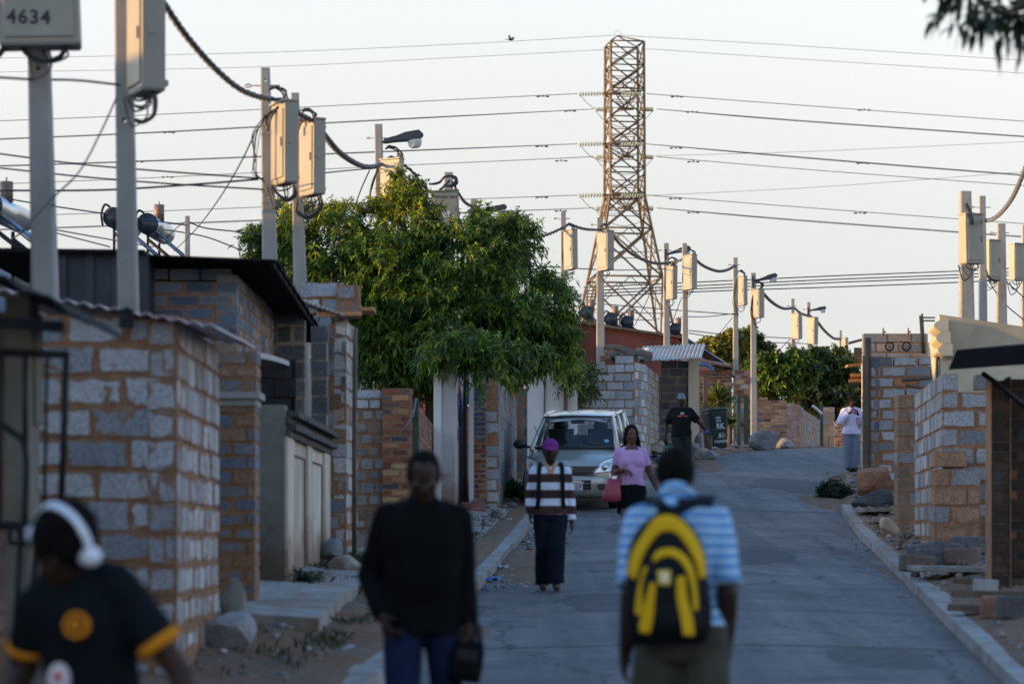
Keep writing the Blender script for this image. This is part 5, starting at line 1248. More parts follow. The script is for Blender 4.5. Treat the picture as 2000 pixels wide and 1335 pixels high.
hv('faint distant wire rising to the right, upper', [(1260, 305, 320), (1600, 295, 320), (2060, 274, 320)], .024)
hv('faint distant wire rising to the right, lower', [(1200, 385, 320), (1600, 365, 320), (2060, 331, 320)], .024)
for i, (ya, yb) in enumerate(((560, 529), (567, 536), (573, 542), (579, 551))):
    cable(('top', 'second', 'third', 'lowest')[i]+' of four street wires crossing low behind the poles', [(1140, ya+1, 92), (1400, ya-11, 92), (1640, yb+9, 92), (1875, yb, 92), (2050, yb-9, 92)], .020, 'street_wire', 'wire', 'four low wires crossing the street', n=4)
for i, (x, y, D) in enumerate(((1060, 188.5, 197), (1113, 217, 205), (1322, 189, 197), (1352, 219, 205), (1058, 286, 197), (1096, 314, 205), (1320, 289, 197), (1354, 316, 205), (1058, 385.5, 197), (1095, 412, 205), (1319, 388, 197), (1354, 415, 205), (1688, 215, 197), (1685, 319, 197), (1680, 416, 197), (330, 259, 205), (268, 316, 197), (327, 346, 205))):
    c = P(x, y, D); m = MB(); m.tube([c+V((-.38, 0, 0)), c+V((.38, 0, 0))], .02, 4); m.ball(c+V((-.36, 0, 0)), (.16, .06, .07), 6, 4); m.ball(c+V((.36, 0, 0)), (.16, .06, .07), 6, 4); m.box(c+V((0, 0, .04)), (.1, .1, .14))
    side = 'left' if x < 1200 else 'right'
    tag(m.build('line_damper', M['wire']), f'small black damper number {i+1} on the high voltage lines' if False else 'small black damper hanging on the '+('top', 'middle', 'bottom')[min(2, int((y-150)/95))]+(' front' if D < 200 else ' back')+' line '+side+' of the pylon'+(', far out' if (x > 1600 or x < 400) else ''), 'line damper', 'dampers on the high voltage lines')
# pylon
t = thing('pylon', P(1218, 700, DPY), 'tall rusty steel lattice pylon carrying high voltage lines above the houses', 'pylon')
S = FPX/DPY
def corner(i, half, z, ang=R(8)):
    a = ang+math.pi/4+i*math.pi/2; r = half*math.sqrt(2); return V((PX(1219.5, DPY)+r*math.cos(a), DPY+r*math.sin(a), z))
zt_, zw, zb = PZ(86, DPY), PZ(385, DPY), PZ(735, DPY)
HT, HW, HB = 1.30, 1.36, 3.9
def half(z):
    if z > zw: return HT+(HW-HT)*(zt_-z)/(zt_-zw)
    return HW+(HB-HW)*(zw-z)/(zw-zb)
zbase = 5.0
for i in range(4):
    m = MB(); m.tube([corner(i, half(zbase), zbase), corner(i, HW, zw), corner(i, HT, zt_)], .10, 4); m.build('leg', M['rust'], t)
m = MB()
def xb(z0, z1, r=.056, horiz=True, inner=False):
    for i in range(4):
        a0, b0 = corner(i, half(z0), z0), corner((i+1) % 4, half(z0), z0); a1, b1 = corner(i, half(z1), z1), corner((i+1) % 4, half(z1), z1)
        m.tube([a0, b1], r, 4); m.tube([b0, a1], r, 4)
        if horiz: m.tube([a1, b1], r, 4)
lev = [86, 132, 178, 232, 281, 331, 383]
for a, b in zip(lev, lev[1:]):
    xb(PZ(b, DPY), PZ(a, DPY))
    zm = PZ((a+b)/2, DPY)
    for i in range(4): m.tube([corner(i, half(zm), zm), corner((i+1) % 4, half(zm), zm)], .03, 4)
lev2 = [383, 450, 545, 690, 900]
for a, b in zip(lev2, lev2[1:]):
    z0, z1 = PZ(b, DPY), PZ(a, DPY); xb(z0, z1, .075)
    zm = (z0+z1)/2
    for i in range(4):
        p, q = corner(i, half(zm), zm), corner((i+1) % 4, half(zm), zm); m.tube([p, q], .035, 4)
        c0 = (corner(i, half(z1), z1)+corner((i+1) % 4, half(z1), z1))/2; m.tube([p, c0], .035, 4); m.tube([q, c0], .035, 4)
apex = V((PX(1206, DPY), DPY, PZ(70, DPY)))
for i in range(4): m.tube([corner(i, HT, zt_), apex], .05, 4); m.tube([corner(i, HT, zt_), corner((i+1) % 4, HT, zt_)], .05, 4)
m.tube(spline([P(1200, 69, DPY), P(1202, 62, DPY), P(1208, 60, DPY), P(1212, 64, DPY), P(1214, 69, DPY)], 4), .012, 4)
m.build('bracing', M['rust'], t)
for nm, y0, *_ in Ln:
    for sgn, Da, yy, xx in ((-1, 197.0, y0, 1196), (1, 205.0, y0+(30 if nm == 'top' else 25), 1222)):
        z = PZ(y0-2, DPY) if sgn < 0 else PZ(y0-2, DPY); tip = P(xx, yy, Da); m = MB(); hh = half(z)
        cc = [corner(i, hh, z) for i in range(4)]; cc.sort(key=lambda p: p.y*sgn, reverse=True); e = cc[:2]; hi = [p+V((0, 0, 1.4)) for p in e]
        for p in e+hi: m.tube([p, tip], .055, 4)
        for k in (.3, .6):
            q = [p.lerp(tip, k) for p in e+hi]; m.tube([q[0], q[1]], .03, 4); m.tube([q[2], q[3]], .03, 4); m.tube([q[0], q[2]], .03, 4); m.tube([q[1], q[3]], .03, 4)
        m.tube([tip+V((-.65, 0, 0)), tip+V((.65, 0, 0))], .10, 6); m.build('crossarm', M['rust'], t)
        for s in (-1, 1):
            m = MB(); x0 = (1180 if s < 0 else 1214) if sgn < 0 else (1198 if s < 0 else 1252); x1 = (1130 if s < 0 else 1258) if sgn < 0 else (1164 if s < 0 else 1276)
            a, b = P(x0, yy-.5 if s < 0 else yy, Da), P(x1, yy+1, Da)
            for dy in (-.0,):
                m.tube([a, b], .03, 5)
                n = 9
                for k in range(n):
                    c = a.lerp(b, (k+.5)/n); d = (b-a).normalized()*.05; m.tube([c-d, c+d], .17, 8)
            m.build('insulator_string', M['insul'], t)
        m = MB(); a, b = P((1132 if sgn < 0 else 1162), yy+2, Da), P((1258 if sgn < 0 else 1276), yy+2, Da)
        m.tube(spline([a, a.lerp(b, .2)+V((0, 0, -.95)), a.lerp(b, .5)+V((0, 0, -1.35)), a.lerp(b, .8)+V((0, 0, -.95)), b]), .022, 4); m.build('jumper_wire', M['wire'], t)
# bird
m = MB(); c = P(998, 77, 150); m.ball(c, (.17, .10, .08), 8, 6); m.ball(c+V((.14, 0, .09)), (.06, .06, .06), 8, 6); m.prism([c+V((-.12, -.05, 0)), c+V((-.34, -.03, -.02)), c+V((-.34, .03, -.02)), c+V((-.12, .05, 0))], (0, 0, .02))
m.prism([c+V((.02, 0, .05)), c+V((-.10, -.26, .20)), c+V((-.16, -.22, .19)), c+V((-.08, 0, .05))], (0, 0, .015)); m.prism([c+V((.02, 0, .05)), c+V((-.10, .26, .20)), c+V((-.16, .22, .19)), c+V((-.08, 0, .05))], (0, 0, .015))
tag(m.build('bird', M['black']), 'tiny black bird in the sky left of the pylon top', 'bird')
# ================================================================== foliage
def leafmesh(pos, dirs, L, W, curl, cols, droop=.35):
    """vectorised leaves: base at pos, along dirs, curling downwards"""
    n = len(pos); up = np.array([0, 0, 1.0]); d = dirs/np.linalg.norm(dirs, axis=1, keepdims=True)
    r = rng.normal(size=(n, 3)); side = np.cross(d, up+.5*r); side /= np.linalg.norm(side, axis=1, keepdims=True)+1e-9
    L = L[:, None]; W = W[:, None]; dn = -up[None, :]*L
    p0 = pos; p1 = pos+d*L*.38+dn*droop*.12; p2 = pos+d*L*.72+dn*droop*.45; p3 = pos+d*L*.95+dn*droop*1.0
    vs = np.stack([p0, p1+side*W*.5, p1-side*W*.5, p2+side*W*.38, p2-side*W*.38, p3], axis=1).reshape(-1, 3)
    b = np.arange(n)*6
    tri1 = np.stack([b, b+1, b+2], 1); quad = np.stack([b+1, b+3, b+4, b+2], 1); tri2 = np.stack([b+3, b+5, b+4], 1)
    return vs, tri1, quad, tri2, cols
def build_leaves(name, data, m, parent):
    vs, t1, q, t2, cols = data; n = len(t1)
    loops_ = np.concatenate([t1, q, t2], axis=1).ravel()     # 3+4+3 per leaf
    me = bpy.data.meshes.new(name); org = np.array(WL[parent.name])
    me.vertices.add(len(vs)); me.vertices.foreach_set('co', (vs-org).astype(np.float32).ravel())
    me.loops.add(len(loops_)); me.loops.foreach_set('vertex_index', loops_.astype(np.int32))
    me.polygons.add(n*3); st = (np.arange(n)[:, None]*10+np.array([0, 3, 7])[None, :]).ravel()
    me.polygons.foreach_set('loop_start', st.astype(np.int32))
    try: me.polygons.foreach_set('loop_total', np.tile([3, 4, 3], n).astype(np.int32))
    except Exception: pass
    me.update(calc_edges=True); me.validate()
    at = me.color_attributes.new('col', 'FLOAT_COLOR', 'CORNER')
    c = np.repeat(np.concatenate([cols, np.ones((n, 1))], 1), 10, axis=0); at.data.foreach_set('color', c.astype(np.float32).ravel())
    me.materials.append(m); o = bpy.data.objects.new(name, me); C.objects.link(o); o.parent = parent; WL[o.name] = WL[parent.name]
    return o
def crown(lobes, ncl, per, L, W, pal, shoot=.35, droop=.5, shell=.5, upb=.35, topgold=None):
    """lobes: (centre, radii). clusters of leaves on shoots, gathered in uneven clumps"""
    lob = [(np.array(c), np.array(r)) for c, r in lobes]; w = np.array([r[0]*r[2]+r[0]*r[1]+r[1]*r[2] for _, r in lob]); w = w/w.sum()
    # sub clumps on each lobe give light and dark masses
    clumps = []
    ncp = max(8, int(ncl/16))
    pts = []; outs = []; lum = []
    for i in range(ncp):
        k = rng.choice(len(lob), p=w); c, r = lob[k]; d = rng.normal(size=3); d /= np.linalg.norm(d)
        rad = shell+(1-shell)*rng.random()**.5
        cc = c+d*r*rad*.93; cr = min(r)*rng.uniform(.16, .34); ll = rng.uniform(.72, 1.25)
        m_ = max(3, int(ncl/ncp*rng.uniform(.5, 1.5)))
        q = rng.normal(size=(m_, 3)); q /= np.linalg.norm(q, axis=1, keepdims=True); q *= rng.random((m_, 1))**.4
        q[:, 2] -= .15
        pts.append(cc+q*cr*1.25); outs.append(np.tile(d, (m_, 1))*.6+q*.8); lum.append(np.full(m_, ll))
    pts = np.concatenate(pts); outs = np.concatenate(outs); lum = np.concatenate(lum)
    n = len(pts); sd = outs+rng.normal(size=(n, 3))*.45+np.array([0, 0, upb]); sd /= np.linalg.norm(sd, axis=1, keepdims=True)
    t = np.tile(np.linspace(0, 1, per), n); idx = np.repeat(np.arange(n), per)
    sl = shoot*rng.uniform(.6, 1.3, n)[idx]
    base = pts[idx]+sd[idx]*(t*sl)[:, None]; base[:, 2] -= (t**2)*sl*.35
    ld = sd[idx]*.55+rng.normal(size=(n*per, 3))*.58+np.array([0, 0, -.04])
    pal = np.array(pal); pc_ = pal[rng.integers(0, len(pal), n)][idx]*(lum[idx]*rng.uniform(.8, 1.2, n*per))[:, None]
    yg = (rng.random(n*per) < .03+.10*(t > .8))[:, None]; pc_ = np.where(yg, pc_*np.array([1.9, 1.5, .8]), pc_)
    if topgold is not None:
        k = np.clip((base[:, 2]-topgold[0])/(topgold[1]-topgold[0]), 0, 1)[:, None]; pc_ = pc_*(1-k)+pc_*np.array([2.2, 1.45, .7])*k  # higher leaves gilded: young growth plus sunlit gold painted into the colour
    return leafmesh(base, ld, L*rng.uniform(.7, 1.25, n*per), W*rng.uniform(.8, 1.2, n*per), 0, np.clip(pc_, 0, .6), droop)
def branches(t, root, h, tips, r0, name='trunk', mname='bark'):
    m = MB(); root = V(root); fork = root+V((0.05, 0, h)); m.tube(spline([root+V((0, 0, -.3)), root+V((.06, .03, h*.5)), fork], 5), [r0*1.15]*3+[r0]*5+[r0*.85]*3, 10); m.build(name, M[mname], t)
    m = MB(); rr = random.Random(3)
    for tp in tips:
        tp = V(tp); mid = fork.lerp(tp, .5)+V((rr.uniform(-.2, .2), rr.uniform(-.2, .2), rr.uniform(.0, .3)))
        q = spline([fork, mid, tp], 6); m.tube(q, [r0*.6*(1-.8*i/(len(q)-1)) for i in range(len(q))], 6)
        for k in range(3):
            b = q[int(len(q)*rr.uniform(.4, .9))]; e = b+V((rr.uniform(-.8, .8), rr.uniform(-.5, .5), rr.uniform(.2, .9))); m.tube(spline([b, b.lerp(e, .5)+V((0, 0, .1)), e], 3), [r0*.2, r0*.17, r0*.14, r0*.11, r0*.09, r0*.06, .008], 5)
    m.build('limbs', M[mname], t)
GREENS = [(.070, .140, .024), (.042, .095, .025), (.110, .195, .028), (.028, .064, .021), (.17, .25, .035)]
DT = 47.5; s = DT/FPX
t = thing('peach_tree', (PX(838, DT), DT, G(PX(838, DT), DT)), 'large leafy peach tree with drooping leaves and a sunlit pointed top', 'tree')
lp = [(790, 455, 60, 85, 1.2), (785, 385, 30, 45, .5), (800, 350, 8, 16, .2), (755, 400, 22, 40, .5), (760, 545, 110, 100, 1.8), (640, 500, 88, 80, 1.5), (570, 480, 48, 95, 1.0), (558, 425, 22, 55, .5), (495, 490, 30, 26, .5), (525, 470, 40, 32, .7),
      (905, 520, 110, 75, 1.8), (948, 450, 44, 40, .9), (932, 408, 10, 14, .3), (1000, 468, 42, 48, .8), (1018, 440, 24, 25, .4), (1020, 590, 95, 85, 1.6), (1065, 590, 40, 55, .8), (1075, 650, 50, 60, .9), (1125, 655, 14, 28, .3), (860, 620, 150, 95, 2.0), (760, 660, 70, 85, 1.4), (720, 600, 50, 60, 1.0), (960, 680, 75, 55, 1.2), (1040, 680, 55, 42, .9), (830, 725, 40, 32, .8), (985, 722, 34, 24, .5), (675, 430, 40, 32, .6), (832, 450, 34, 40, .8), (740, 710, 50, 45, 1.2), (800, 725, 60, 38, 1.2), (900, 690, 70, 45, 1.2), (870, 712, 30, 22, .5), (1000, 700, 50, 36, .9), (1075, 690, 45, 30, .7), (930, 715, 40, 28, .6), (720, 660, 45, 60, 1.2)]
lobes = [(tuple(P(x, y, DT)), (rx*s, dy, rz_*s)) for x, y, rx, rz_, dy in lp]
s = 40.8/FPX; lobes += [(tuple(P(x, y, 41.6)), (rx*s, .5, rz_*s)) for x, y, rx, rz_ in ((868, 668, 44, 26), (940, 685, 50, 30), (985, 705, 42, 22), (1030, 685, 34, 20), (850, 700, 20, 34), (905, 690, 22, 20), (948, 725, 20, 14))]
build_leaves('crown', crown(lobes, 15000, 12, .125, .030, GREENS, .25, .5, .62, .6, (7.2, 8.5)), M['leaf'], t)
branches(t, (PX(838, DT), DT, G(PX(838, DT), DT)), 1.9, [P(x, y, DT+dy) for x, y, dy in ((790, 420, 0), (640, 500, .5), (570, 480, -.3), (905, 500, .4), (1000, 480, 0), (1080, 600, -.3), (760, 640, .6), (960, 670, .4), (860, 560, -.6))], .15)
def tree(label, x, D, lobs, ncl, per, L, W, pal, droop=.3, shell=.55, name='tree', trunk=True, shoot=.3, cat='tree', mt='leaf', gr=None):
    X = PX(x, D); t = thing(name, (X, D, G(X, D)), label, cat, gr); s = D/FPX
    lo = [(tuple(P(a, b, D+dy)), (rx*s, rz_*s*.9 if rx > rz_ else rx*s*.9, rz_*s)) for a, b, rx, rz_, dy in lobs]
    build_leaves('crown', crown(lo, ncl, per, L, W, pal, shoot, droop, shell), M[mt], t)
    if trunk: branches(t, (X, D, G(X, D)), max(.5, (P(x, lobs[0][1], D).z-G(X, D))*.35), [P(a, b, D+dy) for a, b, rx, rz_, dy in lobs], .14)
    return t
OLIVE = [(.075, .10, .028), (.055, .085, .026), (.10, .125, .03), (.05, .07, .03)]
GOLD = [(.20, .19, .028), (.15, .165, .03), (.26, .23, .03), (.09, .12, .03)]
FG = 'trees beyond the bend'
tree('tree with sunlit gold painted in, left of the pole behind the spiky plant', 1400, 97, [(1400, 690, 34, 26, 0), (1375, 694, 16, 14, 0), (1428, 675, 22, 24, 0), (1400, 668, 16, 12, 0)], 900, 10, .22, .09, GOLD, gr=FG)  # gold of the low sun is put into this tree's leaf colours
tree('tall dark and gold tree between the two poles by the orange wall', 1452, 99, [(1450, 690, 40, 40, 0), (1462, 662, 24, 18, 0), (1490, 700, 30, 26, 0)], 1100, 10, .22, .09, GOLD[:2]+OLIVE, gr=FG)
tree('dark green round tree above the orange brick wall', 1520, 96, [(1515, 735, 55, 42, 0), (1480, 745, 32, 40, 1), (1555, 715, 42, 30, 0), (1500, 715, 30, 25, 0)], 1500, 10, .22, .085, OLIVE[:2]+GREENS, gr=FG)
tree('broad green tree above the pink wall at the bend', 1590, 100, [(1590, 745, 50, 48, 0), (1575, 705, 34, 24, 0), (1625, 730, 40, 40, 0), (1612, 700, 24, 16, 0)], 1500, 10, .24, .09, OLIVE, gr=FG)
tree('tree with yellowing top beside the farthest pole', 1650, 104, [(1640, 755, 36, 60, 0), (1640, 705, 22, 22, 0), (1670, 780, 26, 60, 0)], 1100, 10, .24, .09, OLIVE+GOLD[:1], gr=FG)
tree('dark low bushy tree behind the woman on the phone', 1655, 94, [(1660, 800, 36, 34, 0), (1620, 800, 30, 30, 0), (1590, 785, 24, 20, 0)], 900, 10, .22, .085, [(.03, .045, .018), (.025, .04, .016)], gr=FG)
tree('pale green shrub between the white house and the block outbuilding', 1142, 59.3, [(1140, 745, 18, 28, 0), (1136, 775, 14, 22, 0), (1150, 725, 12, 14, 0)], 260, 9, .12, .04, [(.11, .14, .07), (.09, .12, .055)], name='shrub', cat='shrub', trunk=False)
tree('leafy shrub in shade between the tree and the white house wall', 1112, 57.0, [(1112, 715, 22, 20, 0)], 160, 9, .12, .035, GREENS, name='shrub', cat='shrub', trunk=False)
tree('green shrub at the foot of the verge wall beside the car', 996, 46, [(998, 965, 16, 26, 0)], 260, 9, .09, .03, GREENS[:4], name='shrub', cat='shrub', trunk=False, shoot=.15, mt='leaf_dark')
tree('small dark bush on the dirt beside the road at the right', 1623, 47.5, [(1622, 960, 17, 17, 0), (1642, 957, 12, 10, 0)], 320, 9, .09, .02, [(.018, .040, .022), (.02, .048, .024)], name='bush', cat='bush', trunk=False, shoot=.14, mt='leaf_dark')
tree('weedy green bush at the foot of the cream panel wall', 605, 24.2, [(600, 1170, 28, 30, 0), (622, 1178, 24, 22, .2), (590, 1150, 12, 22, 0)], 330, 9, .10, .022, [(.02, .042, .015), (.028, .052, .018)], name='bush', cat='bush', trunk=False, shoot=.2, mt='leaf_dark')
# overhanging branch at the top right
t = thing('overhanging_tree', (5.2, 15.5, G(5.2, 15.5)), 'tree reaching in at the top right corner with dark out of focus leaves', 'tree')
s = 14/FPX
lb = [(1985, -25, 60, 50), (2015, 25, 50, 45), (1945, -10, 45, 34), (1905, -12, 40, 18), (1872, -8, 24, 10), (1992, 40, 30, 28), (1940, 15, 22, 18)]
lobes = [(tuple(P(x, y, 14)), (a*s, .25, b*s)) for x, y, a, b in lb]+[((4.2, 15, 6.2), (1.3, 1.0, 1.1)), ((5.4, 15.8, 6.8), (1.5, 1.3, 1.3))]
build_leaves('crown', crown(lobes, 2400, 9, .10, .036, [(.030, .05, .03), (.022, .04, .026)], .15, .7, .3, -.1), M['leaf_dark'], t)
m = MB(); m.tube(spline([(5.2, 15.5, .4), (5.1, 15.5, 2.5), (5.3, 15.6, 4.5)], 5), [.16]*6+[.13]*5, 10); m.build('trunk', M['bark'], t)
m = MB(); m.tube(spline([(5.3, 15.6, 4.4), (4.4, 15, 5.6), (3.2, 14.3, 5.3), tuple(P(1980, 20, 14)), tuple(P(1900, -12, 14)), tuple(P(1862, -6, 14))], 5), [.10]*5+[.06]*5+[.03]*5+[.015]*5+[.010]*5+[.006], 6)
m.tube(spline([(5.3, 15.6, 4.4), (5.6, 15.9, 5.6), (5.5, 16, 7)], 4), [.1, .09, .08, .07, .06, .05, .04, .03, .02], 6); m.build('limb', M['bark'], t)
# yucca
DYU = 70.5; t = thing('yucca', (PX(1405, DYU), DYU, G(PX(1405, DYU), DYU)), 'spiky yucca with golden green sword leaves above the wheelie bin', 'plant')
c = np.array(P(1404, 783, DYU)); n = 230
th = rng.uniform(0, 2*np.pi, n); el = np.clip(rng.normal(.45, .55, n), -.7, 1.5); d = np.stack([np.cos(th)*np.cos(el), np.sin(th)*np.cos(el), np.sin(el)], 1)
cols = np.where(rng.random((n, 1)) < .45, np.array([[.19, .19, .045]]), np.array([[.05, .085, .03]]))*rng.uniform(.7, 1.2, (n, 1))
build_leaves('leaves', leafmesh(np.tile(c, (n, 1))+d*.05, d, rng.uniform(.45, .68, n), np.full(n, .05), 0, cols, .12), M['leaf'], t)
m = MB(); m.tube([(c[0], DYU, G(c[0], DYU)-.2), (c[0]+.02, DYU, c[2]+.05)], [.11, .08], 10); m.build('trunk', M['bark'], t)
n = 60; c2 = np.array(P(1426, 832, DYU-.3)); th = rng.uniform(0, 2*np.pi, n); el = np.clip(rng.normal(.7, .4, n), 0, 1.5); d = np.stack([np.cos(th)*np.cos(el), np.sin(th)*np.cos(el), np.sin(el)], 1)
t = thing('agave', tuple(c2-np.array([0, 0, .4])), 'smaller dark green spiky plant between the bin and the green posts', 'plant')
build_leaves('leaves', leafmesh(np.tile(c2, (n, 1)), d, rng.uniform(.35, .55, n), np.full(n, .06), 0, np.tile([[.035, .07, .04]], (n, 1)), .2), M['leaf_dark'], t)
m = MB(); m.tube([(c2[0], c2[1], G(c2[0], c2[1])-.1), tuple(c2)], .07, 8); m.build('stem', M['bark'], t)
# grass and weeds on the verges
root = bpy.data.objects.new('tmp', None); WL['tmp'] = (0, 0, 0)
pos = []; 
for i in range(5200):
    u = rng.random()
    if u < .62: D = 23.6+rng.normal()*0+rng.random()*5.5; X = -2.0+rng.random()*.9*((D-22)/6)+rng.normal()*.1; k = 1
    elif u < .8: D = 17+rng.random()*30; X = XR(D)+.3+abs(rng.normal())*.7
    else: D = 17+rng.random()*30; X = XL(D)-.55-abs(rng.normal())*.35
    if noise.noise(V((X*1.7, D*.9, 3))) < (-.15 if u < .62 else .18): continue
    pos.append((X, D, G(X, D)))
pos = np.array(pos); n = len(pos); pos = np.repeat(pos, 4, 0)+rng.normal(size=(n*4, 3))*np.array([.03, .03, 0]); d = rng.normal(size=(n*4, 3))*.5+np.array([0, 0, 1.0])
o = build_leaves('weeds', leafmesh(pos, d, rng.uniform(.05, .17, n*4), np.full(n*4, .014), 0, np.array([(.03, .052, .018), (.045, .06, .02), (.022, .042, .016)])[rng.integers(0, 3, n*4)], .3), M['leaf_dark'], root)
o.parent = None; bpy.data.objects.remove(root); tag(o, kind='stuff')
# ================================================================== people
SKIN = mat('skin_dark', (.036, .018, .012), .5, sc=14, amt=.18, bump=.12, spec=.2)
SKIN2 = mat('skin_brown', (.10, .048, .032), .5, sc=14, amt=.15, bump=.12, spec=.2)
M['hair'] = mat('hair', (.0045, .004, .004), .9, sc=60, amt=.5, bump=.6, bd=.01, spec=.1)
M['eyew'] = mat('eye_white', (.16, .14, .12), .3, sc=4, amt=.05, bump=0)
def cloth(name, col, amt=.18, rough=.85, attr=False, **k): return mat(name, col, rough, sc=7, amt=amt, bump=.35, bd=.006, spec=.08, attr=attr, **k)
def stripes(name, bands, period, off=0, horiz=True, noise_amt=.012, rough=.85):
    """woven cloth bands: list of (start fraction, colour) over the period, running across height"""
    m, t, b = nt(name); co = coords(t); n = noisen(t, co, 5, 3, .5)
    sx = t.nodes.new('ShaderNodeSeparateXYZ'); lk(t, co, sx.inputs[0])
    z = mth(t, 'ADD', sx.outputs[2], mth(t, 'MULTIPLY', n.outputs[0], noise_amt*2)); z = mth(t, 'ADD', z, off)
    f = mth(t, 'FRACT', mth(t, 'DIVIDE', z, period))
    r = t.nodes.new('ShaderNodeValToRGB'); r.color_ramp.interpolation = 'CONSTANT'; e = r.color_ramp.elements
    while len(e) > 1: e.remove(e[-1])
    e[0].position = 0; e[0].color = tuple(bands[0][1])+(1,)
    for p, c in bands[1:]: q = e.new(p); q.color = tuple(c)+(1,)
    lk(t, f, r.inputs[0]); lk(t, r.outputs[0], b.inputs['Base Color']); b.inputs['Roughness'].default_value = rough; b.inputs['Specular IOR Level'].default_value = .2
    n3 = noisen(t, co, 30, 4, .6); bumpn(t, n3.outputs[0], .3, .005, b); return m
class Fig: pass
def person(label, x, D, H, ground, away=False, yaw=0, lean=(0, 0), bow=0, hyaw=0, roll=0, sh=.165, hip=.0, belly=0, female=False,
           elb=((-.26, -.02, 1.14), (.26, -.02, 1.14)), wri=((-.28, .08, .90), (.28, .08, .90)), hand=None, kn=((-.10, .03, .50), (.10, .03, .50)), an=((-.10, 0, .09), (.10, 0, .09)),
           skin=SKIN, top=None, topdef=None, bottom=None, shoes=None, voxel=.0085, thick=1.0, hs=1.03, shz=(0, 0), nd=0):
    f = Fig(); k = H/1.75; bx = PX(x, D); f.base = V((bx, D, ground)); ys = R(yaw)
    F = V((math.sin(ys), -math.cos(ys), 0)) if not away else V((math.sin(ys), math.cos(ys), 0)); Rr = V((-F.y, F.x, 0)); 
    if Rr.x < 0: Rr = -Rr
    W = lambda a, b, z: f.base+Rr*(a*k)+F*(b*k)+V((0, 0, z*k))
    f.W, f.k, f.F, f.R = W, k, F, Rr
    t = thing('person', f.base, label, 'person'); f.t = t
    lz = lambda z: (lean[0]*max(0, (z-.95)/.5), lean[1]*max(0, (z-.95)/.5))
    def ring(z, rx, ry, bo=0, n=24, e=0, ao=0):
        la, lb = lz(z); out = []
        for i in range(n):
            a = 2*math.pi*i/n; cx, cy = math.cos(a), math.sin(a); p = .82
            out.append(W(la+ao+(rx+e)*math.copysign(abs(cx)**p, cx), lb+bo+(ry+e)*math.copysign(abs(cy)**p, cy), z))
        return out
    fm = female; T_ = thick
    tor = [(.80, .06, .07, 0), (.83, .13, .10, 0), (.90, .165+.02*fm, .118, -.01), (.97, .168+.012*fm, .12, -.01), (1.05, .146-.008*fm, .105+belly*.5, .0+belly*.4), (1.13, .150-.012*fm, .108+belly*.6, .005+belly*.4),
           (1.22, .166-.01*fm, .115+belly*.2, .005), (1.30, .176-.008*fm, .12, .0), (1.37, .168-.012*fm, .112, -.008), (1.42, .128, .092, -.012), (1.455, .080, .075, -.012), (1.49, .055, .055, -.005)]
    tor = [(z, rx*T_, ry*T_, bo) for z, rx, ry, bo in tor]
    f.tor = tor; f.ring = ring
    SH = [W(s_*sh+lz(1.42)[0], lz(1.42)[1]-.005, 1.385+shz[max(0, s_)]) for s_ in (-1, 1)]; EL = [W(*p) for p in elb]; WR = [W(*p) for p in wri]
    HP = [W(s_*.092, 0, .90) for s_ in (-1, 1)]; KN = [W(*p) for p in kn]; AN = [W(*p) for p in an]
    f.SH, f.EL, f.WR, f.HP, f.KN, f.AN = SH, EL, WR, HP, KN, AN
    body = MB(); body.loft([ring(*r) for r in tor])
    for i in (0, 1):
        body.capsule(W(lz(1.44)[0], lz(1.44)[1]-.015, 1.445), .05*k, SH[i], .055*k); body.capsule(SH[i], .056*k*T_, EL[i], .042*k); body.capsule(EL[i], .043*k, EL[i].lerp(WR[i], .35), .041*k); body.capsule(EL[i].lerp(WR[i], .35), .041*k, WR[i], .027*k)
        body.capsule(HP[i], .090*k*T_, KN[i], .056*k); body.capsule(KN[i], .055*k, KN[i].lerp(AN[i], .35), .056*k); body.capsule(KN[i].lerp(AN[i], .35), .056*k, AN[i], .036*k)
        body.capsule(AN[i]+V((0, 0, -.03*k))-F*.03*k, .036*k, AN[i]+V((0, 0, -.045*k))+F*.13*k, .026*k)
    if fm:
        for s_ in (-1, 1): c = W(s_*.075+lz(1.26)[0], .085+lz(1.26)[1], 1.26); body.ball(c, (.075*k, .065*k, .075*k), 12, 8)
    # hands: palm, four bent fingers and a thumb
    for i, s_ in ((0, -1), (1, 1)):
        hd = (hand or {}).get(i, {}); d = V(hd['d']) if 'd' in hd else (WR[i]-EL[i]); d.normalize(); curl = hd.get('curl', 22)
        inn = -Rr*s_                      # fingers curl towards the thigh
        inn = V(hd['in']) if 'in' in hd else inn; inn = (inn-d*inn.dot(d)).normalized(); wd = d.cross(inn).normalized()
        if wd.dot(F) < 0: wd = -wd        # thumb side points forward
        pc = WR[i]+d*.045*k; Mh = Matrix((d, wd, inn)).transposed()
        body.ball(pc, (.052*k, .040*k, .017*k), 12, 8, M=Mh); body.capsule(WR[i], .025*k, WR[i]+d*.03*k, .026*k)
        for q, (off, ln) in enumerate(((.030, .068), (.011, .078), (-.009, .073), (-.027, .058))):
            p = pc+d*.040*k+wd*off*k; dd = d.copy(); L_ = ln*k
            for j, fr in enumerate((.45, .32, .23)):
                ang = R(curl*(1+.25*q*.3+.35*j)); dd = (dd*math.cos(ang)+inn*math.sin(ang)).normalized(); e = p+dd*L_*fr
                body.capsule(p, (.0098-.0009*j)*k, e, (.0092-.001*j)*k, 8); p = e
        p = pc-d*.012*k+wd*.034*k; dd = (d*.62+wd*.62+inn*.45).normalized()
        for j, ln in enumerate((.034, .028)): e = p+dd*ln*k; body.capsule(p, .0115*k, e, .0095*k, 8); p = e; dd = (dd+inn*.25-wd*.1).normalized()
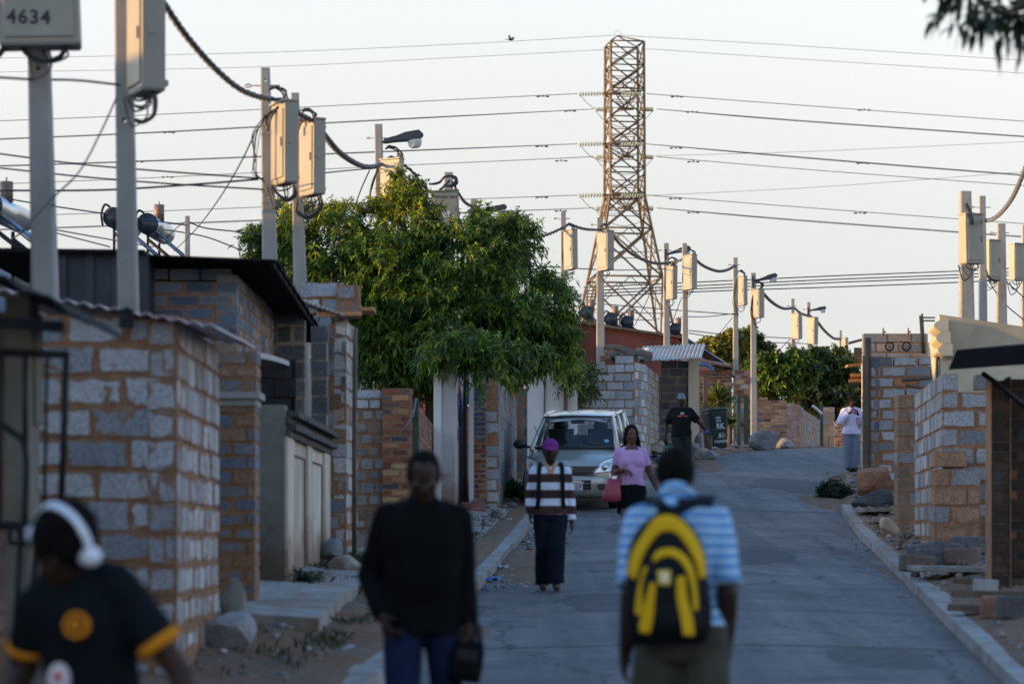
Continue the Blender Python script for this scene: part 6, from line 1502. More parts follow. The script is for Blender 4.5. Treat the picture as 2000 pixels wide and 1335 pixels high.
    # head on its neck
    la, lb = lz(1.49); nb = W(la, lb-.005, 1.452-nd); hm = Matrix.Rotation(R(bow), 3, Rr) if Rr.cross(V((0, 0, 1))).dot(F) < 0 else Matrix.Rotation(-R(bow), 3, Rr)
    if (hm @ V((0, 0, 1))).dot(F) < 0: hm = hm.inverted()
    hz = Matrix.Rotation(R(hyaw), 3, 'Z'); rl = Matrix.Rotation(R(roll), 3, F)
    def Hd(a, b, z): return nb+hm @ rl @ (hz @ (Rr*(a*k*hs)+F*((b)*k*hs))+V((0, 0, (z*hs-.055*(hs-1))*k)))
    f.Hd = Hd
    body.capsule(W(la, lb-.01, 1.44), .058*k, Hd(0, -.005, .10), .053*k)
    HS = [(.055, .028, .030, .050), (.068, .048, .052, .030), (.09, .058, .072, .012), (.125, .066, .085, .004), (.16, .0715, .092, 0), (.195, .074, .096, -.003), (.225, .071, .093, -.005), (.252, .056, .075, -.008), (.268, .034, .048, -.01), (.276, .012, .018, -.01)]
    def hring(z, rx, ry, bo, n=20): return [Hd(rx*math.cos(2*math.pi*i/n), bo+ry*math.sin(2*math.pi*i/n), z) for i in range(n)]
    body.loft([hring(*h) for h in HS])
    def bl(a, b, z, r): body.ball(Hd(a, b, z), tuple(q*k for q in r), 10, 6)
    body.capsule(Hd(0, .088, .172), .009*k, Hd(0, .105, .138), .0145*k); bl(-.012, .094, .134, (.011, .011, .009)); bl(.012, .094, .134, (.011, .011, .009))
    body.capsule(Hd(-.04, .082, .186), .011*k, Hd(.04, .082, .186), .011*k)
    body.capsule(Hd(-.019, .084, .110), .0085*k, Hd(.019, .084, .110), .0085*k); body.capsule(Hd(-.016, .083, .100), .009*k, Hd(.016, .083, .100), .009*k)
    bl(0, .072, .070, (.022, .018, .016))
    for s_ in (-1, 1): body.capsule(Hd(s_*.077, -.005, .175), .013*k, Hd(s_*.074, .0, .135), .009*k); bl(s_*.045, .062, .14, (.02, .02, .02))
    o = meshobj('body', fuse(body, voxel*k, 3), skin, f.base, t); f.body = o
    for s_ in (-1, 1):
        m = MB(); m.ball(Hd(s_*.031, .079, .163), (.0115*k, .0115*k, .010*k), 10, 8); e = m.build('eye', M['eyew'], t); m = MB(); m.ball(Hd(s_*.031, .088, .163), (.005*k,)*3, 8, 6); m.build('pupil', M['hair'], e)
    # clothes
    if top:
        td = dict(zlo=.86, sleeve=1.0, e=.016, se=.014, hem=0, collar=1.465, amp=.006, flare=0); td.update(topdef or {})
        m = MB(); rs = []
        zs = [td['zlo']]+[r[0] for r in tor if td['zlo']+.02 < r[0] < td['collar']]
        def at(z):
            for a, b in zip(tor, tor[1:]):
                if a[0] <= z <= b[0]: q = (z-a[0])/(b[0]-a[0]); return [a[j]+(b[j]-a[j])*q for j in range(4)]
            return list(tor[0]) if z < tor[0][0] else list(tor[-1])
        for z in zs+[td['collar']]:
            r = at(max(z, .9)); ee = td['e']+td['flare']*max(0, (1.15-z)/.3); rs.append(ring(z, r[1], r[2], r[3], e=ee))
        m.loft(rs)
        if td.get('rollneck'): m.capsule(W(la, lb-.01, 1.44), .075*k, Hd(0, -.012, .062), .066*k)
        if fm:
            for s_ in (-1, 1): m.ball(W(s_*.075+lz(1.26)[0], .088+lz(1.26)[1], 1.26), (.082*k, .072*k, .082*k), 12, 8)
        for i in (0, 1):
            sl = td['sleeve']; e_ = td['se']*k; m.capsule(W(lz(1.44)[0], lz(1.44)[1]-.015, 1.44), .052*k+e_*.7, SH[i], .056*k+e_*.8)
            if sl <= 1: a = SH[i].lerp(EL[i], sl); m.capsule(SH[i], .058*k*T_+e_, a, (.048)*k+e_*1.25, flat1=True)
            else: a = EL[i].lerp(WR[i], sl-1); m.capsule(SH[i], .058*k*T_+e_, EL[i], .045*k+e_*1.1); m.capsule(EL[i], .045*k+e_*1.1, a, .034*k+e_, flat1=True)
        f.top = meshobj(td.get('name', 'shirt'), fuse(m, voxel*1.1*k, 4, td['amp']*k), top, f.base, t)
    if bottom:
        bd = dict(zhi=1.0, e=.016, leg=1.0, name='trousers', w=0, amp=.008); bd.update(bottom[1])
        m = MB(); rs = []
        for z, rx, ry, bo in tor:
            if z <= bd['zhi']: rs.append(ring(z, rx, ry, bo, e=bd['e']*(1 if z > .82 else .4)))
        m.loft(rs)
        if bd.get('skirt'):
            m = MB(); zh = bd['zhi']; m.loft([ring(bd['skirt'], .165, .125, .0, e=.02), ring(.75, .178, .13, 0, e=.018), ring(.87, .185, .13, -.01, e=.018), ring(zh, .165, .122, -.01, e=.016)])
        else:
            for i in (0, 1):
                w = bd['w']*k; e_ = bd['e']*k; en = KN[i].lerp(AN[i], bd['leg'])
                m.capsule(HP[i]+V((0, 0, -.02*k)), .093*k*T_+e_*.6, KN[i], .060*k+e_+w*.7); m.capsule(KN[i], .060*k+e_+w*.7, en, .046*k+e_+w, flat1=True)
        f.bot = meshobj(bd['name'], fuse(m, voxel*1.1*k, 4, bd['amp']*k, 7), bottom[0], f.base, t)
    if shoes:
        for i in (0, 1):
            m = MB(); a = AN[i]; z0 = a.z-.088*k
            m.capsule(V((a.x, a.y, z0+.05*k))-F*.045*k, .046*k, V((a.x, a.y, z0+.042*k))+F*.15*k, .040*k); m.capsule(a-F*.01*k+V((0, 0, -.03*k)), .05*k, a+V((0, 0, .02*k)), .048*k, flat1=True)
            me = fuse(m, .009*k, 2)
            for v in me.vertices: v.co.z = max(v.co.z, z0)
            meshobj('shoe', me, shoes, f.base, t)
    return f
def hairpiece(f, pts=None, c=(0, -.014, .185), r=(.090, .108, .108), name='hair', mt='hair', vox=.009, amp=.003, cut=None):
    m = MB(); Mh = Matrix((f.Hd(1, 0, 0)-f.Hd(0, 0, 0), f.Hd(0, 1, 0)-f.Hd(0, 0, 0), f.Hd(0, 0, 1)-f.Hd(0, 0, 0))).transposed()
    m.ball(f.Hd(*c), r, 20, 14, M=Mh)
    for (a, ra, b, rb) in (pts or []): m.capsule(f.Hd(*a), ra*f.k, f.Hd(*b), rb*f.k)
    return meshobj(name, fuse(m, vox, 2, amp, 30), M[mt] if isinstance(mt, str) else mt, f.base, f.t)
def capmesh(f, col, brim=True, name='cap', facing_=1):
    m = MB(); rings = []; n = 22
    for z, s_ in ((.205, 1.0), (.225, 1.0), (.252, .90), (.274, .68), (.288, .38), (.293, .08)):
        rings.append([f.Hd(.083*s_*math.cos(2*math.pi*i/n), -.004+.104*s_*math.sin(2*math.pi*i/n), z+(.006 if z < .21 else 0)) for i in range(n)])
    m.loft(rings)
    mt = cloth(name+'_cloth', col); o = m.build(name, mt, f.t)
    if brim:
        m = MB(); top = []; bot = []
        for i in range(13):
            a = R(15+i*12.5); q = .105+.062*math.sin(a)**.8; top.append((.080*math.cos(a)*1.0, .012+q*math.sin(a), .212-.030*math.sin(a)-.008*abs(math.cos(a))))
        inner = [(.080*math.cos(R(165-i*12.5)), .004+.100*math.sin(R(165-i*12.5)), .213) for i in range(13)]
        P_ = [f.Hd(*p) for p in top+inner]; up = (f.Hd(0, 0, 1)-f.Hd(0, 0, 0))*.006
        n_ = len(P_); half_ = 13
        vs = P_+[p+up for p in P_]; fs = []
        for i in range(12):
            a, b, c2, d = i, i+1, 25-i-1, 25-i; fs += [(a, b, c2, d), (a+n_, d+n_, c2+n_, b+n_)]; fs.append((a, a+n_, b+n_, b))
        m.add(vs, fs, 0, (.5,)*3, True); b_ = m.build('brim', mt, o if False else f.t)
    return o
def ribbon(mb, pts, w, th, mat_=0, up=V((0, -1, 0)), nrm=None):
    """flat band along pts, width w, facing up-vector"""
    pts = [V(p) for p in pts]; rings = []
    for i, p in enumerate(pts):
        t_ = (pts[min(i+1, len(pts)-1)]-pts[max(i-1, 0)]).normalized(); n = (nrm[i] if nrm else up); n = (n-t_*n.dot(t_)).normalized(); s_ = t_.cross(n)*w/2
        rings.append([p-s_-n*th, p+s_-n*th, p+s_+n*th, p-s_+n*th])
    mb.loft(rings, mat_, (.5,)*3, False)
gr = lambda x, D: z_road(PX(x, D), D)

# --- 1 man with headphones, bottom left
D = 8.3; g = G(PX(170, D), D)
f = person('person in a black shirt with orange sleeve bands and white headphones at lower left', 200, D, 1.75, g-.035, yaw=-24, lean=(-.05, .10), bow=38, hyaw=-12, roll=-14, sh=.158, hs=1.10, shz=(-.06, .02), nd=.055,
           elb=((-.28, .02, 1.12), (.30, .0, 1.11)), wri=((-.30, .17, .95), (.40, .10, .90)), top=None, voxel=.009, thick=.90, an=((-.1, .2, .09), (.1, -.15, .12)), kn=((-.1, .12, .5), (.1, .05, .49)),
           bottom=(cloth('dark_shorts', (.02, .02, .024)), {}), shoes=M['black'])
# shirt with trim colours
jersey = cloth('black_jersey', (.006, .009, .012), .3); orange = cloth('orange_trim', (.55, .20, .012), .15)
W, k = f.W, f.k
m = MB(); zs = [r for r in f.tor if .9 <= r[0] <= 1.465]; m.loft([f.ring(z, rx, ry, bo, e=.02) for z, rx, ry, bo in zs])
for i in (0, 1): m.capsule(f.SH[i], .066*k, f.SH[i].lerp(f.EL[i], .68), .072*k, flat1=True); m.capsule(W(-.05, .05, 1.44), .06*k, f.SH[i], .064*k)
meshobj('shirt', fuse(m, .010, 4, .008), jersey, f.base, f.t)
for i in (0, 1):
    m = MB(); a, b = f.SH[i].lerp(f.EL[i], .60), f.SH[i].lerp(f.EL[i], .70); m.capsule(a, .0745*k, b, .076*k, 20, True, True); m.build('sleeve_band', orange, f.t)
m = MB(); nb = W(-.045, .092, 1.455); m.tube([nb+V((math.cos(a*.5236)*.066, math.sin(a*.5236)*.066, .008*math.sin(a*.5236))) for a in range(13)], .010, 6, cap=False); m.build('collar', orange, f.t)
def badge(a, z, rx, rz_, cols, name, ins=.14):
    c = V((W(a, 0, z).x, f.base.y, W(a, 0, z).z)); 
    # lie on the chest: find the front surface of the shirt ring nearest this height
    r = [q for q in f.tor if q[0] <= z][-1]; ring_ = f.ring(z, r[1], r[2], r[3], e=.028, n=60); p = min((q for q in ring_ if q.y < f.base.y+.1), key=lambda q: abs(q.x-c.x)+(.5 if q.y > min(u.y for u in ring_)+.09 else 0))
    m = MB(); nrm = V((p.x-W(0, 0, z).x+.05, -.35, 0)).normalized() if False else V((-.18, -1, .18)).normalized()
    u = V((1, 0, 0)); u = (u-nrm*u.dot(nrm)).normalized(); v = nrm.cross(u)*-1; v = v if v.z > 0 else -v
    for j, (s_, mi) in enumerate(((1, 0), (.72, 1), (.38, 2))):
        m.loft([[p+nrm*(j*.004-.006)+u*rx*s_*math.cos(i*math.pi/12)+v*rz_*s_*math.sin(i*math.pi/12) for i in range(24)], [p+nrm*(j*.004+.022)+u*rx*s_*math.cos(i*math.pi/12)+v*rz_*s_*math.sin(i*math.pi/12) for i in range(24)]], mi, (.5,)*3, False)
    m.build(name, cols, f.t)
br = cloth('badge_brown', (.10, .03, .008)); wt = cloth('badge_white', (.55, .5, .52)); rd = cloth('badge_red', (.40, .05, .07))
badge(-.045, 1.27, .042, .043, [orange, br, orange], 'round_badge')
badge(-.125, 1.10, .036, .046, [wt, wt, rd], 'chest_badge')
hairpiece(f, r=(.092, .110, .112))
white_pl = mat('white_plastic', (.62, .66, .74), .3, sc=5, amt=.05, bump=0); silver = mat('silver_plastic', (.80, .78, .72), .25, .2, sc=5, amt=.05, bump=0)
m = MB(); q = []
for i in range(17): a = R(-8+i*12.25); q.append(f.Hd(-.094*math.cos(a), -.005, .165+.128*math.sin(a)))
ribbon(m, q, .027, .008, nrm=[(p-f.Hd(0, 0, .16)).normalized() for p in q]); hp = m.build('headphones', white_pl, f.t)
for s_ in (-1, 1):
    m = MB(); a, b = f.Hd(s_*.070, .0, .155), f.Hd(s_*.100, .0, .155); m.capsule(a, .036, b, .034, 18, True, False); e = m.build('ear_cup', white_pl, hp)
    m = MB(); m.capsule(f.Hd(s_*.112, 0, .155), .027, f.Hd(s_*.121, 0, .155), .024, 16, True, True); m.build('ear_cap', silver, hp)

# --- 2 man in black sweater
D = 12.2; gnd = gr(828, D)
blk = cloth('black_sweater', (.004, .0045, .005), .3); jeans = cloth('blue_jeans', (.008, .014, .038), .35)
f = person('person in black sweater and blue jeans, head bowed, black bag in one hand', 826, D, 1.73, gnd, hs=1.0, nd=.012, yaw=4, lean=(.0, .05), bow=26, sh=.165, thick=1.05, belly=.02,
           elb=((-.255, -.06, 1.11), (.20, .0, 1.10)), wri=((-.19, .13, .91), (.215, .06, .86)), hand={0: dict(curl=38), 1: dict(d=(0.02, 0, -1), curl=62)},
           kn=((-.105, .20, .50), (.12, -.02, .49)), an=((-.10, .28, .095), (.13, -.26, .16)), top=blk, topdef=dict(zlo=.83, sleeve=1.93, e=.024, se=.016, amp=.009, name='sweater', rollneck=True, collar=1.475), bottom=(jeans, dict(e=.012, w=.008, zhi=.93)), shoes=M['black'], voxel=.008)
hairpiece(f, r=(.083, .100, .102))
hw = f.WR[1]+V((0, -.0, -.085)); 
t = thing('handbag', P(911, 1330, D), 'small boxy black bag hanging from the hand of the person in the black sweater', 'bag')
m = MB(); c = V((PX(912, D), hw.y, PZ(1288, D))); Rm = Matrix.Rotation(R(8), 3, 'Y')
ringb = lambda z, w, d: [c+Rm @ V((w*math.copysign(abs(math.cos(a))**.5, math.cos(a)), d*math.copysign(abs(math.sin(a))**.5, math.sin(a)), z)) for a in [2*math.pi*i/24 for i in range(24)]]
m.loft([ringb(-.10, .055, .035), ringb(-.098, .073, .048), ringb(-.03, .080, .055), ringb(.05, .078, .05), ringb(.095, .068, .04), ringb(.10, .05, .025)]); m.build('pouch', cloth('bag_black', (.006, .006, .007)), t)
m = MB(); 
for s_ in (-1, 1): ribbon(m, spline([c+Rm @ V((s_*.05, -.02, .085)), c+Rm @ V((s_*.03, 0, .17)), hw+V((s_*.006, 0, .01))], 5), .03, .003)
m.build('strap', M['black'], t); m = MB(); m.box(c+Rm @ V((0, -.053, .03)), (.10, .012, .05), R3=Rm); m.build('flap', M['black'], t)

# --- 3 man with yellow backpack, seen from behind
D = 10.6; gnd = gr(1325, D)
bluest = stripes('blue_striped_shirt', [(0, (.10, .26, .50)), (.5, (.24, .42, .62)), (.8, (.50, .62, .72))], .042)
f = person('person seen from behind in a light blue striped shirt with a yellow backpack', 1330, D, 1.77, gnd, hs=1.0, nd=.012, away=True, yaw=0, lean=(-.01, .13), bow=32, sh=.160, thick=1.02,
           elb=((-.205, -.05, 1.10), (.190, -.04, 1.10)), wri=((-.225, .06, .845), (.19, .07, .86)), kn=((-.11, .12, .50), (.11, -.02, .49)), an=((-.11, .10, .09), (.11, -.25, .14)), hand={0: dict(curl=30), 1: dict(curl=20)},
           top=bluest, topdef=dict(rollneck=True, zlo=.88, sleeve=.93, e=.016, se=.014, amp=.009), bottom=(cloth('khaki_trousers', (.055, .055, .045), .25), dict(e=.022, w=.02)), shoes=M['black'], voxel=.008)
hairpiece(f, r=(.084, .101, .103))
m = MB(); la = f.Hd(0, 0, .02); m.tube([f.Hd(.074*math.cos(R(a)), -.008+.078*math.sin(R(a)), .035+.014*math.cos(R(a+90))) for a in range(0, 375, 15)], .014, 8, cap=False); m.build('collar', bluest, f.t)
yel = cloth('yellow_nylon', (.62, .36, .01), .15, .6); bkn = cloth('black_nylon', (.008, .009, .011), .3, .55)
t = thing('backpack', P(1298, 1240, D-.2), 'yellow and black backpack on the back of the person in the blue shirt', 'backpack')
tilt = Matrix.Rotation(R(-2.5), 3, 'Y') @ Matrix.Rotation(R(-6), 3, 'X')
c0 = V((PX(1298, D), D-.175, PZ(1128, D)))
B_ = lambda u, d, v: c0+tilt @ V((u, -d, v))
def bw(v): return .165*(1-max(0, (v-.0)/.275)**2.6)**.6 if v > 0 else .165+.012*(1-abs(v+.13)/.13)
def bdp(v): return .085+.03*math.cos((v+.08)/.35*1.4)
m = MB(); rings = []
for i in range(15):
    v = -.265+i*.535/14; w = max(.02, bw(min(v, .268))); d = bdp(v)*(1 if 0 < i < 14 else .5); w *= 1 if i > 0 else .9
    rings.append([B_(w*math.copysign(abs(math.cos(a))**.7, math.cos(a)), d*math.copysign(abs(math.sin(a))**.7, math.sin(a)), v) for a in [2*math.pi*j/28 for j in range(28)]])
m.loft(rings); m.build('main_compartment', bkn, t)
m = MB(); rings = []
for i in range(11):
    v = -.235+i*.34/10; q = i/10; w = .112*(1-max(0, (q-.45)/.56)**2.4)**.6 if q < 1 else .02; d = .052*(1-max(0, q-.6)*1.5) if 0 < i < 10 else .02
    rings.append([B_(max(.02, w)*math.copysign(abs(math.cos(a))**.7, math.cos(a)), .095+max(.012, d)*math.copysign(abs(math.sin(a))**.7, math.sin(a)), v) for a in [2*math.pi*j/24 for j in range(24)]])
m.loft(rings); m.build('front_pocket', bkn, t)
def surf(u, v, out=.004):
    w = max(.03, bw(v)); q = min(.97, abs(u)/w); d = bdp(v)*(1-q**2.857)**.35; 
    return B_(u, d+out, v)
def surf2(u, v, out=.006):
    q_ = (v+.235)/.34; w = .112*(1-max(0, (q_-.45)/.56)**2.4)**.6 if q_ < 1 else .02; q = min(.95, abs(u)/max(w, .03)); d = .095+.052*(1-max(0, q_-.6)*1.5)*(1-q**2.857)**.35; return B_(u, max(d+out, bdp(v)+.006 if q > .9 else 0), v)
def panel(name, outer, inner, sf, mt, th=.006):
    m = MB(); n = len(outer); vs = []; fs = []; K = 4
    for (a, b) in zip(outer, inner):
        for j in range(K+1): q = j/K; vs.append(sf(a[0]+(b[0]-a[0])*q, a[1]+(b[1]-a[1])*q))
    for i in range(n-1):
        for j in range(K): a = i*(K+1)+j; fs.append((a, a+K+1, a+K+2, a+1))
    m.add(vs, fs, 0, (.5,)*3, True); o = m.build(name, mt, t); so = o.modifiers.new('s', 'SOLIDIFY'); so.thickness = th; so.offset = 0; return o
px = lambda x, y: ((x-1298)*D/FPX, (1128-y)*D/FPX)
def arc(pts): return [px(*p) for p in pts]
def smooth2(pts, n=6): q = spline([(a, b, 0) for a, b in pts], n); return [(p.x, p.y) for p in q]
panel('yellow_band', smooth2(arc([(1219, 1118), (1232, 1078), (1256, 1042), (1282, 1013), (1315, 1013), (1345, 1040), (1366, 1085), (1371, 1130)])), smooth2(arc([(1236, 1133), (1246, 1098), (1264, 1066), (1287, 1044), (1312, 1044), (1330, 1062), (1349, 1098), (1356, 1136)])), surf, yel)
panel('yellow_band', smooth2(arc([(1268, 1092), (1280, 1078), (1305, 1075), (1328, 1086), (1345, 1115), (1350, 1160), (1350, 1196)])), smooth2(arc([(1272, 1100), (1284, 1093), (1303, 1091), (1320, 1101), (1333, 1122), (1340, 1160), (1341, 1196)])), surf2, yel)
panel('yellow_band', smooth2(arc([(1252, 1108), (1240, 1145), (1232, 1185), (1233, 1198)])), smooth2(arc([(1266, 1110), (1254, 1148), (1247, 1188), (1243, 1200)])), surf, yel)
panel('yellow_band', smooth2(arc([(1262, 1140), (1250, 1175), (1238, 1215), (1237, 1232)])), smooth2(arc([(1272, 1142), (1268, 1178), (1262, 1215), (1256, 1236)])), surf2, yel)
panel('yellow_band', smooth2(arc([(1312, 1132), (1310, 1170), (1316, 1215), (1319, 1243)])), smooth2(arc([(1328, 1130), (1330, 1172), (1338, 1212), (1340, 1244)])), surf2, yel)
panel('emblem_patch', smooth2(arc([(1276, 1118), (1277, 1145)])), smooth2(arc([(1301, 1118), (1299, 1147)])), lambda u, v: surf2(u, v, .010), cloth('patch_yellow', (.70, .50, .12)))
panel('emblem_mark', smooth2(arc([(1283, 1124), (1284, 1139)])), smooth2(arc([(1295, 1124), (1294, 1140)])), lambda u, v: surf2(u, v, .016), cloth('patch_pale', (.65, .62, .48)), .003)
for s_, a_ in ((-1, (1300, 1005)), (1, (1306, 1005))):
    m = MB(); sp = f.SH[0 if s_ < 0 else 1]; top_ = P(1276 if s_ < 0 else 1385, 972 if s_ < 0 else 972, D-.065)
    ribbon(m, spline([P(*a_, D-.20), P((1290 if s_ < 0 else 1345), 985, D-.17), top_, top_+V((0, .12, .0)), top_+V((s_*.01, .2, -.10))], 5), .048, .006, up=V((0, -1, .7))); m.build('shoulder_strap', bkn, t)
m = MB(); m.tube(spline([P(1290, 1004, D-.22), P(1296, 990, D-.24), P(1306, 990, D-.24), P(1312, 1004, D-.22)], 4), .008, 6); m.build('grab_handle', bkn, t)
m = MB(); m.tube([surf(px(1374, y)[0], px(1374, y)[1]) for y in (1140, 1180, 1230)], .006, 5); m.box(P(1366, 1192, D-.22), (.02, .02, .07)); m.build('side_buckle', bkn, t)

# --- 4 boy in striped shirt and purple cap
D = 26.7; gnd = gr(1077, D)
st = stripes('brown_white_stripes', [(0, (.055, .026, .026)), (.47, (.22, .13, .20)), (.52, (.62, .66, .78)), (.96, (.24, .14, .2))], .166, off=.02, noise_amt=.010)
f = person('person in a purple cap and brown and white striped jersey with very wide dark trousers', 1075, D, 1.56, gnd, yaw=0, lean=(0, .03), bow=6, hs=1.14, sh=.172, thick=1.02,
           elb=((-.235, -.03, 1.11), (.225, -.02, 1.09)), wri=((-.235, .05, .90), (.25, .02, .80)), kn=((-.075, .02, .50), (.06, .16, .50)), an=((-.085, -.14, .088), (.07, .18, .088)),
           top=st, topdef=dict(zlo=.89, sleeve=1.92, e=.032, se=.02, amp=.010, flare=.02, name='striped_jersey'), bottom=(cloth('wide_navy_trousers', (.008, .010, .018), .3), dict(e=.03, w=.022, amp=.012)), shoes=mat('brown_leather', (.05, .022, .017), .5, sc=9, amt=.2, bump=.1), voxel=.010)
hairpiece(f, c=(0, -.012, .170), r=(.078, .092, .075)); capmesh(f, (.16, .03, .17), name='purple_cap')
for s_ in (-1, 1):
    m = MB(); W = f.W; ribbon(m, spline([W(s_*.115, -.10, 1.44), W(s_*.12, .03, 1.49), W(s_*.135, .14, 1.40), W(s_*.14, .165, 1.22), W(s_*.15, .14, 1.0), W(s_*.19, .05, .93)], 5), .045, .006, up=V((0, -1, .1))); m.build('bag_strap', bkn, f.t)
m = MB(); W = f.W
for s_ in (-1, 1): ribbon(m, spline([W(s_*.008, .175, 1.36), W(s_*.035, .13, 1.44), W(s_*.068, .06, 1.485)], 4), .035, .007, up=V((0, -1, .3)))
m.build('collar', cloth('tan_collar', (.42, .24, .15)), f.t)

# --- 5 woman in lilac top with red bag
D = 31.8; gnd = gr(1235, D)
f = person('person with long black hair, lilac top, black skirt and a red bag', 1233, D, 1.68, gnd, yaw=4, sh=.155, female=True, thick=1.06, belly=.025, bow=-2,
           elb=((-.225, -.05, 1.13), (.25, -.05, 1.12)), wri=((-.115, .19, 1.16), (.335, .04, .905)), hand={0: dict(d=(.7, -.3, -.2), curl=40, **{'in': (0, .3, -1)}), 1: dict(curl=25)}, kn=((-.09, .10, .50), (.08, -.02, .49)), an=((-.10, .12, .09), (.08, -.2, .13)),
           skin=SKIN2, top=cloth('lilac_jersey', (.48, .29, .52), .08), topdef=dict(zlo=.955, sleeve=.62, e=.008, se=.008, amp=.0035, collar=1.425, name='lilac_top'), bottom=(cloth('black_skirt', (.006, .006, .009)), dict(skirt=.60, zhi=1.0, name='skirt', amp=.004)), shoes=M['black'], voxel=.0095)
hairpiece(f, [((-.055, -.03, .20), .035, (-.078, -.035, .10), .03), ((.055, -.03, .20), .038, (.085, -.035, .08), .036), ((.085, -.035, .08), .036, (.115, -.02, -.05), .026), ((.0, -.085, .2), .055, (.02, -.10, .0), .06), ((-.078, -.04, .1), .03, (-.07, -.06, .02), .022)], r=(.094, .110, .110), c=(0, -.022, .188))
t = thing('tote_bag', P(1192, 980, D), 'red tote bag hanging from the forearm of the person in the lilac top', 'bag')
c = V((PX(1193, D), D-.12, PZ(952, D))); m = MB()
rb = lambda z, w, d, ox=0: [c+V((ox+w*math.copysign(abs(math.cos(a))**.6, math.cos(a)), d*math.copysign(abs(math.sin(a))**.6, math.sin(a)), z)) for a in [2*math.pi*i/20 for i in range(20)]]
m.loft([rb(-.17, .10, .05), rb(-.165, .125, .065), rb(-.08, .112, .06, .01), (rb(.04, .09, .045, .025)), rb(.11, .075, .03, .04)])
redl = mat('red_leather', (.30, .035, .06), .45, sc=9, amt=.15, bump=.1); m.build('bag_body', redl, t)
for yy in (-.03, .03):
    m = MB(); ha = f.EL[0].lerp(f.WR[0], .62); m.tube(spline([c+V((-.02, yy, .10)), ha.lerp(c, .35)+V((-.045, yy, .03)), ha+V((0, yy*.5, .045)), ha.lerp(c, .35)+V((.05, yy, .03)), c+V((.10, yy, .10))], 6), .0075, 6); m.build('handle', redl, t)

# --- 6 man near the bin
D = 54.0; gnd = gr(1330, D)
f = person('person in a grey cap and black T-shirt by the bin with a checked bag', 1331, D, 1.80, gnd, hs=1.08, yaw=2, sh=.172, thick=1.10, bow=4, belly=.015,
           elb=((-.31, -.04, 1.12), (.36, .02, 1.16)), wri=((-.34, .06, .88), (.53, .05, .97)), hand={0: dict(curl=60, d=(0, 0, -1))}, kn=((-.09, .12, .50), (.12, .0, .49)), an=((-.08, .1, .09), (.12, -.15, .12)),
           top=cloth('black_tshirt', (.010, .011, .014)), topdef=dict(zlo=.88, sleeve=.85, e=.028, se=.028, amp=.008), bottom=(cloth('dark_olive_trousers', (.022, .028, .025), .3), dict(e=.02, w=.016)), shoes=M['black'], voxel=.012)
capmesh(f, (.15, .17, .20), name='grey_cap'); hairpiece(f, c=(0, -.012, .165), r=(.077, .092, .07))
W = f.W; m = MB(); m.loft([[W(a*.135, .150, 1.285+z) for a, z in ((-1, .004), (-.4, .022), (0, .05), (.4, .022), (1, .010), (.4, -.018), (0, -.03), (-.4, -.018))], [W(a*.135, .160, 1.285+z) for a, z in ((-1, .004), (-.4, .022), (0, .05), (.4, .022), (1, .010), (.4, -.018), (0, -.03), (-.4, -.018))]], 0, (.5,)*3, False)
m.build('chest_print', cloth('print_red', (.42, .10, .08)), f.t)
m = MB(); m.ball(W(0, .158, 1.345), (.045, .01, .022), 10, 6); m.build('chest_print', cloth('print_pale', (.45, .45, .5)), f.t)
m = MB(); wp = f.EL[1].lerp(f.WR[1], .86); m.capsule(wp-V((.02, 0, -.0)), .038, wp+V((.03, 0, -.04)), .036, 12, True, True); m.build('blue_wristband', mat('blue_band', (.03, .09, .35), .5, sc=5, amt=.1, bump=0), f.t)
def checks():
    m, t, b = nt('checked_cloth'); co = coords(t); mp = t.nodes.new('ShaderNodeMapping'); mp.inputs['Rotation'].default_value = (0, R(45), 0); lk(t, co, mp.inputs[0])
    ch = t.nodes.new('ShaderNodeTexChecker'); ch.inputs['Scale'].default_value = 24; ch.inputs['Color1'].default_value = (.015, .03, .035, 1); ch.inputs['Color2'].default_value = (.30, .36, .38, 1); lk(t, mp.outputs[0], ch.inputs[0])
    lk(t, ch.outputs[0], b.inputs['Base Color']); b.inputs['Roughness'].default_value = .6; return m
t = thing('shopping_bag', P(1306, 894, D-.2), 'square green and grey checked shopping bag held beside the person in the black T-shirt', 'bag')
c = V((PX(1306, D), D-.05, PZ(882, D))); m = MB(); m.hexa([c+V((a*w, b*.08, z)) for z, w in ((-.125, .115), (.10, .125)) for a, b in ((-1, -1), (1, -1), (1, 1), (-1, 1))]); m.build('bag_body', checks(), t)
m = MB(); m.hexa([c+V((a*.127, b*.083, z)) for z in (.101, .135) for a, b in ((-1, -1), (1, -1), (1, 1), (-1, 1))]); m.build('rim', mat('green_cloth', (.03, .20, .14), .7, sc=8, amt=.2, bump=.1), t)
m = MB(); hw = f.WR[0]+V((0, 0, -.09))
for s_ in (-1, 1): ribbon(m, [c+V((s_*.03-.01, -.06, .10)), c.lerp(hw, .5)+V((s_*.02, -.02, 0)), hw+V((s_*.008, 0, .0))], .045, .004)
m.build('handle', bkn, t)

